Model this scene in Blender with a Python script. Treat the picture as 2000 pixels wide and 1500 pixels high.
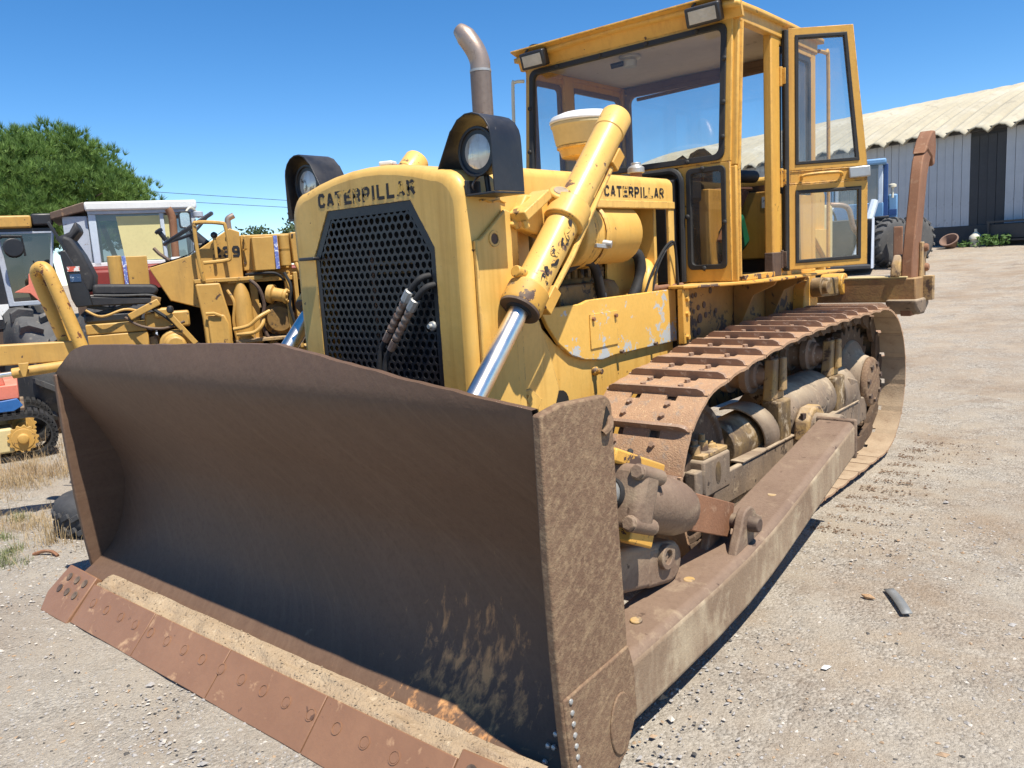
import bpy, bmesh, math, random
from mathutils import Vector, Matrix, noise as mnoise
random.seed(7)
PI = math.pi
for o in list(bpy.data.objects):
    bpy.data.objects.remove(o)
SC = bpy.context.scene
COL = SC.collection

# ------------------------------------------------------------------ camera, sky, sun, exposure
cam_d = bpy.data.cameras.new('camera')
cam = bpy.data.objects.new('camera', cam_d)
COL.objects.link(cam)
cam_d.sensor_width = 36.0
cam_d.lens = 28.15
cam_d.clip_start = 0.05
cam_d.clip_end = 2000
CAMR = ((0.7632, -0.0543, 0.6439), (0.6435, 0.1542, -0.7498), (-0.0586, 0.9865, 0.1526))
mw = Matrix(CAMR).to_4x4()
mw.translation = (2.92, 0.0, 1.65)
cam.matrix_world = mw
SC.camera = cam

SUN = Vector((0.45, -0.085, 1.0)).normalized()
SUN_EL = math.asin(SUN.z)
SUN_AZ = math.atan2(SUN.x, SUN.y)
wd = bpy.data.worlds.new('World')
SC.world = wd
wd.use_nodes = True
wn = wd.node_tree.nodes
wl = wd.node_tree.links
wn.clear()
sky = wn.new('ShaderNodeTexSky')
sky.sky_type = 'NISHITA'
sky.sun_disc = False
sky.sun_elevation = SUN_EL
sky.sun_rotation = SUN_AZ
sky.altitude = 0
sky.air_density = 0.72
sky.dust_density = 0.0
sky.ozone_density = 2.5
bg = wn.new('ShaderNodeBackground')
bg.inputs['Strength'].default_value = 0.115
wo = wn.new('ShaderNodeOutputWorld')
hs_ = wn.new('ShaderNodeHueSaturation')
hs_.inputs['Saturation'].default_value = 1.3
wl.new(sky.outputs[0], hs_.inputs['Color'])
wl.new(hs_.outputs[0], bg.inputs['Color'])
wl.new(bg.outputs[0], wo.inputs['Surface'])
sun_d = bpy.data.lights.new('sun', 'SUN')
sun_d.energy = 5.0
sun_d.angle = math.radians(0.53)
sun_d.color = (1.0, 0.935, 0.83)
sun = bpy.data.objects.new('sun', sun_d)
COL.objects.link(sun)
sun.rotation_euler = SUN.to_track_quat('Z', 'Y').to_euler()
sun.location = (4, -2, 20)
vs = SC.view_settings
vs.view_transform = 'Standard'
vs.look = 'None'
vs.exposure = 0.66
vs.gamma = 1.0
vs.use_curve_mapping = False
SC.render.engine = 'CYCLES'
SC.cycles.max_bounces = 6
SC.cycles.diffuse_bounces = 3
SC.cycles.glossy_bounces = 3
SC.cycles.transparent_max_bounces = 10

# ------------------------------------------------------------------ materials
MATS = {}
def mk(name, c1, c2=None, sc=3.0, c3=None, t3=.62, sc3=9.0, s3=.03, c4=None, t4=.65, sc4=30.0, rough=.6, metal=0.0,
       bump=.15, bsc=70.0, dust=None, dust_amt=.5, streak=None, streak_col=None, spec=.4, low=None, stretch=None, box=None, coat=0.0, det3=5.0, str3=None, edge=None, edge_w=.010, srot=None, samt=.75):
    """layered procedural paint: base variation, chips, fine spots, dust lying on upward faces, worn lower band"""
    m = bpy.data.materials.new(name)
    m.use_nodes = True
    nt = m.node_tree; N = nt.nodes; L = nt.links
    b = N['Principled BSDF']
    tc = N.new('ShaderNodeTexCoord')
    src = tc.outputs['Object']
    def noise(scale, det=5.0, rgh=.6, vec=None, dist=0.0):
        n = N.new('ShaderNodeTexNoise')
        n.inputs['Scale'].default_value = scale
        n.inputs['Detail'].default_value = det
        n.inputs['Roughness'].default_value = rgh
        n.inputs['Distortion'].default_value = dist
        L.new(vec or src, n.inputs['Vector'])
        return n.outputs['Fac']
    def ramp(v, a, c):
        r = N.new('ShaderNodeMapRange')
        r.inputs['From Min'].default_value = a
        r.inputs['From Max'].default_value = c
        L.new(v, r.inputs['Value'])
        return r.outputs[0]
    def mix(f, a, c):
        x = N.new('ShaderNodeMix'); x.data_type = 'RGBA'
        if isinstance(f, float): x.inputs[0].default_value = f
        else: L.new(f, x.inputs[0])
        for i, v in ((6, a), (7, c)):
            if isinstance(v, tuple): x.inputs[i].default_value = (*v, 1)
            else: L.new(v, x.inputs[i])
        return x.outputs[2]
    def math_(op, a, c):
        x = N.new('ShaderNodeMath'); x.operation = op
        for i, v in enumerate((a, c)):
            if isinstance(v, (int, float)): x.inputs[i].default_value = v
            else: L.new(v, x.inputs[i])
        return x.outputs[0]
    col = c1
    big = noise(sc, 4, .65)
    if c2: col = mix(ramp(big, .32, .68), c1, c2)
    # gentle fine mottling so that no face is one flat tone
    dark = tuple(v * .80 for v in c1)
    col = mix(math_('MULTIPLY', ramp(noise(38, 2, .7), .45, .8), .55), col, dark)
    if streak:
        mp = N.new('ShaderNodeMapping'); mp.inputs['Scale'].default_value = streak
        if srot: mp.vector_type = 'TEXTURE'; mp.inputs['Rotation'].default_value = srot; mp.inputs['Scale'].default_value = tuple(1 / v for v in streak)
        L.new(src, mp.inputs['Vector'])
        col = mix(math_('MULTIPLY', ramp(noise(1.0, 4, .7, mp.outputs[0]), .50, .72), samt), col, streak_col)
    chipmask = None
    if c3:
        vec3 = None
        if str3:
            mp3 = N.new('ShaderNodeMapping'); mp3.inputs['Scale'].default_value = str3
            L.new(src, mp3.inputs['Vector']); vec3 = mp3.outputs[0]
        v = noise(sc3, det3, .68, vec3, .3)
        if low:   # wear that gathers at a height: (z, width, gain)
            sx = N.new('ShaderNodeSeparateXYZ'); L.new(src, sx.inputs[0])
            g = ramp(sx.outputs['Z'], low[0] + low[1], low[0])
            v = math_('ADD', v, math_('MULTIPLY', g, low[2]))
        if box:   # a patch of wear round a point (centre, radius, gain)
            vm = N.new('ShaderNodeVectorMath'); vm.operation = 'DISTANCE'
            L.new(src, vm.inputs[0]); vm.inputs[1].default_value = box[0]
            g = ramp(vm.outputs['Value'], box[1], 0.0)
            v = math_('ADD', v, math_('MULTIPLY', g, box[2]))
        chipmask = ramp(v, t3, t3 + s3)
        col = mix(chipmask, col, c3)
    if c4:
        col = mix(ramp(noise(sc4, 4, .6), t4, t4 + .02), col, c4)
    if edge:   # paint rubbed off along the edges of the metal
        bv = N.new('ShaderNodeBevel'); bv.samples = 3; bv.inputs['Radius'].default_value = edge_w
        g0 = N.new('ShaderNodeNewGeometry')
        dt = N.new('ShaderNodeVectorMath'); dt.operation = 'DOT_PRODUCT'
        L.new(bv.outputs[0], dt.inputs[0]); L.new(g0.outputs['Normal'], dt.inputs[1])
        em = ramp(dt.outputs['Value'], .985, .90)
        en = ramp(noise(22, 3, .7), .47, .56)
        col = mix(math_('MULTIPLY', em, en), col, edge)
    if dust:
        ge = N.new('ShaderNodeNewGeometry')
        sx2 = N.new('ShaderNodeSeparateXYZ'); L.new(ge.outputs['Normal'], sx2.inputs[0])
        up = ramp(sx2.outputs['Z'], .25, .95)
        dn = ramp(big, .38, .60)
        col = mix(math_('MULTIPLY', math_('MULTIPLY', up, dn), dust_amt), col, dust)
    if isinstance(col, tuple): b.inputs['Base Color'].default_value = (*col, 1)
    else: L.new(col, b.inputs['Base Color'])
    b.inputs['Metallic'].default_value = metal
    b.inputs['Specular IOR Level'].default_value = spec
    if coat:
        b.inputs['Coat Weight'].default_value = coat
        b.inputs['Coat Roughness'].default_value = .25
    rr = ramp(big, .2, .8)
    r2 = N.new('ShaderNodeMapRange'); L.new(rr, r2.inputs['Value'])
    r2.inputs['To Min'].default_value = max(.02, rough - .1); r2.inputs['To Max'].default_value = min(1, rough + .12)
    L.new(r2.outputs[0], b.inputs['Roughness'])
    if bump:
        bp = N.new('ShaderNodeBump')
        bp.inputs['Strength'].default_value = bump
        bp.inputs['Distance'].default_value = .01
        hgt = noise(bsc, 3, .65)
        if chipmask is not None and str3: hgt = math_('SUBTRACT', hgt, math_('MULTIPLY', chipmask, .35))
        L.new(hgt, bp.inputs['Height'])
        L.new(bp.outputs[0], b.inputs['Normal'])
    MATS[name] = m
    return m

RUST = (.085, .042, .026)
DUST = (.40, .31, .205)
YEL = (.74, .45, .115)
mk('yellow', YEL, (.66, .365, .068), 2.2, RUST, .665, 11, .02, streak=(16, 16, 1.0), streak_col=(.52, .28, .055), c4=(.12, .06, .03), t4=.72, sc4=26, edge=(.13, .065, .035), rough=.5, bump=.1, bsc=30, dust=(.60, .44, .19), dust_amt=.45, coat=.05)
mk('yellow_clean', (.77, .48, .13), (.66, .385, .088), 1.8, RUST, .685, 12, .02, edge=(.16, .085, .045), streak=(11, 11, .8), streak_col=(.53, .29, .06), c4=(.14, .07, .03), t4=.735, sc4=30, rough=.46, bump=.08, bsc=22, dust=(.62, .46, .2), dust_amt=.35, coat=.1)
mk('yellow_cab', (.68, .38, .075), (.60, .315, .056), 2.0, (.10, .048, .025), .675, 14, .02, streak=(14, 14, .8), streak_col=(.48, .235, .045), c4=(.12, .055, .025), t4=.74, sc4=28, edge=(.15, .075, .04), rough=.5, bump=.09, bsc=28, dust=(.58, .38, .15), dust_amt=.4, coat=.05)
mk('yellow_scuffed', (.75, .45, .10), (.68, .39, .078), 2.5, (.45, .47, .46), .63, 13, .02, c4=RUST, t4=.745, sc4=24, rough=.5, bump=.12, bsc=35, edge=(.20, .11, .06), low=(1.07, .20, .13), box=((.50, 4.3, 1.2), .30, .13))
mk('yellow_chipped', (.66, .36, .066), (.56, .29, .05), 3, (.10, .06, .045), .56, 8, .02, c4=RUST, t4=.66, sc4=30, rough=.5, bump=.15, bsc=40, dust=(.6, .45, .2), dust_amt=.4)
mk('yellow_bg', (.56, .33, .085), (.45, .25, .058), 3.5, (.09, .055, .035), .64, 9, .03, c4=(.12, .07, .04), t4=.69, sc4=20, streak=(9, 9, 1.5), streak_col=(.34, .2, .06), rough=.5, bump=.08, bsc=30, dust=(.58, .45, .22), dust_amt=.5)
mk('yellow_worn_tube', (.62, .36, .08), (.55, .31, .07), 4, (.16, .06, .03), .58, 12, .02, rough=.5, bump=.15, bsc=40)
mk('engine_dirty', (.30, .17, .045), (.12, .075, .035), 6, (.035, .026, .02), .55, 9, .06, rough=.65, bump=.3, bsc=45, dust=DUST, dust_amt=.4)
mk('case_dirty', (.34, .185, .045), (.22, .12, .04), 4, (.05, .032, .022), .60, 7, .04, rough=.6, bump=.2, bsc=40, low=(1.05, .3, .12))
mk('blade_steel', (.112, .066, .042), (.15, .092, .06), 1.1, (.60, .30, .12), .70, 14, .16, c4=(.17, .115, .075), t4=.735, sc4=5, rough=.55, bump=.18, bsc=40, streak=(2.0, 2.0, 42.0), srot=(0, .75, 0), samt=.28, streak_col=(.20, .13, .082), spec=.3, box=((1.12, 1.72, .24), .58, .30), det3=10, str3=(1.5, 1, .55))
mk('plate_brown', (.215, .135, .082), (.155, .093, .058), 2.0, (.36, .255, .15), .46, 45, .4, rough=.75, bump=.4, bsc=95, streak=(4, 4, 30), srot=(.55, 0, 0), samt=.45, streak_col=(.34, .24, .14), spec=.25)
mk('edge_steel', (.27, .142, .078), (.205, .103, .058), 3, (.47, .29, .16), .585, 6, .10, c4=(.12, .065, .04), t4=.68, sc4=16, rough=.45, bump=.12, bsc=60, spec=.5)
mk('soil', (.39, .30, .20), (.30, .22, .145), 5, (.47, .38, .265), .60, 28, .1, rough=.95, bump=.9, bsc=75, spec=.1)
mk('arm_brown', (.165, .107, .074), (.235, .165, .112), 2.4, (.34, .26, .17), .56, 8, .18, edge=(.30, .22, .145), edge_w=.014, c4=(.09, .058, .04), t4=.66, sc4=12, rough=.68, bump=.3, bsc=75, streak=(3, 1.0, 9), streak_col=(.29, .215, .145), spec=.3, dust=(.20, .133, .095), dust_amt=.5)
mk('arm_side', (.31, .225, .148), (.22, .15, .098), 2.5, (.48, .39, .265), .52, 6, .25, rough=.8, bump=.3, bsc=75, streak=(5, 5, 1.5), streak_col=(.46, .37, .25), spec=.2, edge=(.22, .15, .1), edge_w=.02)
mk('yellow_barrel', (.76, .47, .125), (.69, .41, .095), 3, (.16, .085, .05), .615, 14, .02, c4=(.12, .065, .035), t4=.69, sc4=30, rough=.42, bump=.1, bsc=30, dust=(.64, .48, .2), dust_amt=.3, coat=.15)
mk('shoe_rust', (.44, .275, .165), (.335, .205, .125), 5, (.29, .225, .175), .55, 14, .12, c4=(.5, .34, .2), t4=.62, sc4=60, rough=.85, bump=.5, bsc=110, spec=.2)
mk('shoe_worn', (.35, .225, .15), (.27, .18, .125), 9, (.50, .42, .33), .58, 22, .1, rough=.6, bump=.3, bsc=90, spec=.4)
mk('chain_dirty', (.085, .057, .04), (.15, .10, .065), 8, (.28, .21, .14), .58, 12, .1, rough=.85, bump=.4, bsc=70, spec=.2)
mk('frame_grey', (.26, .19, .128), (.135, .095, .064), 4, (.46, .36, .24), .57, 7, .15, c4=(.065, .045, .032), t4=.62, sc4=14, rough=.8, bump=.3, bsc=60, streak=(14, 14, 1.2), streak_col=(.13, .105, .085), dust=(.52, .42, .29), dust_amt=.7)
mk('frame_oily', (.075, .052, .036), (.26, .165, .06), 7, (.42, .33, .22), .56, 8, .08, rough=.6, bump=.25, bsc=55, dust=DUST, dust_amt=.4)
mk('frame_paint', (.46, .29, .095), (.27, .185, .12), 6, (.095, .06, .04), .52, 9, .08, rough=.75, bump=.3, bsc=60, dust=(.52, .42, .29), dust_amt=.5)
mk('brown_rust', (.275, .135, .072), (.19, .09, .05), 4, (.30, .17, .10), .58, 16, .08, rough=.7, bump=.25, bsc=80, spec=.3)
mk('dark_rust', (.075, .05, .038), (.11, .07, .05), 5, (.2, .12, .07), .62, 12, .06, rough=.7, bump=.25, bsc=60, dust=DUST, dust_amt=.5)
mk('black_paint', (.016, .016, .018), (.026, .026, .028), 4, (.08, .075, .07), .70, 18, .03, rough=.42, bump=.08, bsc=40, spec=.5, dust=(.16, .14, .12), dust_amt=.3)
mk('rubber', (.02, .02, .021), (.032, .031, .03), 6, (.07, .065, .06), .63, 14, .08, rough=.7, bump=.15, bsc=50, spec=.35)
mk('tyre_grey', (.085, .085, .085), (.12, .118, .113), 4, (.22, .2, .17), .60, 10, .1, rough=.9, bump=.3, bsc=45, spec=.2)
mk('tyre_dark', (.045, .046, .05), (.07, .07, .072), 4, (.18, .16, .13), .62, 10, .1, rough=.85, bump=.3, bsc=45, spec=.25)
mk('seal', (.02, .02, .02), (.035, .033, .03), 8, rough=.6, bump=.1)
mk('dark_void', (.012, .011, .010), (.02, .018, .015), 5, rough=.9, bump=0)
mk('exhaust_steel', (.17, .135, .115), (.22, .18, .155), 2.5, (.12, .075, .05), .60, 9, .08, rough=.5, metal=.35, bump=.12, bsc=50, streak=(20, 20, .8), streak_col=(.14, .105, .09))
mk('exhaust_tip', (.40, .31, .25), (.32, .245, .20), 7, (.17, .11, .08), .60, 12, .08, rough=.42, metal=.55, bump=.12, bsc=40)
mk('chrome', (.86, .79, .69), None, rough=.27, metal=1.0, bump=0)
mk('galv', (.52, .52, .5), (.4, .4, .38), 8, rough=.45, metal=.6, bump=.1)
mk('fitting', (.33, .28, .23), (.30, .165, .10), 14, (.2, .1, .06), .6, 30, .05, rough=.5, metal=.45, bump=.2, bsc=60)
mk('white_paint', (.72, .72, .70), (.62, .62, .6), 3, (.35, .3, .25), .68, 8, .06, rough=.5, bump=.08)
mk('cream', (.70, .66, .52), (.62, .57, .43), 3, (.3, .22, .14), .70, 8, .05, rough=.55, bump=.08)
mk('ceiling_grey', (.62, .56, .51), (.54, .48, .43), 2, (.22, .17, .14), .64, 6, .08, rough=.85, bump=.1)
mk('inner_brown', (.24, .155, .10), (.19, .12, .08), 3, rough=.7, bump=.1)
mk('lens', (.75, .72, .66), (.6, .55, .45), 5, (.16, .12, .09), .58, 9, .06, rough=.15, metal=.35, bump=.2, bsc=25, streak=(40, 40, 3), streak_col=(.3, .27, .22))
mk('lens_cab', (.55, .5, .40), (.4, .36, .28), 14, rough=.2, bump=.3, bsc=40)
mk('letter_black', (.025, .02, .018), None, c3=(.70, .42, .095), t3=.562, sc3=19, rough=.55, bump=.05)
mk('letter_plain', (.02, .02, .022), None, rough=.5, bump=0)
mk('blue_loader', (.10, .23, .42), (.16, .31, .50), 3, (.3, .33, .36), .66, 10, .06, rough=.5, bump=.08)
mk('blue_dark', (.02, .06, .19), (.03, .08, .23), 4, rough=.5, bump=.05)
mk('pale_blue', (.50, .57, .64), (.42, .48, .55), 4, (.28, .24, .2), .66, 10, .06, rough=.6, bump=.08)
mk('red_paint', (.22, .028, .02), (.17, .022, .016), 3, rough=.5, bump=.08)
mk('salmon', (.68, .20, .13), (.60, .18, .12), 4, (.3, .14, .09), .64, 12, .06, rough=.55, bump=.1, dust=(.65, .36, .26), dust_amt=.5)
mk('blue_plate', (.02, .10, .30), (.03, .13, .36), 5, rough=.45, bump=.06)
mk('blue_strip', (.10, .14, .42), (.2, .25, .55), 20, (.7, .72, .78), .55, 45, .03, rough=.5, bump=0)
mk('grey_cab', (.33, .37, .43), (.42, .45, .50), 4, (.22, .18, .15), .65, 9, .05, rough=.6, bump=.08)
mk('gauge_panel', (.45, .5, .56), (.2, .22, .26), 9, (.04, .04, .05), .58, 18, .04, rough=.4, bump=.08)
mk('yellow_board', (.62, .56, .27), (.56, .50, .24), 2, rough=.7, bump=.05)
mk('sticker_white', (.75, .75, .72), None, c3=(.08, .09, .1), t3=.60, sc3=26, rough=.5, bump=0)
mk('sticker_red', (.7, .68, .64), None, c3=(.55, .1, .06), t3=.50, sc3=22, rough=.5, bump=0)
mk('sticker_blue', (.03, .07, .15), None, c3=(.6, .65, .7), t3=.56, sc3=30, rough=.5, bump=0)
mk('seat_black', (.022, .022, .025), (.04, .039, .04), 5, (.10, .095, .09), .64, 12, .08, rough=.62, bump=.12, bsc=40)
mk('roof_cream', (.44, .395, .29), (.34, .305, .225), 1.0, (.25, .225, .17), .57, 2.5, .2, rough=.85, bump=.1, bsc=20, streak=(.5, .5, .5), streak_col=(.55, .52, .43))
mk('board_blue', (.52, .54, .555), (.44, .46, .475), 1.3, (.33, .33, .33), .64, 3.5, .08, rough=.8, bump=.12, bsc=20, streak=(6, 6, .35), streak_col=(.40, .43, .47), low=(1.8, .7, .12))
mk('board_dark', (.05, .052, .055), (.07, .072, .074), 2, rough=.8, bump=.1)
mk('plinth', (.055, .055, .056), (.085, .083, .08), 1.5, (.2, .19, .17), .70, 5, .1, rough=.9, bump=.3, bsc=12)
mk('terracotta', (.26, .16, .115), (.2, .13, .1), 5, rough=.85, bump=.2)
mk('bark', (.11, .075, .05), (.07, .05, .035), 5, rough=.95, bump=.6, bsc=14)
mk('strip_metal', (.20, .205, .20), (.26, .26, .25), 6, rough=.6, metal=.3, bump=.1)
mk('green_jug', (.02, .22, .11), (.03, .28, .14), 4, rough=.4, bump=.05)
mk('stone_pale', (.62, .58, .52), (.5, .45, .4), 20, rough=.9, bump=.3)
mk('stone_dark', (.06, .058, .056), (.1, .09, .08), 20, rough=.9, bump=.3)
mk('stone_tan', (.48, .30, .16), (.40, .26, .15), 20, rough=.9, bump=.3)

def leaf_mat(name, c1, c2, trans=.3, sc=1.2):
    m = bpy.data.materials.new(name); m.use_nodes = True
    N = m.node_tree.nodes; L = m.node_tree.links
    b = N['Principled BSDF']
    tc = N.new('ShaderNodeTexCoord')
    n = N.new('ShaderNodeTexNoise'); n.inputs['Scale'].default_value = sc; n.inputs['Detail'].default_value = 6
    n.inputs['Roughness'].default_value = .75
    L.new(tc.outputs['Object'], n.inputs['Vector'])
    r = N.new('ShaderNodeMapRange'); r.inputs['From Min'].default_value = .3; r.inputs['From Max'].default_value = .7
    L.new(n.outputs['Fac'], r.inputs['Value'])
    x = N.new('ShaderNodeMix'); x.data_type = 'RGBA'
    L.new(r.outputs[0], x.inputs[0])
    x.inputs[6].default_value = (*c1, 1); x.inputs[7].default_value = (*c2, 1)
    L.new(x.outputs[2], b.inputs['Base Color'])
    b.inputs['Roughness'].default_value = .7
    t = N.new('ShaderNodeBsdfTranslucent'); L.new(x.outputs[2], t.inputs['Color'])
    mx = N.new('ShaderNodeMixShader'); mx.inputs[0].default_value = trans
    L.new(b.outputs[0], mx.inputs[1]); L.new(t.outputs[0], mx.inputs[2])
    L.new(mx.outputs[0], N['Material Output'].inputs['Surface'])
    MATS[name] = m
leaf_mat('pine_green', (.05, .115, .022), (.21, .33, .07), .3, 1.1)
leaf_mat('leaf_green', (.05, .12, .02), (.12, .22, .05), .3, 6)
leaf_mat('tree_green', (.05, .085, .03), (.09, .13, .05), .3, 2)
leaf_mat('dry_grass', (.50, .37, .20), (.34, .25, .13), .3, 3)
leaf_mat('dry_brush', (.34, .22, .11), (.46, .34, .19), .3, 3)
leaf_mat('green_weed', (.16, .20, .08), (.26, .28, .12), .3, 5)
leaf_mat('weed_yellow', (.75, .55, .05), (.75, .55, .05), .3, 5)

def glass(name, tint, dirt=.05, dirt_col=(.5, .42, .32), boost=1.0):
    m = bpy.data.materials.new(name); m.use_nodes = True
    N = m.node_tree.nodes; L = m.node_tree.links
    N.remove(N['Principled BSDF'])
    t = N.new('ShaderNodeBsdfTransparent'); t.inputs[0].default_value = (*tint, 1)
    g = N.new('ShaderNodeBsdfGlossy'); g.inputs['Roughness'].default_value = .01; g.inputs['Color'].default_value = (1, 1, 1, 1)
    f = N.new('ShaderNodeLayerWeight'); f.inputs['Blend'].default_value = .5
    f5 = N.new('ShaderNodeMath'); f5.operation = 'POWER'; f5.inputs[1].default_value = 5.0; L.new(f.outputs['Facing'], f5.inputs[0])
    fm = N.new('ShaderNodeMath'); fm.operation = 'MULTIPLY_ADD'; fm.inputs[1].default_value = .9; fm.inputs[2].default_value = .06 * boost
    L.new(f5.outputs[0], fm.inputs[0])
    m1 = N.new('ShaderNodeMixShader'); L.new(fm.outputs[0], m1.inputs[0]); L.new(t.outputs[0], m1.inputs[1]); L.new(g.outputs[0], m1.inputs[2])
    d = N.new('ShaderNodeBsdfDiffuse'); d.inputs[0].default_value = (*dirt_col, 1)
    tc = N.new('ShaderNodeTexCoord')
    n = N.new('ShaderNodeTexNoise'); n.inputs['Scale'].default_value = 4; n.inputs['Detail'].default_value = 7
    L.new(tc.outputs['Object'], n.inputs['Vector'])
    r = N.new('ShaderNodeMapRange'); r.inputs['From Min'].default_value = .4; r.inputs['From Max'].default_value = .85
    r.inputs['To Min'].default_value = dirt * .6; r.inputs['To Max'].default_value = dirt * 3
    L.new(n.outputs['Fac'], r.inputs['Value'])
    m2 = N.new('ShaderNodeMixShader'); L.new(r.outputs[0], m2.inputs[0]); L.new(m1.outputs[0], m2.inputs[1]); L.new(d.outputs[0], m2.inputs[2])
    L.new(m2.outputs[0], N['Material Output'].inputs['Surface'])
    MATS[name] = m
glass('glass', (.86, .88, .88), .035)
glass('glass_dusty', (.45, .43, .40), .12, (.40, .34, .27))
glass('glass_door', (.78, .80, .80), .09, (.55, .52, .46))
glass('glass_dark', (.22, .23, .24), .05, (.3, .3, .3), 1.4)

# ground: gravel and dust
def ground_mat():
    m = bpy.data.materials.new('ground'); m.use_nodes = True
    N = m.node_tree.nodes; L = m.node_tree.links
    b = N['Principled BSDF']
    tc = N.new('ShaderNodeTexCoord'); src = tc.outputs['Object']
    def noise(s, d=4, r=.65, vec=None):
        n = N.new('ShaderNodeTexNoise'); n.inputs['Scale'].default_value = s; n.inputs['Detail'].default_value = d; n.inputs['Roughness'].default_value = r
        L.new(vec or src, n.inputs['Vector']); return n.outputs['Fac']
    def ramp(v, a, c):
        r = N.new('ShaderNodeMapRange'); r.inputs['From Min'].default_value = a; r.inputs['From Max'].default_value = c
        L.new(v, r.inputs['Value']); return r.outputs[0]
    def mix(f, a, c, blend='MIX'):
        x = N.new('ShaderNodeMix'); x.data_type = 'RGBA'; x.blend_type = blend
        if isinstance(f, float): x.inputs[0].default_value = f
        else: L.new(f, x.inputs[0])
        for i, v in ((6, a), (7, c)):
            if isinstance(v, tuple): x.inputs[i].default_value = (*v, 1)
            else: L.new(v, x.inputs[i])
        return x.outputs[2]
    def mul(a, k):
        x = N.new('ShaderNodeMath'); x.operation = 'MULTIPLY'; L.new(a, x.inputs[0])
        if isinstance(k, (int, float)): x.inputs[1].default_value = k
        else: L.new(k, x.inputs[1])
        return x.outputs[0]
    base = mix(ramp(noise(.55, 5), .36, .62), (.36, .285, .20), (.31, .285, .245))
    base = mix(ramp(noise(2.1, 5), .42, .66), base, (.41, .36, .285))
    # brown earthy patches
    base = mix(mul(ramp(noise(.8, 6, .7), .52, .66), .85), base, (.26, .185, .12))
    # earth road behind the machines
    sx = N.new('ShaderNodeSeparateXYZ'); L.new(src, sx.inputs[0])
    far = ramp(sx.outputs['Y'], 6.5, 11.0)
    mp = N.new('ShaderNodeMapping'); mp.inputs['Scale'].default_value = (.35, 1.6, 1); mp.inputs['Rotation'].default_value = (0, 0, .25)
    L.new(src, mp.inputs['Vector'])
    road = mix(ramp(noise(1.0, 6, .7, mp.outputs[0]), .36, .64), (.30, .225, .16), (.43, .35, .26))
    base = mix(mul(far, .85), base, road)
    # small stones
    v = N.new('ShaderNodeTexVoronoi'); v.inputs['Scale'].default_value = 62; L.new(src, v.inputs['Vector'])
    v.inputs['Randomness'].default_value = 1.0
    hs = N.new('ShaderNodeSeparateColor'); L.new(v.outputs['Color'], hs.inputs[0])
    peb = mix(ramp(hs.outputs[0], .0, 1.0), (.10, .09, .08), (.60, .56, .49))
    stone_mask = ramp(noise(3.5, 4), .38, .60)
    base = mix(mul(stone_mask, .6), base, peb)
    v2 = N.new('ShaderNodeTexVoronoi'); v2.inputs['Scale'].default_value = 240; L.new(src, v2.inputs['Vector'])
    hs2 = N.new('ShaderNodeSeparateColor'); L.new(v2.outputs['Color'], hs2.inputs[0])
    grit = mix(hs2.outputs[0], (.12, .10, .075), (.60, .53, .43))
    base = mix(.30, base, grit)
    base = mix(mul(ramp(noise(.62, 6, .7), .50, .66), .62), base, (.27, .195, .13))
    base = mix(mul(ramp(noise(1.7, 5, .72), .56, .70), .55), base, (.20, .145, .10))
    base = mix(mul(ramp(noise(.9, 5, .6), .60, .72), .5), base, (.47, .42, .345))
    near = ramp(sx.outputs['Y'], 4.2, 1.2)
    base = mix(mul(near, .30), base, (.31, .295, .27))
    L.new(base, b.inputs['Base Color'])
    b.inputs['Roughness'].default_value = .95
    b.inputs['Specular IOR Level'].default_value = .15
    bp = N.new('ShaderNodeBump'); bp.inputs['Strength'].default_value = .9; bp.inputs['Distance'].default_value = .016
    ad = N.new('ShaderNodeMath'); ad.operation = 'ADD'
    h1 = mul(v.outputs['Distance'], -.9)
    L.new(mul(h1, stone_mask), ad.inputs[0]); L.new(mul(noise(60, 4, .75), 1.1), ad.inputs[1])
    L.new(ad.outputs[0], bp.inputs['Height']); L.new(bp.outputs[0], b.inputs['Normal'])
    MATS['ground'] = m
ground_mat()

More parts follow.
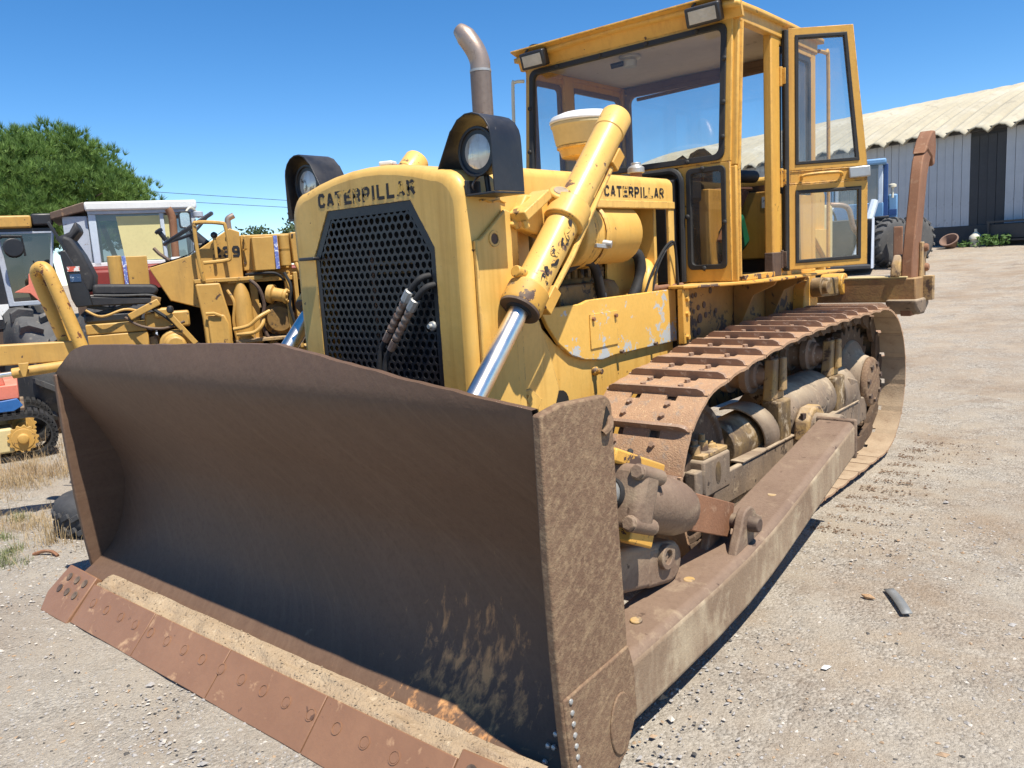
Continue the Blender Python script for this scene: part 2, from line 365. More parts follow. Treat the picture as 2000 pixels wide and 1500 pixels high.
# ------------------------------------------------------------------ mesh helpers
WORLD_INV = {}
class MB:
    def __init__(s): s.v = []; s.f = []; s.m = []; s.mi = 0
    def add(s, vs, fs):
        k = len(s.v); s.v += [tuple(p) for p in vs]; s.f += [tuple(i + k for i in f) for f in fs]; s.m += [s.mi] * len(fs); return s
    def box(s, x0, x1, y0, y1, z0, z1, rot=None, org=None):
        vs = [Vector((x, y, z)) for z in (z0, z1) for y in (y0, y1) for x in (x0, x1)]
        if rot is not None:
            org = Vector(org) if org else sum(vs, Vector()) / 8
            vs = [org + rot @ (p - org) for p in vs]
        return s.add(vs, [(0, 2, 3, 1), (4, 5, 7, 6), (0, 1, 5, 4), (2, 6, 7, 3), (0, 4, 6, 2), (1, 3, 7, 5)])
    def bar(s, p0, p1, w, h, up=(0, 0, 1)):
        """box beam from p0 to p1, w across, h along up"""
        p0 = Vector(p0); p1 = Vector(p1); d = (p1 - p0).normalized(); u = Vector(up)
        a = d.cross(u).normalized(); u = a.cross(d).normalized()
        vs = [p + a * (i * w / 2) + u * (j * h / 2) for p in (p0, p1) for j in (-1, 1) for i in (-1, 1)]
        return s.add(vs, [(0, 2, 3, 1), (4, 5, 7, 6), (0, 1, 5, 4), (2, 6, 7, 3), (0, 4, 6, 2), (1, 3, 7, 5)])
    def lathe(s, p0, d, prof, n=20, caps=True):
        """prof: (distance along d, radius)"""
        p0 = Vector(p0); d = Vector(d).normalized()
        a = d.orthogonal().normalized(); b = d.cross(a)
        vs = []
        for t, r in prof:
            for i in range(n):
                an = 2 * PI * i / n
                vs.append(p0 + d * t + (a * math.cos(an) + b * math.sin(an)) * r)
        fs = []
        for k in range(len(prof) - 1):
            for i in range(n):
                j = (i + 1) % n
                fs.append((k * n + i, k * n + j, (k + 1) * n + j, (k + 1) * n + i))
        if caps:
            fs.append(tuple(reversed(range(n)))); fs.append(tuple(range((len(prof) - 1) * n, len(prof) * n)))
        return s.add(vs, fs)
    def cyl(s, p0, p1, r0, r1=None, n=18):
        p0 = Vector(p0); p1 = Vector(p1)
        return s.lathe(p0, p1 - p0, [(0, r0), ((p1 - p0).length, r0 if r1 is None else r1)], n)
    def ring(s, p0, d, prof, n=24):
        """closed profile revolved"""
        s.lathe(p0, d, prof + [prof[0]], n, caps=False); return s
    def tube(s, pts, r, n=10, rads=None):
        pts = [Vector(p) for p in pts]; vs = []; fs = []; a = None
        for i, p in enumerate(pts):
            t = (pts[min(i + 1, len(pts) - 1)] - pts[max(i - 1, 0)]).normalized()
            a = (t.orthogonal() if a is None else a - t * a.dot(t)).normalized(); b = t.cross(a)
            rr = rads[i] if rads else r
            for k in range(n):
                an = 2 * PI * k / n; vs.append(p + (a * math.cos(an) + b * math.sin(an)) * rr)
        for i in range(len(pts) - 1):
            for k in range(n):
                j = (k + 1) % n; fs.append((i * n + k, i * n + j, (i + 1) * n + j, (i + 1) * n + k))
        fs.append(tuple(reversed(range(n)))); fs.append(tuple(range((len(pts) - 1) * n, len(pts) * n)))
        return s.add(vs, fs)
    def prism(s, poly, plane, a, b):
        """extrude a 2D polygon; plane 'yz' -> along x, 'xz' -> along y, 'xy' -> along z"""
        def P(p, t):
            return {'yz': (t, p[0], p[1]), 'xz': (p[0], t, p[1]), 'xy': (p[0], p[1], t)}[plane]
        n = len(poly)
        vs = [P(p, a) for p in poly] + [P(p, b) for p in poly]
        fs = [tuple(range(n)), tuple(reversed(range(n, 2 * n)))] + [(i, n + i, n + (i + 1) % n, (i + 1) % n) for i in range(n)]
        return s.add(vs, fs)
    def grid(s, fn, us, vs_):
        k = []
        for u in us:
            for v in vs_: k.append(fn(u, v))
        nv = len(vs_)
        fs = [(i * nv + j, (i + 1) * nv + j, (i + 1) * nv + j + 1, i * nv + j + 1) for i in range(len(us) - 1) for j in range(nv - 1)]
        return s.add(k, fs)
    def bolt(s, p, d, r=.014, h=.012, n=6):
        p = Vector(p); d = Vector(d).normalized(); s.lathe(p - d * .004, d, [(0, r), (h + .004, r * .94)], n); return s
    def frame(s, pts_out, pts_in, fn0, fn1):
        """ring between two equal-length outlines, thick from fn0 to fn1 (functions 2D -> 3D)"""
        n = len(pts_out)
        vs = [fn0(p) for p in pts_out] + [fn0(p) for p in pts_in] + [fn1(p) for p in pts_out] + [fn1(p) for p in pts_in]
        fs = []
        for i in range(n):
            j = (i + 1) % n
            fs += [(i, j, n + j, n + i), (2 * n + i, 3 * n + i, 3 * n + j, 2 * n + j), (i, 2 * n + i, 2 * n + j, j), (n + i, n + j, 3 * n + j, 3 * n + i)]
        return s.add(vs, fs)
    def mesh(s, name, mats, smooth=38, fix=True):
        me = bpy.data.meshes.new(name)
        me.from_pydata(s.v, [], s.f)
        if isinstance(mats, str): mats = [mats]
        for m in mats: me.materials.append(MATS[m])
        if len(mats) > 1: me.polygons.foreach_set('material_index', s.m)
        if fix:
            bm = bmesh.new(); bm.from_mesh(me); bmesh.ops.recalc_face_normals(bm, faces=bm.faces); bm.to_mesh(me); bm.free()
        if smooth:
            me.polygons.foreach_set('use_smooth', [True] * len(me.polygons))
            me.set_sharp_from_angle(angle=math.radians(smooth))
        me.update()
        return me
    def build(s, name, mats, parent=None, bev=.004, smooth=38, seg=2, fix=True, **props):
        return put(name, s.mesh(name, mats, smooth, fix), parent, bev, seg, **props)
def put(name, me, parent=None, bev=0, seg=2, **props):
    o = bpy.data.objects.new(name, me); COL.objects.link(o)
    if parent is not None:
        o.parent = parent
        if parent.name in WORLD_INV: o.matrix_parent_inverse = WORLD_INV[parent.name]
    if bev:
        md = o.modifiers.new('bevel', 'BEVEL'); md.width = bev; md.segments = seg; md.limit_method = 'ANGLE'
        md.angle_limit = math.radians(40); md.use_clamp_overlap = True; md.harden_normals = False
    for k, v in props.items(): o[k] = v
    return o
def root(name, loc, label, cat, group=None, yaw=0.0, world=False):
    e = bpy.data.objects.new(name, None); COL.objects.link(e); e.location = loc; e.rotation_euler = (0, 0, yaw)
    e.empty_display_size = .3
    e['label'] = label; e['category'] = cat
    if group: e['group'] = group
    if world: WORLD_INV[e.name] = Matrix.Translation(-Vector(loc))
    return e
def tag(o, label, cat, group=None):
    o['label'] = label; o['category'] = cat
    if group: o['group'] = group
    return o
def rx(a): return Matrix.Rotation(a, 3, 'X')
def ry(a): return Matrix.Rotation(a, 3, 'Y')
def rz(a): return Matrix.Rotation(a, 3, 'Z')
def arcpts(cx, cy, r, a0, a1, n):
    return [(cx + r * math.cos(math.radians(a0 + (a1 - a0) * i / n)), cy + r * math.sin(math.radians(a0 + (a1 - a0) * i / n))) for i in range(n + 1)]
def rrect(x0, x1, y0, y1, r, n=4):
    return arcpts(x1 - r, y1 - r, r, 0, 90, n) + arcpts(x0 + r, y1 - r, r, 90, 180, n) + arcpts(x0 + r, y0 + r, r, 180, 270, n) + arcpts(x1 - r, y0 + r, r, 270, 360, n)
def smooth_path(pts, n=6):
    pts = [Vector(p) for p in pts]; out = []
    for i in range(len(pts) - 1):
        p0 = pts[max(i - 1, 0)]; p1 = pts[i]; p2 = pts[i + 1]; p3 = pts[min(i + 2, len(pts) - 1)]
        for k in range(n):
            t = k / n
            out.append(.5 * ((2 * p1) + (p2 - p0) * t + (2 * p0 - 5 * p1 + 4 * p2 - p3) * t * t + (3 * p1 - p0 - 3 * p2 + p3) * t ** 3))
    out.append(pts[-1]); return out
def lettering(name, txt, height, mat, parent, mtx, depth=.0016, width=None, bold=.012, space=1.0):
    cu = bpy.data.curves.new(name, 'FONT'); cu.body = txt; cu.size = 1.0; cu.extrude = .0; cu.offset = bold; cu.space_character = space
    cu.align_x = 'CENTER'; cu.align_y = 'BOTTOM_BASELINE'
    ob = bpy.data.objects.new(name + '_tmp', cu); COL.objects.link(ob)
    dg = bpy.context.evaluated_depsgraph_get()
    me = bpy.data.meshes.new_from_object(ob.evaluated_get(dg))
    bpy.data.objects.remove(ob); bpy.data.curves.remove(cu)
    hgt = max(v.co.y for v in me.vertices); wid = max(v.co.x for v in me.vertices) - min(v.co.x for v in me.vertices)
    sy = height / hgt; sxx = width / wid if width else sy
    bm = bmesh.new(); bm.from_mesh(me)
    for v in bm.verts: v.co = (v.co.x * sxx, v.co.y * sy, 0)
    geo = bmesh.ops.extrude_face_region(bm, geom=bm.faces[:])
    for v in [g for g in geo['geom'] if isinstance(g, bmesh.types.BMVert)]: v.co.z += depth
    bmesh.ops.recalc_face_normals(bm, faces=bm.faces)
    bm.transform(mtx); bm.to_mesh(me); bm.free()
    me.materials.clear(); me.materials.append(MATS[mat])
    me.name = name
    return put(name, me, parent)
def axes(xv, yv, loc):
    x = Vector(xv).normalized(); y = Vector(yv).normalized(); z = x.cross(y)
    m = Matrix((x, y, z)).transposed().to_4x4(); m.translation = loc; return m
def ground_z(x, y):
    t = max(0.0, y - 5.5)
    t = t * t / (t + 4.0) if t > 0 else 0
    t = min(t, 24)
    return .076 * t
GLYPH = {'C': [[(1, .8), (.8, 1), (.2, 1), (0, .8), (0, .2), (.2, 0), (.8, 0), (1, .2)]],
         'A': [[(0, 0), (.42, 1), (.58, 1), (1, 0)], [(.22, .3), (.78, .3)]],
         'T': [[(0, 1), (1, 1)], [(.5, .92), (.5, 0)]],
         'E': [[(1, 1), (0, 1), (0, 0), (1, 0)], [(.08, .52), (.85, .52)]],
         'R': [[(0, 0), (0, 1), (.75, 1), (1, .85), (1, .62), (.75, .48), (.08, .48)], [(.55, .44), (1, 0)]],
         'P': [[(0, 0), (0, 1), (.75, 1), (1, .85), (1, .58), (.75, .42), (.08, .42)]],
         '2': [[(0, .8), (.2, 1), (.8, 1), (1, .8), (1, .62), (0, .12), (0, 0), (1, 0)]], '3': [[(0, .85), (.2, 1), (.8, 1), (1, .8), (1, .62), (.85, .52), (.35, .52)], [(.8, .5), (1, .38), (1, .2), (.8, 0), (.2, 0), (0, .15)]],
         '9': [[(.95, .45), (.2, .45), (0, .6), (0, .82), (.2, 1), (.8, 1), (1, .82), (1, .2), (.8, 0), (.1, 0)]],
         'I': [[(.5, 0), (.5, 1)]], 'L': [[(0, 1), (0, 0), (.9, 0)]]}
def block_letters(txt, h, width, mat, parent, mtx):
    """heavy block capitals cut from thin sheet, one part per letter"""
    adv = [.55 if ch == 'I' else 1.0 for ch in txt]
    u = width / sum(adv); x = 0.0; th = h * .235
    for ch, a in zip(txt, adv):
        w_ = u * .82 * (1 if ch != 'I' else .35); x0 = x + (u * a - w_) / 2
        m = MB(); lay = 0
        for st in GLYPH[ch]:
            pts = [Vector((x0 + px * (w_ - th) + th / 2, py * (h - th) + th / 2)) for px, py in st]
            # mitred ribbon
            L_, R_ = [], []
            for i, p in enumerate(pts):
                d0 = (p - pts[i - 1]).normalized() if i else (pts[1] - p).normalized()
                d1 = (pts[i + 1] - p).normalized() if i < len(pts) - 1 else d0
                if i == 0: p = p - d0 * th / 2 * (1 if abs(d0.x) < .01 or abs(d0.y) < .01 else .3)
                if i == len(pts) - 1: p = p + d1 * th / 2 * (1 if abs(d1.x) < .01 or abs(d1.y) < .01 else .3)
                n0 = Vector((-d0.y, d0.x)); n1 = Vector((-d1.y, d1.x)); n = (n0 + n1).normalized(); k = th / 2 / max(.5, n.dot(n0))
                L_.append(p + n * k); R_.append(p - n * k)
            z = .0004 + lay * .0003; lay += 1
            vs = [(*p, z) for p in L_] + [(*p, z) for p in R_]; n_ = len(pts)
            m.add(vs, [(i, i + 1, n_ + i + 1, n_ + i) for i in range(n_ - 1)])
        m.v = [tuple(mtx @ Vector(p)) for p in m.v]
        m.build('letter', mat, parent, bev=0, smooth=0, fix=False)
        x += u * a
# ------------------------------------------------------------------ ground
def lin(a, b, n): return [a + (b - a) * i / n for i in range(n + 1)]
def build_ground():
    xs = lin(-160, -14, 14)[:-1] + lin(-14, -4, 20)[:-1] + lin(-4, 4, 80)[:-1] + lin(4, 14, 14)[:-1] + lin(14, 160, 12)
    ys = lin(-60, -2, 10)[:-1] + lin(-2, .4, 8)[:-1] + lin(.4, 6, 70)[:-1] + lin(6, 30, 60)[:-1] + lin(30, 300, 16)
    def fn(x, y):
        z = ground_z(x, y)
        b = mnoise.fractal(Vector((x * .7, y * .7, 0)), 1.0, 2.0, 4) * .02
        if -4.2 < x < 4 and .3 < y < 6: b += mnoise.noise(Vector((x * 6, y * 6, 3))) * .007 + mnoise.noise(Vector((x * 2.2, y * 2.2, 9))) * .012
        if abs(x) < 1.9 and 1.2 < y < 7: b = min(b, .004) - .006
        return (x, y, z + b)
    m = MB(); m.grid(fn, xs, ys)
    m.build('ground', 'ground', None, bev=0, smooth=180, kind='structure')
build_ground()

# ------------------------------------------------------------------ the bulldozer
DZ = root('bulldozer', (0, 4.6, 0), 'large worn yellow crawler bulldozer with brown blade, open cab door and rear ripper', 'bulldozer', world=True)

# --- blade
def prof_y(z):
    P = [(.125, 1.60), (.155, 1.655), (.20, 1.725), (.25, 1.775), (.31, 1.815), (.39, 1.845), (.50, 1.872), (.60, 1.88), (.70, 1.865), (.81, 1.82), (.90, 1.775), (.99, 1.72), (1.08, 1.668), (1.18, 1.615), (1.24, 1.60), (1.32, 1.612), (1.42, 1.64)]
    if z <= P[0][0]: return P[0][1]
    for (z0, y0), (z1, y1) in zip(P, P[1:]):
        if z <= z1: return y0 + (y1 - y0) * (z - z0) / (z1 - z0)
    return P[-1][1]
def top_z(x):
    P = [(-1.6, 1.20), (-1.50, 1.255), (-1.36, 1.335), (-1.22, 1.362), (-.6, 1.375), (0, 1.392), (.35, 1.398), (.62, 1.365), (1.0, 1.315), (1.35, 1.272), (1.6, 1.245)]
    for (a, b), (c, d) in zip(P, P[1:]):
        if x <= c: return b + (d - b) * (x - a) / (c - a)
    return P[-1][1]
BW = 1.575
def blade():
    m = MB(); us = lin(-BW, BW, 64); vs = lin(0, 1, 36)
    def face(off):
        def fn(x, t):
            zt = top_z(x) + mnoise.noise(Vector((x * 9, 0, 2))) * .005
            z = .125 + (zt - .125) * t
            dent = mnoise.noise(Vector((x * 1.3, z * 1.6, 5))) * .008 + mnoise.noise(Vector((x * 5, z * 5, 9))) * .0015
            return (x, prof_y(z) + dent + off, z)
        return fn
    f0, f1 = face(0), face(.026)
    m.grid(f0, us, vs); k = len(m.v)
    m.grid(f1, us, vs)
    nv = len(vs)
    for i in range(len(us) - 1):
        a = i * nv + nv - 1; b = (i + 1) * nv + nv - 1
        m.f.append((a, b, k + b, k + a)); m.m.append(0)
        a = i * nv; b = (i + 1) * nv
        m.f.append((b, a, k + a, k + b)); m.m.append(0)
    bl = m.build('blade', 'blade_steel', DZ, bev=0, smooth=60)
    # stiffeners and boxes on the back
    b = MB()
    for z in (.35, .95): b.box(-1.5, 1.5, 1.93, 2.03, z - .06, z + .06)
    for x in (-1.0, -.45, .45, 1.0): b.prism([(1.915, .5), (2.04, .4), (2.04, .95), (1.86, 1.15), (1.80, 1.05), (1.90, .80)], 'yz', x - .015, x + .015)
    for x in (-.7, .7):
        for dx in (-.07, .07): b.prism([(1.94, .55), (2.05, .62), (2.07, .82), (1.94, .95)], 'yz', x + dx - .014, x + dx + .014)
    b.build('blade_stiffener', 'dark_rust', bl)
    # end plates
    for s in (-1, 1):
        e = MB()
        pts = [(1.598, 1.20 if s < 0 else 1.235), (1.60, .85), (1.612, .54), (1.628, .31), (1.65, .10), (1.69, .02), (1.86, .015), (1.96, .06), (2.03, .17), (2.02, .30), (1.985, .42), (1.965, .8), (1.95, 1.17)]
        pts += arcpts(1.90, 1.19, .05, 0, 80, 4) + [(1.80, 1.245), (1.70, 1.25)] if s > 0 else [(1.93, 1.22), (1.8, 1.215)]
        e.prism(pts, 'yz', s * BW, s * (BW + .032))
        me_ = e.mesh('end_plate', ['blade_steel', 'plate_brown'], 38)
        for p_ in me_.polygons:
            if p_.normal.x * s > .7 or (s > 0 and abs(p_.normal.x) < .7): p_.material_index = 1
        ep = put('end_plate', me_, bl, bev=.007, seg=3)
        if s > 0:
            w = MB()   # thicker doubler plate low on the end plate, pad and rivets
            w.prism([(1.628, .40), (1.98, .42), (2.01, .33), (2.018, .18), (1.95, .07), (1.86, .024), (1.70, .03), (1.655, .11)], 'yz', 1.600, 1.614)
            w.build('wear_plate', 'plate_brown', bl, bev=.006)
            w = MB()
            pts2 = [(1.915 + .062 * math.cos(a), .185 + .105 * math.sin(a)) for a in [2 * PI * i / 20 for i in range(20)]]
            w.prism(pts2, 'yz', 1.612, 1.620)
            w.build('trunnion_cap', 'plate_brown', bl, bev=.004)
            for i in range(9):
                w = MB(); z = .385 - i * .037; w.lathe((1.613, 1.657 + .004 * i, z), (1, 0, 0), [(0, .009), (.005, .008), (.007, .004)], 8)
                w.build('rivet', 'galv', bl, bev=0)
            w = MB(); w.prism([(1.915, 1.205), (1.90, 1.17), (1.885, 1.13), (1.91, 1.14), (1.93, 1.18)], 'yz', 1.600, 1.611)
            w.build('lifting_hole', 'dark_void', bl, bev=0)
            w = MB(); w.tube(smooth_path([(1.608, 1.93, 1.168), (1.62, 1.91, 1.145), (1.612, 1.89, 1.128)]), .012, 8)
            w.build('weld_bead', 'plate_brown', bl, bev=0)
            # weld beads inside the corner
            for i in range(20):
                w = MB(); z = .12 + random.random() * .2; x = 1.565 - random.random() * (.04 + .07 * (.32 - z) / .2)
                w.lathe((x, prof_y(z) - .002, z), (0, -1, .2), [(0, .010), (.006, .008), (.009, .003)], 7)
                w.build('weld_spot', 'galv', bl, bev=0)
    # cutting edge segments, end bits, soil lying on the ledge
    yb, yt, zt = 1.385, 1.525, .150
    def edge(x0, x1, name, yb=yb, yt=yt, zt=zt, drop=0.0, mat='edge_steel', th=.028):
        e = MB(); d = Vector((0, yt - yb, zt)).normalized(); n = Vector((0, -d.z, d.y))
        us = lin(x0, x1, max(2, int((x1 - x0) / .12)))
        pts = [(Vector((0, yb, -drop))), Vector((0, yt, zt))]
        vs = []
        for x in us:
            wv = mnoise.noise(Vector((x * 3, 1, 1))) * .006
            for p in (pts[0] + d * wv, pts[1], pts[1] - n * th, pts[0] + d * wv - n * th * .6): vs.append((x, p.y, p.z))
        fs = []
        for i in range(len(us) - 1):
            for k in range(4):
                j = (k + 1) % 4; fs.append((i * 4 + k, i * 4 + j, i * 4 + 4 + j, i * 4 + 4 + k))
        fs += [(3, 2, 1, 0), tuple(range(len(vs) - 4, len(vs)))]
        e.add(vs, fs); return e.build(name, mat, bl, bev=.003)
    seg = [-1.27, -.63, .0, .63, 1.27]
    for a, b_ in zip(seg, seg[1:]): edge(a + .003, b_ - .003, 'cutting_edge')
    dvec = Vector((0, yt - yb, zt)).normalized(); nv_ = Vector((0, -dvec.z, dvec.y))
    for i in range(17):
        x = -1.17 + i * .147
        p = Vector((x, yb, 0)) + dvec * .125 + nv_ * .0005
        w = MB(); w.ring(p - nv_ * .004, nv_, [(0, .0235), (.0065, .0235), (.0065, .019), (0, .019)], 16)
        w.build('edge_bolt', 'edge_steel', bl, bev=0)
        if i % 3 != 1:
            w = MB(); w.lathe(p - nv_ * .004, nv_, [(0, .0185), (.0055, .0175)], 12); w.build('edge_bolt', 'edge_steel', bl, bev=0)
    for s in (-1, 1):
        e = MB(); d = Vector((0, 1.545 - 1.368, .18)).normalized(); n = Vector((0, -d.z, d.y))
        q = [(1.585, 1.363, -.005), (1.275, 1.366, -.004), (1.275, 1.543, .176), (1.40, 1.546, .178), (1.60, 1.548, .18), (1.64, 1.43, .062)]
        q = [Vector((s * a, y, z)) for a, y, z in q]
        vs = q + [p - n * .04 for p in q]; k = len(q)
        e.add(vs, [tuple(range(k)), tuple(reversed(range(k, 2 * k)))] + [(i, k + i, k + (i + 1) % k, (i + 1) % k) for i in range(k)])
        e.build('end_bit', 'edge_steel', bl, bev=.006)
        for (a, t) in ((1.34, .17), (1.43, .17), (1.52, .17), (1.36, .10), (1.45, .10), (1.54, .10)):
            p = Vector((s * a, 1.366, 0)) + d * (t + .03)
            w = MB(); w.lathe(p - n * .012, n, [(0, .021), (.0142, .021), (.0142, .015), (.0128, .013)], 12)
            w.build('bolt_hole', 'dark_rust', bl, bev=0)
    g = MB()
    def sf(x, t):
        gap = max(0, mnoise.noise(Vector((x * 2.3, 3, 1)))) * .05
        y = 1.512 + (1.628 - 1.512) * t
        bulge = math.sin(PI * t) * .018
        n1 = mnoise.fractal(Vector((x * 6, y * 14, 0)), 1.0, 2.0, 4) * .018
        return (x, y + mnoise.noise(Vector((x * 5, t * 3, 8))) * .006, .120 + .014 * min(1, t * 4) + bulge * .25 + n1 * (.25 + .8 * math.sin(PI * t)) + .03 * t - gap * t * (1 - t) * 1.6)
    g.grid(sf, lin(-1.272, 1.54, 250), lin(0, 1, 16))
    g.build('packed_soil', 'soil', bl, bev=0, smooth=60)
    rnd = random.Random(5); cr = MB()
    for i in range(900):
        x = rnd.uniform(-1.27, 1.5); t = rnd.random(); p = sf(x, t); r_ = .0015 + .005 * rnd.random() ** 3
        a_ = [Vector((rnd.uniform(-1, 1), rnd.uniform(-1, 1), rnd.uniform(-.6, 1))).normalized() * r_ * rnd.uniform(.8, 1.3) for _ in range(4)]
        q = Vector(p) + Vector((0, 0, r_ * .4))
        cr.add([q + Vector((r_, 0, 0)), q + Vector((-r_ * .5, r_ * .9, 0)), q + Vector((-r_ * .5, -r_ * .9, 0)), q + Vector((a_[0].x * .4, a_[0].y * .4, r_))], [(0, 1, 3), (1, 2, 3), (2, 0, 3)])
    cr.build('soil_crumbs', 'soil', bl, bev=0, smooth=0, kind='stuff')
    return bl
BL = blade()
pv = Matrix.Translation((-1.6, 1.6, 0))
BL.matrix_basis = pv @ Matrix.Rotation(.0125, 4, 'Z') @ pv.inverted()

# --- push arms
def push_arm(s):
    m = MB()
    xo, xi = 1.55, 1.345
    st = [(1.96, .20, .15, 1.575, 1.36), (2.10, .205, .25, 1.568, 1.345), (2.40, .215, .255, 1.565, 1.335), (2.75, .23, .255, 1.56, 1.325), (3.05, .255, .25, 1.556, 1.315), (3.30, .29, .245, 1.55, 1.305), (3.45, .315, .24, 1.545, 1.30), (4.05, .425, .225, 1.52, 1.295), (4.62, .525, .215, 1.495, 1.285)]
    vs = []
    for y, zc, h, a, b in st:
        ch = .025
        for (x, z) in ((b, zc - h / 2), (a - ch, zc - h / 2), (a, zc - h / 2 + ch), (a, zc + h / 2 - ch), (a - ch, zc + h / 2), (b, zc + h / 2)): vs.append((s * x, y, z))
    fs = []
    for i in range(len(st) - 1):
        for k in range(6):
            j = (k + 1) % 6; fs.append((i * 6 + k, i * 6 + j, i * 6 + 6 + j, i * 6 + 6 + k))
    fs += [tuple(range(6)), tuple(reversed(range(len(vs) - 6, len(vs))))]
    m.add(vs, fs)
    m.m = [1 if (j < 6 * (len(st) - 1) and j % 6 in (1, 2)) else 0 for j in range(len(fs))]
    a = m.build('push_arm', ['arm_brown', 'arm_side'], DZ, bev=.012, seg=3)
    for (x, y, z) in ((1.45, 2.32, .345), (1.45, 2.72, .357), (1.42, 3.62, .462)):
        w = MB(); w.lathe((s * x, y, z - .004), (0, -.05, 1), [(0, .024), (.0065, .022)], 14); w.build('plug', 'frame_paint', a, bev=.002)
    # lug for the brace pin
    w = MB()
    for dx in (-.065, .065):
        w.prism([(2.99, .36), (3.27, .40), (3.27, .47)] + arcpts(3.14, .475, .075, 20, 170, 7) + [(3.02, .42)], 'yz', s * (1.435 + dx) - .02, s * (1.435 + dx) + .02)
    w.build('brace_lug', 'arm_brown', a, bev=.008, seg=3)
    w = MB(); w.lathe((s * 1.31, 3.14, .475), (s, 0, 0), [(0, .034), (.23, .034), (.255, .03)], 14); w.build('brace_pin', 'dark_rust', a, bev=.004)
    # rear cap and trunnion
    w = MB(); w.box(min(s * 1.27, s * 1.50), max(s * 1.27, s * 1.50), 4.621, 4.65, .415, .645); w.build('rear_cap', 'arm_brown', a, bev=.012)
    w = MB(); w.cyl((s * 1.06, 4.80, .53), (s * 1.36, 4.80, .53), .10); w.cyl((s * 1.36, 4.80, .53), (s * 1.39, 4.80, .53), .07); w.box(s * 1.24, s * 1.40, 4.66, 4.84, .46, .60)
    w.build('trunnion', 'frame_grey', a, bev=.01)
push_arm(1); push_arm(-1)

# --- tilt cylinder on the left arm, plain brace on the right
def tilt():
    x = 1.385
    A = Vector((x, 1.96, .945)); B = Vector((x, 3.14, .475)); d = (B - A).normalized()
    c0 = A + d * .40; c1 = A + d * .86
    m = MB(); m.lathe(c0, d, [(0, .10), (.04, .112), (.40, .112), (.46, .10), (.49, .075)], 24)
    t = m.build('tilt_cylinder', 'arm_brown', DZ, bev=.006)
    w = MB(); w.lathe(A, d, [(0, .05), (.36, .05)], 18); w.build('piston_rod', 'galv', t, bev=0)
    w = MB(); w.ring(A + d * .33, d, [(0, .056), (.05, .066), (.07, .066), (.07, .052), (0, .052)], 20); w.build('rod_seal', 'rubber', t, bev=.002)
    up = d.cross(Vector((1, 0, 0))).normalized(); up = up if up.z > 0 else -up
    w = MB(); w.bar(c0 - d * .05, c0 + d * .075, .25, .235, up); w.build('gland_flange', 'arm_brown', t, bev=.03, seg=3)
    for (i, j) in ((-1, 1), (1, 1), (-1, -1), (1, -1)):
        p = c0 - d * .055 + Vector((1, 0, 0)) * (i * .098) + up * (j * .09)
        w = MB(); w.lathe(p, d, [(0, .03), (.16, .03)], 12); w.lathe(p - d * .012, d, [(0, .026), (.012, .03)], 6); w.build('flange_bolt', 'arm_brown', t, bev=.003)
    w = MB(); w.bar(c0 - d * .04 - up * .125 + Vector((.03, 0, 0)), c0 + d * .12 - up * .135 + Vector((.03, 0, 0)), .15, .06, up); w.build('clamp_block', 'yellow_chipped', t, bev=.008)
    w = MB(); w.bar(c0 - d * .1 + up * .135, c0 + d * .26 + up * .128, .055, .05, up); w.build('port_block', 'yellow_chipped', t, bev=.008)
    # fabricated link to the lug
    w = MB()
    side = Vector((1, 0, 0))
    p0 = c1 - d * .02; 
    for k in (-1, 1):
        w.bar(p0 + side * .045 * k, B + side * .045 * k, .02, .15, up)
    w.bar(p0 - up * .07, B - d * .06 - up * .06, .1, .018, up); w.bar(p0 + up * .055, B - d * .1 + up * .05, .1, .018, up)
    w.build('link_yoke', 'brown_rust', t, bev=.004)
    # manual brace and pipe below
    w = MB()
    C0 = Vector((x - .06, 1.93, .60)); C1 = Vector((x - .04, 2.66, .44)); e = (C1 - C0).normalized()
    w.bar(C0, C1, .13, .17, up); w.prism(arcpts(2.66, .44, .085, -100, 80, 8) + [(2.5, .54), (2.48, .39)], 'yz', x - .105, x + .025)
    w.build('lower_brace', 'arm_brown', t, bev=.02, seg=3)
    w = MB(); w.ring((x + .025, 2.60, .485), (1, 0, 0), [(0, .05), (.022, .05), (.022, .028), (0, .028)], 18); w.lathe((x + .02, 2.60, .485), (1, 0, 0), [(0, .022), (.014, .02)], 6)
    w.build('brace_eye', 'arm_brown', t, bev=.003)
    w = MB(); w.lathe((x - .2, 1.9, .28), (0, 1, .04), [(0, .05), (.25, .05), (.26, .075), (.36, .075), (.37, .045), (.62, .045)], 16); w.build('brace_tube', 'dark_rust', t, bev=.004)
    w = MB(); w.tube(smooth_path([(x - .14, 1.98, .80), (x - .15, 2.2, .70), (x - .2, 2.6, .72), (x - .3, 2.9, .8)]), .014, 8); w.build('hose', 'rubber', t, bev=0)
tilt()
w = MB(); w.cyl((-1.40, 1.95, .95), (-1.42, 3.14, .475), .06); w.build('blade_brace', 'arm_brown', DZ)

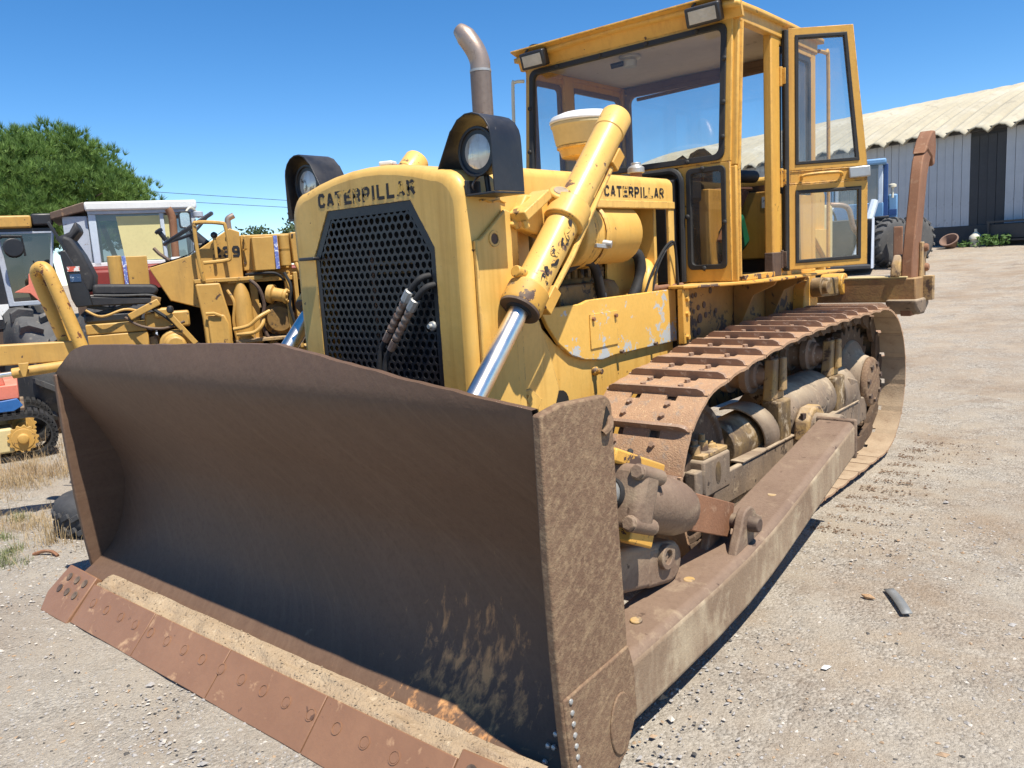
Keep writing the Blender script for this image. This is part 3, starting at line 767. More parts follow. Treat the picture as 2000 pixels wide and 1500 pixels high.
# --- tracks
PITCH = .2265
TW = .56
def shoe_mesh():
    m = MB(); h = TW / 2
    m.mi = 0
    # plate with two relief windows at its trailing edge
    prof = [(-.070, .002), (-.03, .008), (.045, .008), (.091, 0)]
    n = len(prof)
    vs = [(sx * h, y, z) for sx in (-1, 1) for (y, z) in prof] + [(sx * h, y, z - .014) for sx in (-1, 1) for (y, z) in prof]
    fs = []
    for i in range(n - 1):
        fs += [(i, i + 1, n + i + 1, n + i), (2 * n + i, 3 * n + i, 3 * n + i + 1, 2 * n + i + 1), (i, 2 * n + i, 2 * n + i + 1, i + 1), (n + i, n + i + 1, 3 * n + i + 1, 3 * n + i)]
    fs += [(0, n, 3 * n, 2 * n), (n - 1, 3 * n - 1, 4 * n - 1, 2 * n - 1)]
    m.add(vs, fs)
    for a, b in ((-h, -.128), (-.070, .070), (.128, h)): m.box(a, b, -.112, -.0702, -.013, .0015)
    m.box(-h, h, -.127, -.1122, -.016, .008)
    # grouser
    m.mi = 1
    g = [(-h + .004, .0), (-h + .022, .038), (-h + .05, .049), (h - .05, .049), (h - .022, .038), (h - .004, .0)]
    k = len(g)
    vs = [(x, .0912 + z * .10, z - .012) for x, z in g] + [(x, .111 + z * .05, z - .012) for x, z in g]
    m.add(vs, [tuple(range(k)), tuple(reversed(range(k, 2 * k)))] + [(i, k + i, k + (i + 1) % k, (i + 1) % k) for i in range(k)])
    for x in (-.105, .105):
        for y in (-.036, .036): m.bolt((x, y, .008), (0, 0, 1), .0155, .016)
    me = m.mesh('track_shoe', ['shoe_rust', 'shoe_worn', 'shoe_dust'], 30)
    for p in me.polygons:
        if p.normal.z < -.5: p.material_index = 2
    return me
mk('shoe_dust', (.40, .305, .205), (.30, .215, .14), 6, (.24, .17, .11), .58, 12, .12, rough=.95, bump=.4, bsc=80, spec=.15)
SHOE = shoe_mesh()
def track_path():
    ic, ir = (3.57, .53), .485
    sc_, sr = (6.20, .60), .545
    P = []
    # top run forward
    top = [(6.20, sc_[1] + sr), (5.6, 1.146), (5.05, 1.142), (4.6, 1.126), (4.25, 1.10), (3.9, 1.065), (3.57, ic[1] + ir)]
    for a, b in zip(top, top[1:]):
        for i in range(12): P.append((a[0] + (b[0] - a[0]) * i / 12, a[1] + (b[1] - a[1]) * i / 12))
    for i in range(41):
        an = math.radians(90 + 180 * i / 40); P.append((ic[0] + ir * math.cos(an), ic[1] + ir * math.sin(an)))
    for i in range(1, 30): P.append((ic[0] + (sc_[0] - ic[0]) * i / 30, .045 + .01 * i / 30))
    for i in range(41):
        an = math.radians(-90 + 180 * i / 40); P.append((sc_[0] + sr * math.cos(an), sc_[1] + sr * math.sin(an)))
    P[-1] = P[0]
    return P
def track(s):
    P = track_path(); cx = s * .94
    ln = [0]
    for a, b in zip(P, P[1:]): ln.append(ln[-1] + math.hypot(b[0] - a[0], b[1] - a[1]))
    n = round(ln[-1] / PITCH); p = ln[-1] / n
    def at(d):
        d %= ln[-1]
        for i in range(len(P) - 1):
            if d <= ln[i + 1] and ln[i + 1] > ln[i]:
                t = (d - ln[i]) / (ln[i + 1] - ln[i]); return Vector((0, P[i][0] + (P[i + 1][0] - P[i][0]) * t, P[i][1] + (P[i + 1][1] - P[i][1]) * t))
        return Vector((0, *P[0]))
    c = MB(); places = []
    for i in range(n):
        d0 = i * p + .05
        a = at(d0 - p / 2); b = at(d0 + p / 2); t = (b - a).normalized(); nn = Vector((0, -t.z, t.y)); nn = -nn if (i == 0 and nn.z < 0) else nn
        places.append((d0, (a + b) / 2, t))
    for d0, q, t in places:
        nrm = Vector((0, t.z, -t.y))   # travel is forward on top, so outward is up there
        lat = t.cross(nrm)
        R = Matrix((lat, t, nrm)).transposed()
        for x in (-.085, .085):
            k = len(c.v)
            for sx in (-.016, .016):
                for (yy, zz) in ((-.132, -.03), (-.132, -.085), (-.08, -.115), (.0, -.105), (.075, -.115), (.132, -.085), (.132, -.03), (.08, -.012), (-.08, -.012)):
                    c.v.append(tuple(Vector((cx, q.y, q.z)) + R @ Vector((x + sx + (.012 if x > 0 else -.012) * (1 if yy > 0 else -1) * .6, yy, zz))))
            c.f += [tuple(k + i for i in range(9)), tuple(k + 9 + i for i in reversed(range(9)))] + [(k + i, k + 9 + i, k + 9 + (i + 1) % 9, k + (i + 1) % 9) for i in range(9)]
            c.m += [0] * 11
        c.cyl(Vector((cx, q.y, q.z)) + R @ Vector((-.1, .113, -.07)), Vector((cx, q.y, q.z)) + R @ Vector((.1, .113, -.07)), .03, n=8)
    tr = c.build('track', 'chain_dirty', DZ, bev=0)
    for i, (d0, q, t) in enumerate(places):
        nrm = Vector((0, t.z, -t.y)); lat = t.cross(nrm)
        R = Matrix((lat, t, nrm)).transposed().to_4x4()
        j = random.uniform(-.008, .008)
        R.translation = (cx + random.uniform(-.003, .003), q.y, q.z)
        o = put('track_shoe', SHOE, tr, bev=0)
        o.matrix_local = R @ Matrix.Rotation(j, 4, 'X')
track(1); track(-1)

def track_frame(s):
    cx = .94
    X = lambda a, b: (min(s * a, s * b), max(s * a, s * b))
    m = MB(); x0, x1 = X(.78, 1.12)
    m.box(*X(1.085, 1.12), 3.62, 5.95, .325, .50)            # outer rail
    m.box(*X(.78, .80), 3.62, 5.95, .325, .50)
    m.box(*X(.80, 1.085), 3.9, 5.9, .34, .47)
    f = m.build('track_frame', 'frame_grey', DZ, bev=.01)
    # rail top lip
    w = MB(); w.box(*X(1.05, 1.128), 3.95, 5.9, .5005, .512); w.build('rail_lip', 'frame_grey', f, bev=.003)
    # recoil housing: big half drum between the brackets
    w = MB(); w.lathe((s * .93, 4.66, .60), (0, 1, 0), [(0, .17), (.01, .185), (.80, .185), (.84, .165)], 28); w.build('recoil_housing', 'frame_grey', f, bev=.004)
    w = MB(); w.lathe((s * .93, 5.62, .58), (0, 1, 0), [(0, .20), (.25, .20), (.36, .16)], 24); w.build('recoil_cover', 'frame_grey', f, bev=.006)
    w = MB(); w.lathe((s * .93, 3.98, .56), (0, 1, 0), [(0, .135), (.5, .15)], 22); w.build('front_guard', 'frame_oily', f, bev=.004)
    # loose curved guard plate
    w = MB(); w.grid(lambda a, t: (s * (.93 + .185 * math.sin(a)), 4.20 + .20 * t + .05 * a, .565 + .185 * math.cos(a)), lin(-.3, 2.0, 14), lin(0, 1, 2))
    o = w.build('guard_plate', 'frame_grey', f, bev=0, smooth=60); md = o.modifiers.new('thick', 'SOLIDIFY'); md.thickness = .012
    # carrier roller brackets
    for y in (4.58, 5.55):
        w = MB()
        w.prism([(1.00, .505), (1.115, .505), (1.115, .74), (1.00, .75)] if s > 0 else [(-1.00, .505), (-1.115, .505), (-1.115, .74), (-1.00, .75)], 'xz', y - .095, y + .075)
        br = w.build('roller_bracket', 'frame_oily', f, bev=.012)
        w = MB(); w.prism([(y - .10, .742), (y + .08, .742), (y + .078, .79), (y + .055, .80), (y + .05, .985), (y - .055, .985), (y - .085, .80)], 'yz', *X(1.005, 1.07))
        w.prism([(y - .02, .79), (y + .06, .79), (y + .058, .99), (y - .0, .99)], 'yz', *X(1.0705, 1.10))
        w.build('bracket_cap', 'frame_paint', f, bev=.01)
        for dy in (-.04, .03):
            w = MB(); w.bolt((s * 1.04, y + dy, .985), (0, 0, 1), .016, .016); w.build('bracket_bolt', 'dark_rust', f, bev=0)
        w = MB(); w.lathe((s * .72, y - .02, .885), (s, 0, 0), [(0, .06), (.02, .06), (.02, .118), (.065, .118), (.07, .09), (.15, .09), (.155, .118), (.20, .118), (.205, .085), (.235, .08), (.24, .06), (.29, .055)], 28)
        w.build('carrier_roller', 'shoe_worn', f, bev=.003)
    # idler
    w = MB(); w.lathe((s * .85, 3.57, .53), (s, 0, 0), [(0, .30), (.0, .365), (.05, .37), (.055, .39), (.125, .39), (.13, .37), (.18, .365), (.18, .335), (.165, .32), (.165, .14), (.20, .12), (.2, .05)], 40)
    w.build('idler', 'chain_dirty', f, bev=.003)
    # idler yoke block with oval slot, bolts, pin
    w = MB(); w.box(*X(1.02, 1.125), 3.50, 3.80, .42, .615); yb_ = w.build('idler_block', 'frame_grey', f, bev=.014)
    w = MB(); w.prism([(3.655 + .030 * math.cos(a), .525 + .058 * math.sin(a)) for a in [2 * PI * i / 16 for i in range(16)]], 'yz', *X(1.122, 1.1268)); w.build('block_slot', 'frame_oily', f, bev=0)
    w = MB(); w.box(*X(.98, 1.115), 3.52, 3.79, .6155, .64)
    w.build('block_cap', 'frame_paint', f, bev=.006)
    for (yy, hh) in ((3.55, .07), (3.63, .085), (3.72, .03)):
        w = MB(); w.lathe((s * 1.05, yy, .638), (0, 0, 1), [(0, .034), (hh * .6, .03), (hh * .62, .017), (hh, .016)], 12); w.build('block_bolt', 'frame_paint', f, bev=.002)
    w = MB(); w.cyl((s * .98, 3.455, .545), (s * 1.115, 3.455, .545), .022); w.box(*X(1.06, 1.122), 3.42, 3.495, .40, .575); w.build('block_pin', 'frame_grey', f, bev=.008)
    # track rollers
    for i in range(6):
        y = 3.98 + i * .36
        w = MB(); w.lathe((s * .80, y, .245), (s, 0, 0), [(0, .1), (.03, .12), (.06, .12), (.065, .095), (.2, .095), (.205, .12), (.24, .12), (.27, .1)], 20); w.build('track_roller', 'chain_dirty', f, bev=0)
    w = MB(); w.box(*X(1.075, 1.10), 3.8, 5.95, .16, .326); w.build('roller_guard', 'frame_grey', f, bev=.01)
    # pivot saddle for the push-arm trunnion
    w = MB(); w.prism([(4.66, .47), (4.98, .47), (4.96, .60), (4.88, .665), (4.76, .665), (4.68, .60)], 'yz', *X(1.121, 1.21)); w.build('trunnion_cap', 'frame_paint', f, bev=.015)
    for yy in (4.70, 4.94):
        w = MB(); w.bolt((s * 1.17, yy, .61), (0, 0, 1), .02, .03); w.build('cap_bolt', 'dark_rust', f, bev=0)
    # sprocket and final drive
    w = MB(); teeth = 25; pts = []
    for i in range(teeth * 4):
        a = 2 * PI * i / (teeth * 4); r = .435 if i % 4 in (0, 1) else .385
        pts.append((6.20 + r * math.cos(a), .60 + r * math.sin(a)))
    w.prism(pts, 'yz', *X(.90, .97)); w.build('sprocket', 'chain_dirty', f, bev=.006)
    w = MB(); w.lathe((s * .66, 6.20, .60), (s, 0, 0), [(0, .36), (.15, .36), (.24, .335), (.33, .30), (.36, .24), (.40, .20), (.43, .19), (.44, .17)], 36); w.build('final_drive', 'frame_grey', f, bev=.008)
    w = MB(); w.lathe((s * 1.095, 6.20, .60), (s, 0, 0), [(0, .185), (.02, .185), (.04, .17), (.052, .10), (.055, .04)], 28); hub = w.build('hub_cap', 'plate_brown', f, bev=.006)
    for i in range(7):
        a = 2 * PI * i / 7 + .3; w = MB(); w.bolt((s * 1.125, 6.20 + .135 * math.cos(a), .60 + .135 * math.sin(a)), (s, 0, 0), .022, .03); w.build('hub_bolt', 'dark_rust', f, bev=0)
    w = MB(); w.prism([(5.72, .33), (6.10, .33), (6.12, .50), (5.98, .52), (5.9, .66), (5.74, .70)], 'yz', *X(1.0, 1.118)); w.build('drive_support', 'frame_grey', f, bev=.012)
track_frame(1); track_frame(-1)

# --- radiator guard
GY = 2.45
def guard():
    hw = .60
    def outline(inset):
        r = .12
        a = hw - inset; zt = 2.045 - inset
        pts = [(-a, .62)]
        pts += [(-a + r - r * math.cos(math.radians(t)), zt - r + r * math.sin(math.radians(t))) for t in range(0, 91, 15)]
        for i in range(1, 8):
            x = (-a + r) + (2 * a - 2 * r) * i / 8; pts.append((x, zt + .065 * (1 - (x / (a - r)) ** 2)))
        pts += [(a - r + r * math.sin(math.radians(t)), zt - r + r * math.cos(math.radians(t))) for t in range(0, 91, 15)]
        pts.append((a, .62))
        return pts
    secs = [(GY, .045), (GY + .003, .032), (GY + .010, .018), (GY + .022, .007), (GY + .038, .002), (GY + .055, 0), (2.80, 0)]
    m = MB(); vs = []; n = None
    for y, ins in secs:
        o = outline(ins); n = len(o); vs += [(x, y, z) for x, z in o]
    fs = [(k * n + i, k * n + i + 1, (k + 1) * n + i + 1, (k + 1) * n + i) for k in range(len(secs) - 1) for i in range(n - 1)]
    L_ = len(secs) - 1
    fs.append(tuple(L_ * n + i for i in range(n)))
    m.add(vs, fs)
    # front face with the grille opening (open at the bottom)
    o = outline(.045)
    inner = [(.425, .62), (.425, 1.725), (.295, 1.935), (-.295, 1.935), (-.425, 1.725), (-.425, .62)]
    k = len(m.v); pts = o + inner
    m.v += [(x, GY, z) for x, z in pts]; m.f.append(tuple(range(k, k + len(pts)))); m.m.append(0)
    # return lip into the opening
    k = len(m.v); m.v += [(x, GY, z) for x, z in inner] + [(x, GY + .06, z) for x, z in inner]
    m.f += [(k + i, k + i + 1, k + 7 + i, k + 6 + i) for i in range(5)]; m.m += [0] * 5
    bm_me = m.build('radiator_guard', 'yellow_clean', DZ, bev=0, smooth=35)
    g = bm_me
    # perforated plate
    w = MB(); p = .0405; yy = GY + .006; r = .0152; rows = int((1.93 - .62) / (p * .866)) + 1
    def halfw(z): return .425 if z < 1.725 else .425 - (z - 1.725) * (.13 / .21)
    for j in range(rows):
        z = .635 + j * p * .866
        if z > 1.90: break
        k = 0; off = (j % 2) * p / 2
        nx = 12
        for i in range(-nx, nx + 1):
            x = i * p + off
            if abs(x) > halfw(z) - .026: continue
            b = len(w.v)
            hexa = [(x + p / math.sqrt(3) * math.cos(math.radians(30 + 60 * q)), z + p / math.sqrt(3) * math.sin(math.radians(30 + 60 * q))) for q in range(6)]
            outer = []
            for q in range(6):
                a_, b_ = hexa[q], hexa[(q + 1) % 6]; outer += [a_, ((a_[0] + b_[0]) / 2, (a_[1] + b_[1]) / 2)]
            inn = [(x + r * math.cos(math.radians(30 + 30 * q)), z + r * math.sin(math.radians(30 + 30 * q))) for q in range(12)]
            w.v += [(a_, yy, c_) for a_, c_ in outer] + [(a_, yy, c_) for a_, c_ in inn] + [(a_, yy + .006, c_) for a_, c_ in inn]
            for q in range(12):
                qn = (q + 1) % 12
                w.f += [(b + q, b + qn, b + 12 + qn, b + 12 + q), (b + 12 + q, b + 12 + qn, b + 24 + qn, b + 24 + q)]; w.m += [0, 0]
    w.build('grille', 'black_paint', g, bev=0, smooth=0, fix=False)
    w = MB()   # border of the grille plate
    outp = [(.424, .62), (.424, 1.722), (.293, 1.933), (-.293, 1.933), (-.424, 1.722), (-.424, .62)]
    inp = [(.395, .62), (.395, 1.70), (.275, 1.893), (-.275, 1.893), (-.395, 1.70), (-.395, .62)]
    n6 = 6
    w.v += [(x, GY + .0045, z) for x, z in outp] + [(x, GY + .0045, z) for x, z in inp] + [(x, GY + .012, z) for x, z in inp]
    for i in range(5):
        w.f += [(i, i + 1, n6 + i + 1, n6 + i), (n6 + i, n6 + i + 1, 2 * n6 + i + 1, 2 * n6 + i)]; w.m += [0, 0]
    w.build('grille_border', 'black_paint', g, bev=0, smooth=0)
    w = MB(); w.box(-.44, .44, GY + .12, GY + .13, .62, 1.95)
    w.build('radiator_core', 'dark_void', g, bev=0)
    for z, x0, x1 in ((1.66, -.08, .2), (1.62, -.06, .2)):
        w = MB(); w.box(x0, x1, GY + .075, GY + .085, z, z + .02); w.build('fan_bar', 'engine_dirty', g, bev=0)
    w = MB(); w.box(-.09, -.07, GY + .07, GY + .08, .7, 1.75); w.build('core_strip', 'brown_rust', g, bev=0)
    block_letters('CATERPILLAR', .068, .70, 'letter_black', g, axes((1, 0, 0), (0, 0, 1), (-.36, GY - .0008, 1.952)))
    # dark bar sticking out on the far side
    w = MB(); w.box(-.49, -.37, GY - .05, GY - .012, 1.706, 1.722); w.build('latch_bar', 'black_paint', g, bev=.004)
    # hoses with fittings in front of the grille
    hy = GY - .05
    for k, (x0, z0) in enumerate(((.335, 1.575), (.365, 1.535))):
        base = [(x0 + .04, GY + .02, z0 + .03), (x0 + .02, hy + .02, z0 + .02), (x0 - .03, hy, z0 - .03)]
        d = Vector((-.46, -.06, -.62)).normalized()
        q = Vector((x0 - .03, hy, z0 - .03))
        w = MB(); w.tube(smooth_path(base, 4), .0145, 10); w.build('hose_elbow', 'rubber', g, bev=0)
        w = MB(); w.lathe(q, d, [(0, .015), (.004, .022), (.055, .022), (.06, .016)], 8); w.build('hose_fitting', 'galv', g, bev=0)
        w = MB(); prof = []
        for i in range(5):
            t = .06 + i * .033; prof += [(t, .0155), (t + .006, .019), (t + .024, .019), (t + .03, .0155)]
        w.lathe(q, d, prof, 12); w.build('hose_coupling', 'fitting', g, bev=0)
        e0 = q + d * .228
        w = MB(); w.lathe(e0, d, [(0, .019), (.05, .017)], 8); w.build('hose_ferrule', 'fitting', g, bev=0)
        e1 = e0 + d * .05
        w = MB(); w.tube(smooth_path([e1, e1 + d * .05, e1 + Vector((-.05, -.01, -.14)), e1 + Vector((-.062, .0, -.30)), e1 + Vector((-.06, .02, -.55)), e1 + Vector((-.05, .03, -.75))]), .0135, 10)
        w.build('hose', 'rubber', g, bev=0)
    w = MB(); w.lathe((.375, GY + .006, 1.385), (0, -1, 0), [(0, .022), (.012, .02), (.016, .012), (.03, .01)], 10); w.build('grille_bolt', 'galv', g, bev=0)
    # filler cap on top
    w = MB(); w.lathe((-.03, 2.68, 2.06), (0, 0, 1), [(0, .06), (.03, .06), (.035, .05), (.05, .045)], 20); w.build('filler_neck', 'frame_oily', g, bev=.004)
    w = MB(); w.lathe((-.03, 2.68, 2.105), (.1, 0, 1), [(0, .05), (.02, .05), (.03, .03)], 18); w.build('filler_cap', 'brown_rust', g, bev=.006)
    w = MB(); w.box(-.09, -.02, 2.62, 2.68, 2.13, 2.15, rz(.4)); w.build('filler_rag', 'white_paint', g, bev=.006)
    # bolted plate on the left side, with tow hole; seam; patch
    for s in (-1, 1):
        w = MB(); w.prism([(2.50, .70), (2.735, .70), (2.735, 1.86), (2.70, 1.87), (2.53, 1.745), (2.50, 1.74)], 'yz', min(s * .601, s * .622), max(s * .601, s * .622))
        w.build('side_plate', 'yellow_clean', g, bev=.006)
        w = MB(); w.ring((s * .6225, 2.615, 1.745), (s, 0, 0), [(-.002, .036), (.004, .035), (.004, .024), (-.002, .024)], 18); w.build('tow_eye', 'yellow_clean', g, bev=0)
        w = MB(); w.lathe((s * .6205, 2.615, 1.745), (s, 0, 0), [(0, .023), (.0028, .023)], 16); w.build('tow_hole', 'dark_rust', g, bev=0)
        w = MB(); w.tube([(s * .604, 2.56 + .015 * i, 1.905 + .004 * math.sin(i)) for i in range(12)], .004, 6); w.build('weld_seam', 'yellow_chipped', g, bev=0)
    return g
GUARD = guard()

# --- body sides under the hood: trunnion support plate, lower side panels, frame
def body():
    m = MB()
    for s in (-1, 1):
        X = lambda a, b: (min(s * a, s * b), max(s * a, s * b))
        m2 = MB(); m2.prism([(2.801, .70), (3.02, .70), (3.16, 1.0), (3.10, 1.18), (2.98, 1.46), (2.98, 1.93), (2.801, 1.93)], 'yz', *X(.46, .52)); sp = m2.build('nose_side', 'yellow_clean', DZ, bev=.006)
        m2 = MB(); m2.prism([(2.78, .74), (2.98, .98), (2.90, 1.045), (2.80, 1.04), (2.72, .98), (2.72, .74)], 'yz', *X(.521, .55)); m2.build('nose_gusset', 'yellow_clean', sp, bev=.005)
        for (y, z) in ((2.86, 1.0), (2.94, .90)):
            w = MB(); w.bolt((s * .55, y, z), (s, 0, 0), .022, .02); w.build('gusset_bolt', 'yellow_clean', sp, bev=0)
        m2 = MB(); m2.prism([(3.06, 1.405), (3.40, 1.405), (3.475, 1.42), (4.405, 1.42), (4.405, 1.10), (3.71, 1.10), (3.58, 1.09), (3.42, 1.11), (3.30, 1.15), (3.20, 1.22), (3.12, 1.31)], 'yz', *X(.475, .50))
        pn = m2.build('side_panel', 'yellow_scuffed', DZ, bev=.005)
        # access cover with its two studs
        m2 = MB(); m2.box(*X(.5005, .5065), 3.47, 3.735, 1.16, 1.345); m2.build('access_cover', 'yellow_scuffed', pn, bev=.002)
        for y in (3.495, 3.71):
            w = MB(); w.bolt((s * .5065, y, 1.318), (s, 0, 0), .012, .014); w.build('cover_stud', 'brown_rust', pn, bev=0)
        for (y, z) in ((3.76, 1.113), (4.13, 1.115)):
            w = MB(); w.bolt((s * .5005, y, z), (s, 0, 0), .012, .02); w.build('panel_bolt', 'dark_rust', pn, bev=0)
        # main frame below the panel
        m2 = MB(); m2.prism([(2.80, .55), (4.4, .55), (4.4, 1.12), (3.71, 1.10), (3.58, 1.09), (3.2, 1.22), (3.0, 1.40), (2.80, 1.40)], 'yz', *X(.40, .474)); fr = m2.build('main_frame', 'yellow', DZ, bev=.006)
        w = MB(); w.lathe((s * .474, 3.53, 1.035), (s, 0, 0), [(0, .025), (.02, .024), (.024, .017), (.055, .015)], 12); w.build('frame_plug', 'yellow_chipped', fr, bev=.002)
        w = MB(); w.prism(arcpts(3.22, .91, .07, 0, 180, 8), 'yz', *X(.473, .478)); w.build('frame_slot', 'dark_void', fr, bev=0)
    # front rear closing faces
    w = MB(); w.box(-.44, .44, 2.805, 4.4, .6, .72); w.build('belly_guard', 'dark_rust', DZ)
    # hood
    hw = .50
    prof = [(-hw, 1.925), (-hw, 2.03)] + [(-hw + .055 - .055 * math.cos(math.radians(t)), 2.03 + .05 * math.sin(math.radians(t))) for t in (20, 45, 70, 90)]
    prof += [(-.2, 2.092), (.2, 2.092)] + [(hw - .055 + .055 * math.sin(math.radians(t)), 2.03 + .05 * math.cos(math.radians(t))) for t in (0, 20, 45, 70)] + [(hw, 2.03), (hw, 1.925)]
    prof += [(hw - .03, 1.925), (hw - .03, 2.02), (.42, 2.05), (-.42, 2.05), (-hw + .03, 2.02), (-hw + .03, 1.925)]
    w = MB(); w.prism(prof, 'xz', 2.802, 4.40); hd = w.build('hood', 'yellow_clean', DZ, bev=.004, smooth=30)
    for s in (-1, 1):
        w = MB(); w.box(min(s * .485, s * .512), max(s * .485, s * .512), 2.86, 4.402, 1.895, 1.938); w.build('hood_rail', 'yellow_clean', hd, bev=.005)
        w = MB(); w.box(min(s * .485, s * .505), max(s * .485, s * .505), 4.335, 4.40, 1.44, 1.894); w.build('hood_post', 'yellow_clean', hd, bev=.004)
    block_letters('CATERPILLAR', .060, .64, 'letter_black', hd, axes((0, 1, 0), (0, 0, 1), (.5008, 3.655, 1.955)))
    block_letters('CATERPILLAR', .060, .64, 'letter_black', hd, axes((0, -1, 0), (0, 0, 1), (-.5008, 4.3, 1.955)))
    # breather cap near the cab
    w = MB(); w.cyl((.36, 4.22, 2.06), (.36, 4.22, 2.12), .035); w.build('breather_pipe', 'brown_rust', hd, bev=.002)
    w = MB(); w.lathe((.36, 4.22, 2.115), (0, 0, 1), [(0, .05), (.03, .05), (.045, .03), (.06, .03)], 16); w.build('breather_cap', 'galv', hd, bev=.003)
    # air pre-cleaner
    c = (.20, 3.95)
    w = MB(); w.lathe((*c, 2.08), (0, 0, 1), [(0, .064), (.135, .064)], 22); pc = w.build('air_precleaner', 'yellow_clean', hd, bev=.004)
    w = MB(); w.lathe((*c, 2.275), (0, 0, 1), [(0, .168), (.01, .176), (.10, .194), (.108, .202), (.125, .202)], 30); w.build('cleaner_bowl', 'cream_yellow', hd, bev=.003)
    w = MB(); w.lathe((*c, 2.205), (0, 0, 1), [(0, .10), (.008, .145), (.05, .158), (.056, .172), (.069, .172)], 30); w.build('cleaner_base', 'yellow', hd, bev=.003)
    w = MB(); w.lathe((*c, 2.401), (0, 0, 1), [(0, .206), (.012, .208), (.035, .195), (.055, .14), (.06, .06)], 30); w.build('cleaner_lid', 'white_paint', hd, bev=.004)
    # exhaust stack
    ex = (-.03, 3.33)
    w = MB(); w.lathe((*ex, 2.08), (0, 0, 1), [(0, .056), (.57, .056)], 24); st = w.build('exhaust_stack', 'exhaust_steel', DZ, bev=0)
    P = smooth_path([(*ex, 2.651), (ex[0] - .002, ex[1], 2.70), (ex[0] - .02, ex[1] - .012, 2.76), (ex[0] - .062, ex[1] - .03, 2.83), (ex[0] - .10, ex[1] - .045, 2.875)], 5)
    w = MB(); w.tube(P, .052, 24, rads=[.0535 + (0 if i < len(P) - 6 else -.004 * (i - len(P) + 6)) for i in range(len(P))])
    w.build('exhaust_tip', 'exhaust_tip', st, bev=0)
    w = MB(); w.ring((*ex, 2.642), (0, 0, 1), [(0, .0575), (.012, .0575), (.012, .05), (0, .05)], 24); w.build('exhaust_weld', 'galv', st, bev=0)
mk('cream_yellow', (.58, .47, .24), (.52, .41, .2), 4, (.3, .2, .1), .68, 9, .05, rough=.6, bump=.08)
body()

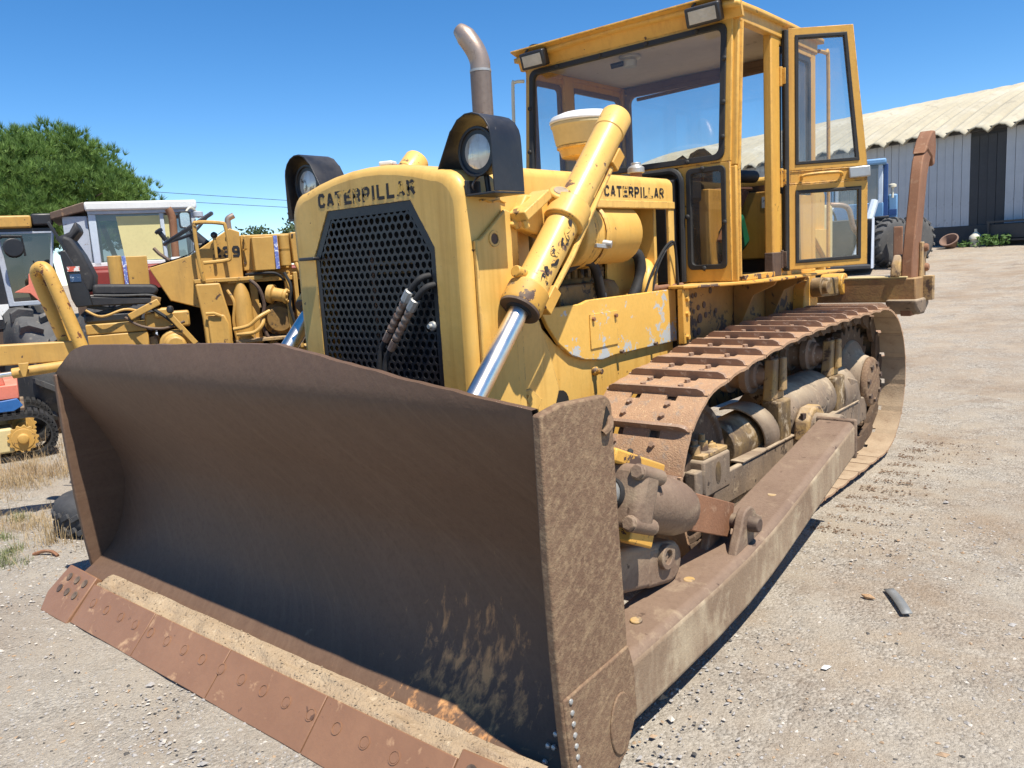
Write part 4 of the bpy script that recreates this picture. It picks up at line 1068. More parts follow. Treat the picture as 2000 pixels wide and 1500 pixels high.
# --- engine seen through the open side
def engine():
    m = MB(); m.box(-.3, .26, 2.95, 4.2, .75, 1.55); m.box(-.24, .20, 3.0, 4.1, 1.55, 1.80)
    for i in range(6): m.box(.16, .30, 3.08 + i * .17, 3.2 + i * .17, 1.36, 1.50)
    e = m.build('engine', 'engine_dirty', DZ, bev=.012)
    w = MB(); w.lathe((.37, 3.42, 1.765), (0, 1, 0), [(0, .10), (.01, .165), (.02, .175), (.16, .178), (.165, .168), (.56, .166), (.60, .14), (.62, .08)], 32); ac = w.build('air_cleaner', 'yellow', e, bev=.004)
    for y in (3.50, 3.60):
        w = MB(); w.ring((.37, y, 1.765), (0, 1, 0), [(0, .176), (.02, .186), (.035, .176), (.02, .17)], 32); w.build('clamp_band', 'yellow', e, bev=0)
    w = MB(); w.cyl((.53, 3.58, 1.71), (.575, 3.60, 1.70), .02); w.bar((.54, 3.50, 1.70), (.55, 3.60, 1.69), .02, .02); w.build('clamp_latch', 'galv', e, bev=.002)
    w = MB(); w.box(.05, .40, 3.15, 3.42, 1.63, 1.90); w.build('pump_housing', 'engine_dirty', e, bev=.03)
    w = MB(); w.box(.18, .40, 3.36, 3.72, 1.36, 1.50); w.lathe((.30, 3.42, 1.43), (0, 1, 0), [(0, .06), (.45, .06), (.46, .08), (.55, .08)], 16); w.build('fuel_pump', 'engine_dirty', e, bev=.012)
    for i in range(7):
        w = MB(); w.lathe((.30, 3.5 + i * .065, 1.53), (0, 0, 1), [(0, .02), (.05, .02), (.05, .012), (.09, .012)], 8); w.build('injector', 'engine_dirty', e, bev=0)
        w = MB(); w.tube(smooth_path([(.30, 3.5 + i * .065, 1.60), (.33, 3.5 + i * .07, 1.64), (.26, 3.45 + i * .10, 1.66), (.2, 3.3 + i * .13, 1.60)]), .006, 6); w.build('fuel_line', 'dark_rust', e, bev=0)
    for pts, r in (([(.36, 3.42, 1.56), (.42, 3.52, 1.62), (.43, 3.63, 1.60), (.42, 3.70, 1.48), (.40, 3.74, 1.36)], .026), ([(.36, 4.02, 1.66), (.41, 4.12, 1.64), (.42, 4.13, 1.52), (.41, 4.06, 1.40), (.38, 4.0, 1.3)], .034)):
        w = MB(); w.tube(smooth_path(pts), r, 12); w.build('hose', 'rubber', e, bev=0)
    w = MB(); w.tube(smooth_path([(.44, 4.14, 1.36), (.45, 4.14, 1.46), (.43, 4.2, 1.55), (.35, 4.28, 1.58)]), .04, 12); w.build('inlet_pipe', 'yellow', e, bev=0)
    w = MB(); w.box(.27, .29, 3.98, 4.334, 1.38, 1.894); bh = w.build('bulkhead', 'yellow', e, bev=.004)
    w = MB(); w.box(.1, .44, 4.27, 4.30, 1.38, 1.92); w.build('firewall', 'yellow', e, bev=.004)
    for i in range(9):
        w = MB(); w.lathe((.29, 4.31, 1.44 + i * .052), (1, 0, 0), [(0, .009), (.006, .008)], 8); w.build('rivet', 'yellow', e, bev=0)
    w = MB(); w.lathe((.288, 4.22, 1.72), (1, 0, 0), [(0, .02), (.03, .016), (.03, .01), (.05, .01)], 8); w.build('switch', 'dark_rust', e, bev=0)
    w = MB(); w.lathe((.40, 4.05, 1.43), (.3, 1, .02), [(0, .012), (.12, .012), (.13, .026), (.2, .026), (.21, .016), (.42, .016)], 12); w.build('control_rod', 'brown_rust', e, bev=.002)
    for pts in ([(.47, 4.1, 1.42), (.49, 4.14, 1.52), (.52, 4.24, 1.66), (.54, 4.32, 1.70), (.53, 4.37, 1.58), (.52, 4.40, 1.44)], [(.48, 4.16, 1.42), (.50, 4.19, 1.55), (.52, 4.26, 1.655), (.54, 4.31, 1.69)]):
        w = MB(); w.tube(smooth_path(pts), .008, 7); w.build('cable', 'rubber', e, bev=0)
    w = MB(); w.box(.30, .36, 3.80, 3.90, 1.38, 1.44, rz(.3)); w.build('oil_filler', 'galv', e, bev=.01)
    w = MB(); w.box(.2, .44, 3.0, 4.3, 1.30, 1.38); w.build('sump_shelf', 'engine_dirty', e, bev=.01)
    w = MB(); w.box(-.36, -.32, 2.9, 4.3, .8, 1.9); w.build('far_cover', 'engine_dirty', e, bev=.004)
engine()

# --- lift cylinders
def lift(s):
    x = s * .70
    dy_ = 0 if s > 0 else -.07
    A = Vector((x, 1.99 + dy_, .72)); lo = Vector((x, 2.70 + dy_, 1.475)); A = A if s > 0 else lo.lerp(A, .86); d = Vector((0, .83, .88 if s > 0 else .80)).normalized(); hi = lo + d * 1.17
    up = Vector((0, -d.z, d.y))
    m = MB(); m.lathe(lo, d, [(0, .081), (.10, .081), (.105, .077), (.50, .077), (.505, .073), (1.04, .073), (1.045, .077), (1.15, .077), (1.165, .07)], 30)
    c = m.build('lift_cylinder', 'yellow_barrel', DZ, bev=.004)
    w = MB(); w.lathe(lo - d * .05, d, [(0, .092), (.012, .097), (.10, .097), (.115, .085)], 30); w.build('gland', 'yellow_chipped', c, bev=.004)
    w = MB(); w.ring(lo - d * .058, d, [(0, .092), (.012, .094), (.012, .048), (0, .048)], 28); w.build('gland_face', 'dark_rust', c, bev=.002)
    w = MB(); w.ring(lo - d * .066, d, [(0, .056), (.012, .062), (.012, .044), (0, .044)], 24); w.build('wiper_seal', 'rubber', c, bev=0)
    w = MB(); w.cyl(A, lo, .044, n=28); w.build('piston_rod', 'chrome', c, bev=0)
    w = MB(); w.cyl(A - Vector((.06, 0, 0)), A + Vector((.06, 0, 0)), .06); w.build('rod_eye', 'dark_rust', c, bev=.006)
    # trunnion yoke
    tq = lo + d * .50
    w = MB(); w.lathe(tq - d * .06, d, [(0, .085), (.006, .098), (.114, .098), (.12, .085)], 28); w.build('trunnion_band', 'yellow', c, bev=.004)
    w = MB(); w.cyl(tq - Vector((s * .20, 0, 0)), tq + Vector((s * .02, 0, 0)), .05)
    w.build('trunnion_pin', 'frame_paint', c, bev=.004)
    w = MB(); w.ring(tq + Vector((-s * .115, 0, 0)), (s, 0, 0), [(-.05, .052), (.02, .052), (.02, .095), (-.05, .095)], 24); w.build('trunnion_bearing', 'yellow_chipped', c, bev=.008)
    # mounting arm from the guard side up to the yoke, with cap plate and bolts
    w = MB()
    p = [(2.72, 1.80), (2.84, 1.77), (3.02, 1.72), (3.12, 1.80), (3.11, 1.90), (3.02, 1.965), (2.92, 1.93), (2.83, 1.935)]
    w.prism(p, 'yz', min(s * .575, s * .64), max(s * .575, s * .64)); w.build('trunnion_mount', 'yellow', c, bev=.012, seg=3)
    w = MB(); q = Vector((s * .655, 2.83, 1.885)); R = rx(math.radians(29))
    w.box(s * .655 - .05, s * .655 + .05, 2.725, 2.935, 1.86, 1.905, R, q); w.build('mount_cap', 'yellow', c, bev=.006)
    for k in (-.035, .035):
        w = MB(); w.bolt(Vector((s * .655 + k * .75, 2.755, 1.815)), (0, .45, -1), .017, .03); w.build('mount_bolt', 'yellow', c, bev=0)
    w = MB(); w.lathe(Vector((s * .66, 3.04, 1.905)), (s * .5, -.3, .8), [(0, .058), (.05, .058), (.055, .04), (.056, .02)], 18); w.build('bearing_cap', 'yellow_chipped', c, bev=.008)
    w = MB(); w.lathe(Vector((s * .66, 3.04, 1.905)) + Vector((s * .5, -.3, .8)).normalized() * .054, (s * .5, -.3, .8), [(0, .036), (.004, .034)], 16); w.build('bearing_plug', 'frame_grey', c, bev=0)
    for (dy, dz) in ((.10, .0), (.13, -.10), (.02, -.19)):
        w = MB(); w.bolt(Vector((s * .70, 3.04 + dy, 1.93 + dz)), (s * .6, .4, .6), .018, .03); w.build('yoke_bolt', 'frame_paint', c, bev=0)
    # oil lines along the barrel
    side = Vector((s * .06, 0, 0))
    a0 = lo + d * .02 - up * .075 + side; a1 = lo + d * .95 - up * .085 + side * .6
    w = MB(); w.tube([a0, a0 + d * .3 - up * .01, a1 - d * .2 - up * .005, a1], .014, 8); w.build('oil_line', 'yellow', c, bev=0)
    w = MB(); w.bar(a1 - d * .06 - up * .0, a1 + d * .04, .05, .06); w.build('line_block', 'yellow_chipped', c, bev=.004)
    w = MB(); w.bar(a0 - d * .02, a0 + d * .10, .05, .06); w.build('line_block', 'yellow_chipped', c, bev=.004)
    w = MB(); w.cyl(lo + d * .09 + up * .06, lo + d * .06 + up * .125, .026); w.build('bleed_boss', 'yellow_chipped', c, bev=.004)
    if s > 0:   # faded black brush marks on the barrel
        R0 = .0795
        n0 = (Vector((1, 0, 0)) * .75 - up * .66).normalized()
        def on(t, a):
            r = Vector((1, 0, 0)) * math.cos(a) + up * math.sin(a); return lo + d * t + r * R0
        strokes = [[(.43, .25), (.40, .10), (.36, .18), (.345, -.05), (.31, -.12)], [(.33, .15), (.29, .05)], [(.265, .32), (.225, .28), (.245, .02), (.20, -.05), (.18, .12)], [(.155, .28), (.12, .02), (.08, -.08)], [(.12, .2), (.075, .15)]]
        for st_ in strokes:
            w = MB(); pts = smooth_path([on(t, a * 1.5 + .12) for t, a in st_], 5); vs = []; 
            for i, p_ in enumerate(pts):
                tt = (pts[min(i + 1, len(pts) - 1)] - pts[max(i - 1, 0)]).normalized(); ax = lo + d * (p_ - lo).dot(d); nr = (p_ - ax).normalized(); b = tt.cross(nr).normalized() * (.008 + .0025 * math.sin(i))
                vs += [p_ - b + nr * .001, p_ + b + nr * .001]
            w.add(vs, [(2 * i, 2 * i + 1, 2 * i + 3, 2 * i + 2) for i in range(len(pts) - 1)])
            w.build('brush_mark', 'letter_black', c, bev=0, smooth=180)
lift(1); lift(-1)

# --- headlamps with sheet-metal hoods
def headlamp(s):
    y0, y1 = (2.48, 2.67) if s > 0 else (2.55, 2.74)
    def S(p): return (s * p[0], p[1])
    out = [(.41, 1.985), (.47, 2.09), (.53, 2.19)] + [(.64 + .115 * math.cos(math.radians(a)), 2.145 + .105 * math.sin(math.radians(a))) for a in (150, 125, 100, 80, 60, 40, 20, 5)] + [(.757, 2.12), (.76, 1.93)]
    m = MB(); n = len(out); th = .006
    inn = []
    for i, p in enumerate(out):
        a = Vector(out[max(i - 1, 0)]); b = Vector(out[min(i + 1, n - 1)]); t = (b - a).normalized(); nn = Vector((t.y, -t.x)); inn.append((p[0] + nn.x * th, p[1] + nn.y * th))
    pr = [S(p) for p in out] + [S(p) for p in reversed(inn)]
    m.prism(pr, 'xz', y0, y1)
    h = m.build('headlamp', 'black_paint', DZ, bev=.0015, smooth=45)
    w = MB(); x0, x1 = sorted((s * .60, s * .76)); w.box(x0, x1, y0, y1, 1.92, 1.929); xa, xb = sorted((s * .595, s * .605)); w.box(xa, xb, y0, y1 - .1, 1.929, 1.985); w.build('lamp_bracket', 'black_paint', h, bev=.002)
    lc = Vector((s * .632, y0 + .05, 2.10))
    w = MB(); w.lathe(lc + Vector((0, .10, 0)), (0, -1, 0), [(0, .05), (.03, .092), (.10, .102), (.108, .102), (.108, .090), (.098, .088)], 28); w.build('lamp_body', 'black_paint', h, bev=.002)
    w = MB(); w.lathe(lc + Vector((0, .015, 0)), (0, -1, 0), [(0, .089), (.005, .088), (.014, .068), (.020, .038), (.022, .01)], 28); w.build('lens', 'lens', h, bev=0)
    w = MB(); w.cyl(lc + Vector((0, .05, -.09)), (s * .64, y0 + .10, 1.93), .012); w.build('lamp_stem', 'black_paint', h, bev=0)
    w = MB(); w.tube(smooth_path([lc + Vector((-s * .03, .06, -.085)), (s * .60, y0 + .08, 2.0), (s * .615, y0 + .03, 1.97), (s * .60, y0 + .05, 1.945)]), .0045, 6); w.build('lamp_wire', 'fitting', h, bev=0)
headlamp(1); headlamp(-1)
mk('ripper_beam', (.20, .10, .05), (.36, .22, .08), 3.5, (.48, .33, .15), .60, 7, .1, rough=.7, bump=.25, bsc=60, dust=(.56, .43, .22), dust_amt=.8)
# --- cab
def cab():
    def fy(z): return 4.60 + max(0, z - 2.15) * .085
    HW = .775
    m = MB()
    # front frame: outer sheet with the windscreen and two low windows cut out
    def F(off): return lambda p: (p[0], fy(p[1]) + off, p[1])
    def fr(out, inn): m.frame(out, inn, F(0), F(.045))
    # windscreen surround
    wo_ = [(-HW, 2.155), (HW, 2.155), (HW, 2.985), (-HW, 2.985)]
    wi_ = [(-.735, 2.185), (.725, 2.185), (.725, 2.945), (-.735, 2.945)]
    fr(wo_, wi_)
    for s in (-1, 1):
        a = [(.425, 1.445), (HW, 1.445), (HW, 2.1545), (.425, 2.1545)]; b = [(.50, 1.535), (.735, 1.535), (.735, 2.125), (.50, 2.125)]
        fr([(s * x, z) for x, z in a], [(s * x, z) for x, z in b])
    c = m.build('cab', 'yellow_cab', DZ, bev=.006)
    # seals and panes
    def seal(poly_o, poly_i, name='window_seal', off=-.012):
        w = MB(); w.frame(poly_o, poly_i, F(off), F(.02)); return w.build(name, 'seal', c, bev=.003)
    ro = rrect(-.75, .74, 2.168, 2.96, .05); ri = rrect(-.715, .705, 2.203, 2.927, .04); seal(ro, ri)
    w = MB(); w.add([F(.008)(p) for p in ri], [tuple(range(len(ri)))]); w.build('windscreen', 'glass', c, bev=0, smooth=0)
    for s in (-1, 1):
        ro = rrect(.488, .748, 1.522, 2.138, .035); ri = rrect(.517, .719, 1.552, 2.108, .025)
        if s < 0: ro = [(-x, z) for x, z in ro]; ri = [(-x, z) for x, z in ri]
        seal(ro, ri)
        w = MB(); w.add([F(.008)(p) for p in ri], [tuple(range(len(ri)))]); w.build('low_pane', 'glass_dusty', c, bev=0, smooth=0)
    for (x, z) in ((-.5, 2.945), (-.15, 2.945), (.2, 2.945), (.55, 2.945), (.732, 2.75), (.732, 2.5), (.732, 2.3), (-.742, 2.7), (-.742, 2.4), (.5, 2.18), (.6, 2.13), (.6, 1.53), (.74, 1.8), (.495, 1.85)):
        w = MB(); p = Vector(F(-.014)((x, z))); w.lathe(p, (0, -1, 0), [(0, .016), (.008, .013), (.012, .006)], 10); w.build('seal_clip', 'seal', c, bev=0)
    # black rubber arch where the hood meets the cab
    w = MB(); pts = [(.458, 1.45), (.458, 1.98)] + arcpts(.38, 2.06, .078, 0, 90, 5) + [(-.38, 2.138)] + arcpts(-.38, 2.06, .078, 90, 180, 5) + [(-.458, 1.45)]
    w.tube([(x, 4.585, z) for x, z in pts], .02, 8); w.build('hood_seal', 'seal', c, bev=0)
    # dash behind the hood
    w = MB(); w.prism([(4.46, 1.45), (4.64, 1.45), (4.64, 2.10), (4.46, 2.06)], 'yz', -.42, .42); w.build('dash_panel', 'black_paint', c, bev=.01)
    w = MB(); w.box(-.40, .42, 4.68, 4.95, 1.95, 2.16); w.build('instrument_panel', 'black_paint', c, bev=.03)
    # corner posts
    for s in (-1, 1):
        w = MB(); w.bar((s * .783, 4.632, 1.44), (s * .783, 4.632, 2.13), .045, .03, (0, 1, 0)); w.build('front_post', 'yellow_cab', c, bev=.008)
        w = MB(); w.bar((s * .783, 4.632, 2.131), (s * .783, 4.705, 2.985), .045, .03, (0, 1, 0)); w.build('front_post', 'yellow_cab', c, bev=.008)
        w = MB(); w.tube(smooth_path([(s * .806, 4.652, 1.47), (s * .806, 4.650, 2.08), (s * .808, 4.655, 2.17), (s * .806, 4.725, 2.96)], 5), .012, 8); w.build('drip_rail', 'yellow_cab', c, bev=0)
        w = MB(); w.box(min(s * .745, s * .80), max(s * .745, s * .80), 5.87, 5.95, 1.44, 2.985); w.build('rear_post', 'yellow_cab', c, bev=.008)
    w = MB(); w.box(.745, .80, 5.165, 5.30, 1.44, 2.985); w.build('door_post', 'yellow_cab', c, bev=.008)
    w = MB(); w.box(.742, .803, 5.162, 5.303, 1.441, 1.60); w.build('post_foot', 'dark_rust', c, bev=.006)
    w = MB(); w.box(-.80, -.745, 5.06, 5.19, 1.44, 2.985); w.build('door_post', 'yellow_cab', c, bev=.008)
    # left wall (far side): lower skin, top rail, panes
    w = MB(); w.box(-.80, -.765, 4.70, 5.87, 1.44, 2.0); w.box(-.80, -.765, 4.72, 5.87, 2.915, 2.985); w.build('far_wall', 'yellow_cab', c, bev=.004)
    for a, b in ((4.73, 5.06), (5.19, 5.87)):
        ro = rrect(a, b, 2.0, 2.915, .04); ri = rrect(a + .03, b - .03, 2.03, 2.88, .03)
        w = MB(); w.frame(ro, ri, lambda p: (-.795, *p), lambda p: (-.765, *p)); w.build('window_seal', 'inner_brown', c, bev=.003)
        w = MB(); w.add([(-.78, *p) for p in ri], [tuple(range(len(ri)))]); w.build('side_pane', 'glass', c, bev=0, smooth=0)
    # rear wall
    w = MB(); w.box(-.745, .745, 5.90, 5.94, 1.44, 2.05); w.build('rear_wall', 'inner_brown', c, bev=.004)
    w = MB(); w.box(-.745, .745, 5.90, 5.94, 2.935, 2.985); w.build('rear_header', 'inner_brown', c, bev=.004)
    ro = rrect(-.745, .745, 2.05, 2.935, .05); ri = rrect(-.70, .70, 2.09, 2.905, .05)
    w = MB(); w.frame(ro, ri, lambda p: (p[0], 5.895, p[1]), lambda p: (p[0], 5.935, p[1])); w.build('window_seal', 'inner_brown', c, bev=.004)
    w = MB(); w.add([(p[0], 5.915, p[1]) for p in ri], [tuple(range(len(ri)))]); w.build('rear_pane', 'glass', c, bev=0, smooth=0)
    w = MB(); w.tube([(-.6, 5.86, 2.87), (.7, 5.86, 2.90)], .014, 8); w.build('rear_rail', 'inner_brown', c, bev=0)
    # rear quarter on the door side
    w = MB(); w.box(.765, .80, 5.30, 5.87, 1.44, 1.98); w.box(.765, .80, 5.30, 5.87, 2.915, 2.985); w.build('quarter_wall', 'yellow_cab', c, bev=.004)
    ro = rrect(5.30, 5.87, 1.98, 2.915, .04); ri = rrect(5.33, 5.84, 2.01, 2.88, .03)
    w = MB(); w.frame(ro, ri, lambda p: (.768, *p), lambda p: (.797, *p)); w.build('window_seal', 'seal', c, bev=.003)
    w = MB(); w.add([(.782, *p) for p in ri], [tuple(range(len(ri)))]); w.build('quarter_pane', 'glass_dusty', c, bev=0, smooth=0)
    # roof with lipped edge, front fascia
    w = MB()
    def rf(x, y): return (x, y, 3.05 + .03 * (1 - (x / .84) ** 2) + .01 * math.sin((y - 4.6) * 2) + mnoise.noise(Vector((x * 3, y * 3, 0))) * .004)
    w.grid(rf, lin(-.835, .835, 16), lin(4.60, 6.02, 10)); rfo = w.build('roof', 'yellow_cab', c, bev=0, smooth=60)
    md = rfo.modifiers.new('thick', 'SOLIDIFY'); md.thickness = .03
    w = MB(); w.box(-.80, .80, 4.70, 5.96, 2.986, 3.0); w.build('ceiling', 'ceiling_grey', c, bev=0)
    for s in (-1, 1):
        w = MB(); w.box(min(s * .755, s * .81), max(s * .755, s * .81), 4.69, 5.96, 2.955, 3.045); w.build('roof_rail', 'yellow_cab', c, bev=.006)
    w = MB(); w.box(-.8, .8, 5.94, 5.99, 2.955, 3.045); w.build('roof_rail', 'yellow_cab', c, bev=.006)
    w = MB(); w.prism([(4.668, 2.972), (4.70, 2.972), (4.66, 3.075), (4.565, 3.095), (4.562, 3.083), (4.635, 3.06)], 'yz', -.835, .835); w.build('fascia', 'yellow_cab', c, bev=.003)
    w = MB(); w.tube([(-.82, 4.633, 3.055), (.82, 4.633, 3.055)], .004, 5); w.build('fascia_seam', 'dark_rust', c, bev=0)
    # two cab lamps
    for lx, rz_, sc_ in ((-.625, .12, .9), (.645, .12, 1.0)):
        R = rx(math.radians(18)) @ rz(rz_)
        q = Vector((lx, 4.56, 3.0))
        w = MB(); w.box(lx - .105 * sc_, lx + .105 * sc_, 4.53, 4.61, 2.945, 3.055, R, q); lp = w.build('cab_lamp', 'black_paint', c, bev=.012)
        w = MB(); w.box(lx - .082 * sc_, lx + .082 * sc_, 4.5285, 4.535, 2.962, 3.035, R, q); w.build('lamp_glass', 'lens_cab', c, bev=.002)
        w = MB(); w.tube(smooth_path([(lx - .08, 4.57, 3.06), (lx - .03, 4.58, 3.10), (lx + .05, 4.6, 3.09)]), .007, 6); w.build('lamp_stay', 'black_paint', c, bev=0)
    # handrail on the far front corner
    w = MB(); w.tube(smooth_path([(-.80, 4.66, 2.90), (-.86, 4.63, 2.90), (-.875, 4.62, 2.85), (-.875, 4.60, 2.3), (-.875, 4.60, 1.6)], 4), .012, 8); w.build('handrail', 'cream', c, bev=0)
    w = MB(); w.tube(smooth_path([(.80, 6.0, 2.98), (.80, 6.15, 2.99), (.80, 6.2, 2.94), (.80, 6.21, 2.2), (.80, 6.21, 1.45)], 4), .014, 8); w.build('handrail', 'yellow_cab', c, bev=0)
    # ceiling work light / wiper motor
    w = MB(); w.lathe((-.12, 4.98, 2.986), (0, 0, -1), [(0, .075), (.02, .075), (.035, .05), (.075, .045), (.08, .02)], 18); w.build('wiper_motor', 'galv', c, bev=.003)
    w = MB(); w.lathe((-.24, 4.93, 2.93), (1, .3, .1), [(0, .018), (.09, .018)], 10); w.build('wiper_arm', 'black_paint', c, bev=0)
    # floor, seat, levers
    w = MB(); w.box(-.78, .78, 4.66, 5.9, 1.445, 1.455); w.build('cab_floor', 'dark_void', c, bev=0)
    w = MB(); w.box(.74, .815, 4.70, 5.165, 1.442, 1.475); w.build('door_sill', 'yellow_chipped', c, bev=.004)
    w = MB(); w.box(-.28, .30, 5.20, 5.75, 1.80, 1.93); st = w.build('seat_cushion', 'seat_black', c, bev=.04, seg=3)
    w = MB(); w.box(-.28, .30, 5.70, 5.83, 1.92, 2.32, rx(-.15)); w.build('seat_back', 'seat_black', c, bev=.05, seg=3)
    w = MB()
    w.grid(lambda a, t: (.02 + .26 * a + .05 * math.sin(7 * t), 5.66 + .05 * t + .03 * math.sin(5 * a), 2.20 + .16 * t + .035 * math.sin(9 * a + 2) - .05 * a * a), lin(-1, 1, 14), lin(0, 1, 6)); o = w.build('torn_cover', 'dark_rust', c, bev=0, smooth=60)
    o.modifiers.new('thick', 'SOLIDIFY').thickness = .012
    w = MB(); w.box(-.2, .2, 5.3, 5.7, 1.455, 1.80); w.build('seat_base', 'dark_void', c, bev=.01)
    w = MB(); w.cyl((.36, 5.35, 2.14), (.36, 5.9, 2.16), .045); w.build('armrest', 'seat_black', c, bev=.01)
    w = MB(); w.tube(smooth_path([(.40, 5.05, 2.02), (.42, 5.3, 2.045), (.42, 5.7, 2.06)]), .014, 8); w.build('grab_bar', 'brown_rust', c, bev=0)
    w = MB(); w.prism([(5.02, 1.456), (5.10, 1.456), (5.13, 1.75), (5.45, 2.0), (5.45, 2.04), (5.0, 2.04), (5.0, 1.75)], 'yz', .36, .44); w.build('lever_console', 'yellow_cab', c, bev=.008)
    w = MB(); w.prism([(5.08, 1.70), (5.13, 1.68), (5.50, 2.03), (5.42, 2.04)], 'yz', .442, .50); w.build('console_arm', 'brown_rust', c, bev=.008)
    w = MB(); w.tube(smooth_path([(.45, 5.26, 2.05), (.45, 5.24, 1.95), (.46, 5.30, 1.88)]), .011, 8); w.build('lever', 'brown_rust', c, bev=0)
    w = MB(); w.lathe((.46, 5.30, 1.88), (0, .4, -1), [(-.02, .012), (0, .026), (.03, .022), (.04, .008)], 12); w.build('lever_knob', 'cream', c, bev=0)
    w = MB(); w.box(.20, .42, 5.46, 5.66, 1.62, 1.86, rx(.5)); w.build('fluid_jug', 'green_jug', c, bev=.03)
    w = MB(); w.box(.1, .55, 5.80, 5.89, 1.55, 2.04); w.build('heater_box', 'yellow_cab', c, bev=.01)
    w = MB(); w.box(.46, .53, 5.797, 5.801, 1.92, 2.0); w.build('label_plate', 'sticker_white', c, bev=0)
    for i in range(5):
        w = MB(); a = random.random() * 3; q = Vector((.3 + random.random() * .3, 4.85 + random.random() * .25, 1.46)); w.tube([q, q + Vector((.1 * math.cos(a), .1 * math.sin(a), .03)), q + Vector((.22 * math.cos(a + .3), .2 * math.sin(a + .3), .015))], .004, 5); w.build('loose_wire', 'fitting', c, bev=0)
    # steering / brake levers
    for x in (-.15, 0, .15):
        w = MB(); w.tube(smooth_path([(x, 4.9, 1.5), (x, 4.98, 1.9), (x, 5.1, 2.08)]), .012, 8); w.build('lever', 'black_paint', c, bev=0)
    return c
CAB = cab()

# --- open cab door (swung back past a right angle)
def door():
    h = Vector((.835, 5.345, 0)); dv = Vector((.43, .245, 0)).normalized(); nv = Vector((dv.y, -dv.x, 0))
    def D(off): return lambda p: tuple(h + dv * p[0] + nv * off + Vector((0, 0, p[1])))
    out = [(0, 1.475), (.49, 1.49), (.487, 2.12), (.395, 2.995), (0, 3.01)]
    m = MB()
    up_o = [(.0, 2.12), (.487, 2.12), (.395, 2.995), (0, 3.01)]; up_i = [(.045, 2.158), (.435, 2.158), (.355, 2.95), (.045, 2.962)]
    lo_o = [(0, 1.475), (.49, 1.49), (.488, 2.03), (0, 2.03)]; lo_i = [(.045, 1.52), (.448, 1.53), (.448, 1.99), (.045, 1.99)]
    m.frame(up_o, up_i, D(-.018), D(.018)); m.frame(lo_o, lo_i, D(-.018), D(.018))
    m.frame([(0, 2.0305), (.4875, 2.0305), (.487, 2.1195), (0, 2.1195)], [(.01, 2.04), (.48, 2.04), (.48, 2.11), (.01, 2.11)], D(-.0175), D(.0175))
    m.add([D(.012)(p) for p in ((.005, 2.035), (.485, 2.035), (.485, 2.115), (.005, 2.115))] + [D(-.012)(p) for p in ((.005, 2.035), (.485, 2.035), (.485, 2.115), (.005, 2.115))], [(0, 1, 2, 3), (7, 6, 5, 4)])
    d = m.build('cab_door', 'yellow_cab', DZ, bev=.006)
    for o_, i_ in ((up_i, [(.064, 2.177), (.415, 2.177), (.338, 2.931), (.064, 2.943)]), (lo_i, [(.064, 1.54), (.43, 1.55), (.43, 1.971), (.064, 1.971)])):
        w = MB(); w.frame([(p[0] + (q[0] - p[0]) * -.15, p[1] + (q[1] - p[1]) * -.15) for p, q in zip(o_, i_)], i_, D(-.024), D(.024)); w.build('door_seal', 'seal', d, bev=.004)
        w = MB(); w.add([D(.003)(p) for p in i_], [(0, 1, 2, 3)]); w.build('door_pane', 'glass_door', d, bev=0, smooth=0)
    w = MB(); w.bar(h + dv * .37 + nv * .03 + Vector((0, 0, 2.08)), h + dv * .50 + nv * .03 + Vector((0, 0, 2.085)), .03, .07); w.build('door_latch', 'galv', d, bev=.008)
    w = MB(); w.tube(smooth_path([h + dv * .08 + nv * .02 + Vector((0, 0, 2.06)), h + dv * .10 + nv * .045 + Vector((0, 0, 2.085)), h + dv * .30 + nv * .045 + Vector((0, 0, 2.09)), h + dv * .33 + nv * .02 + Vector((0, 0, 2.07))], 4), .011, 8); w.build('door_handle', 'yellow_cab', d, bev=0)
    w = MB(); w.bar(h - dv * .012 + Vector((0, 0, 1.47)), h - dv * .012 + Vector((0, 0, 3.005)), .045, .04, (0, 1, 0)); w.build('edge_rubber', 'rubber', d, bev=.01)
    w = MB(); w.tube([h + Vector((-.02, .0, 1.49)) - nv * -.03, h + Vector((-.02, 0, 3.0)) + nv * .03], .012, 8); w.build('edge_strip', 'rubber', d, bev=0)
    for z in (1.55, 2.08, 2.72):
        w = MB(); w.cyl(h - dv * .045 + nv * .01 + Vector((0, 0, z - .06)), h - dv * .045 + nv * .01 + Vector((0, 0, z + .06)), .016, n=12); w.box(.80, .836, 5.305, 5.33, z - .05, z + .05)
        w.build('hinge', 'yellow_chipped' if z > 1.6 else 'dark_rust', d, bev=.003)
    lo_out = [(0, 1.478), (.488, 1.492)]
    return d
door()

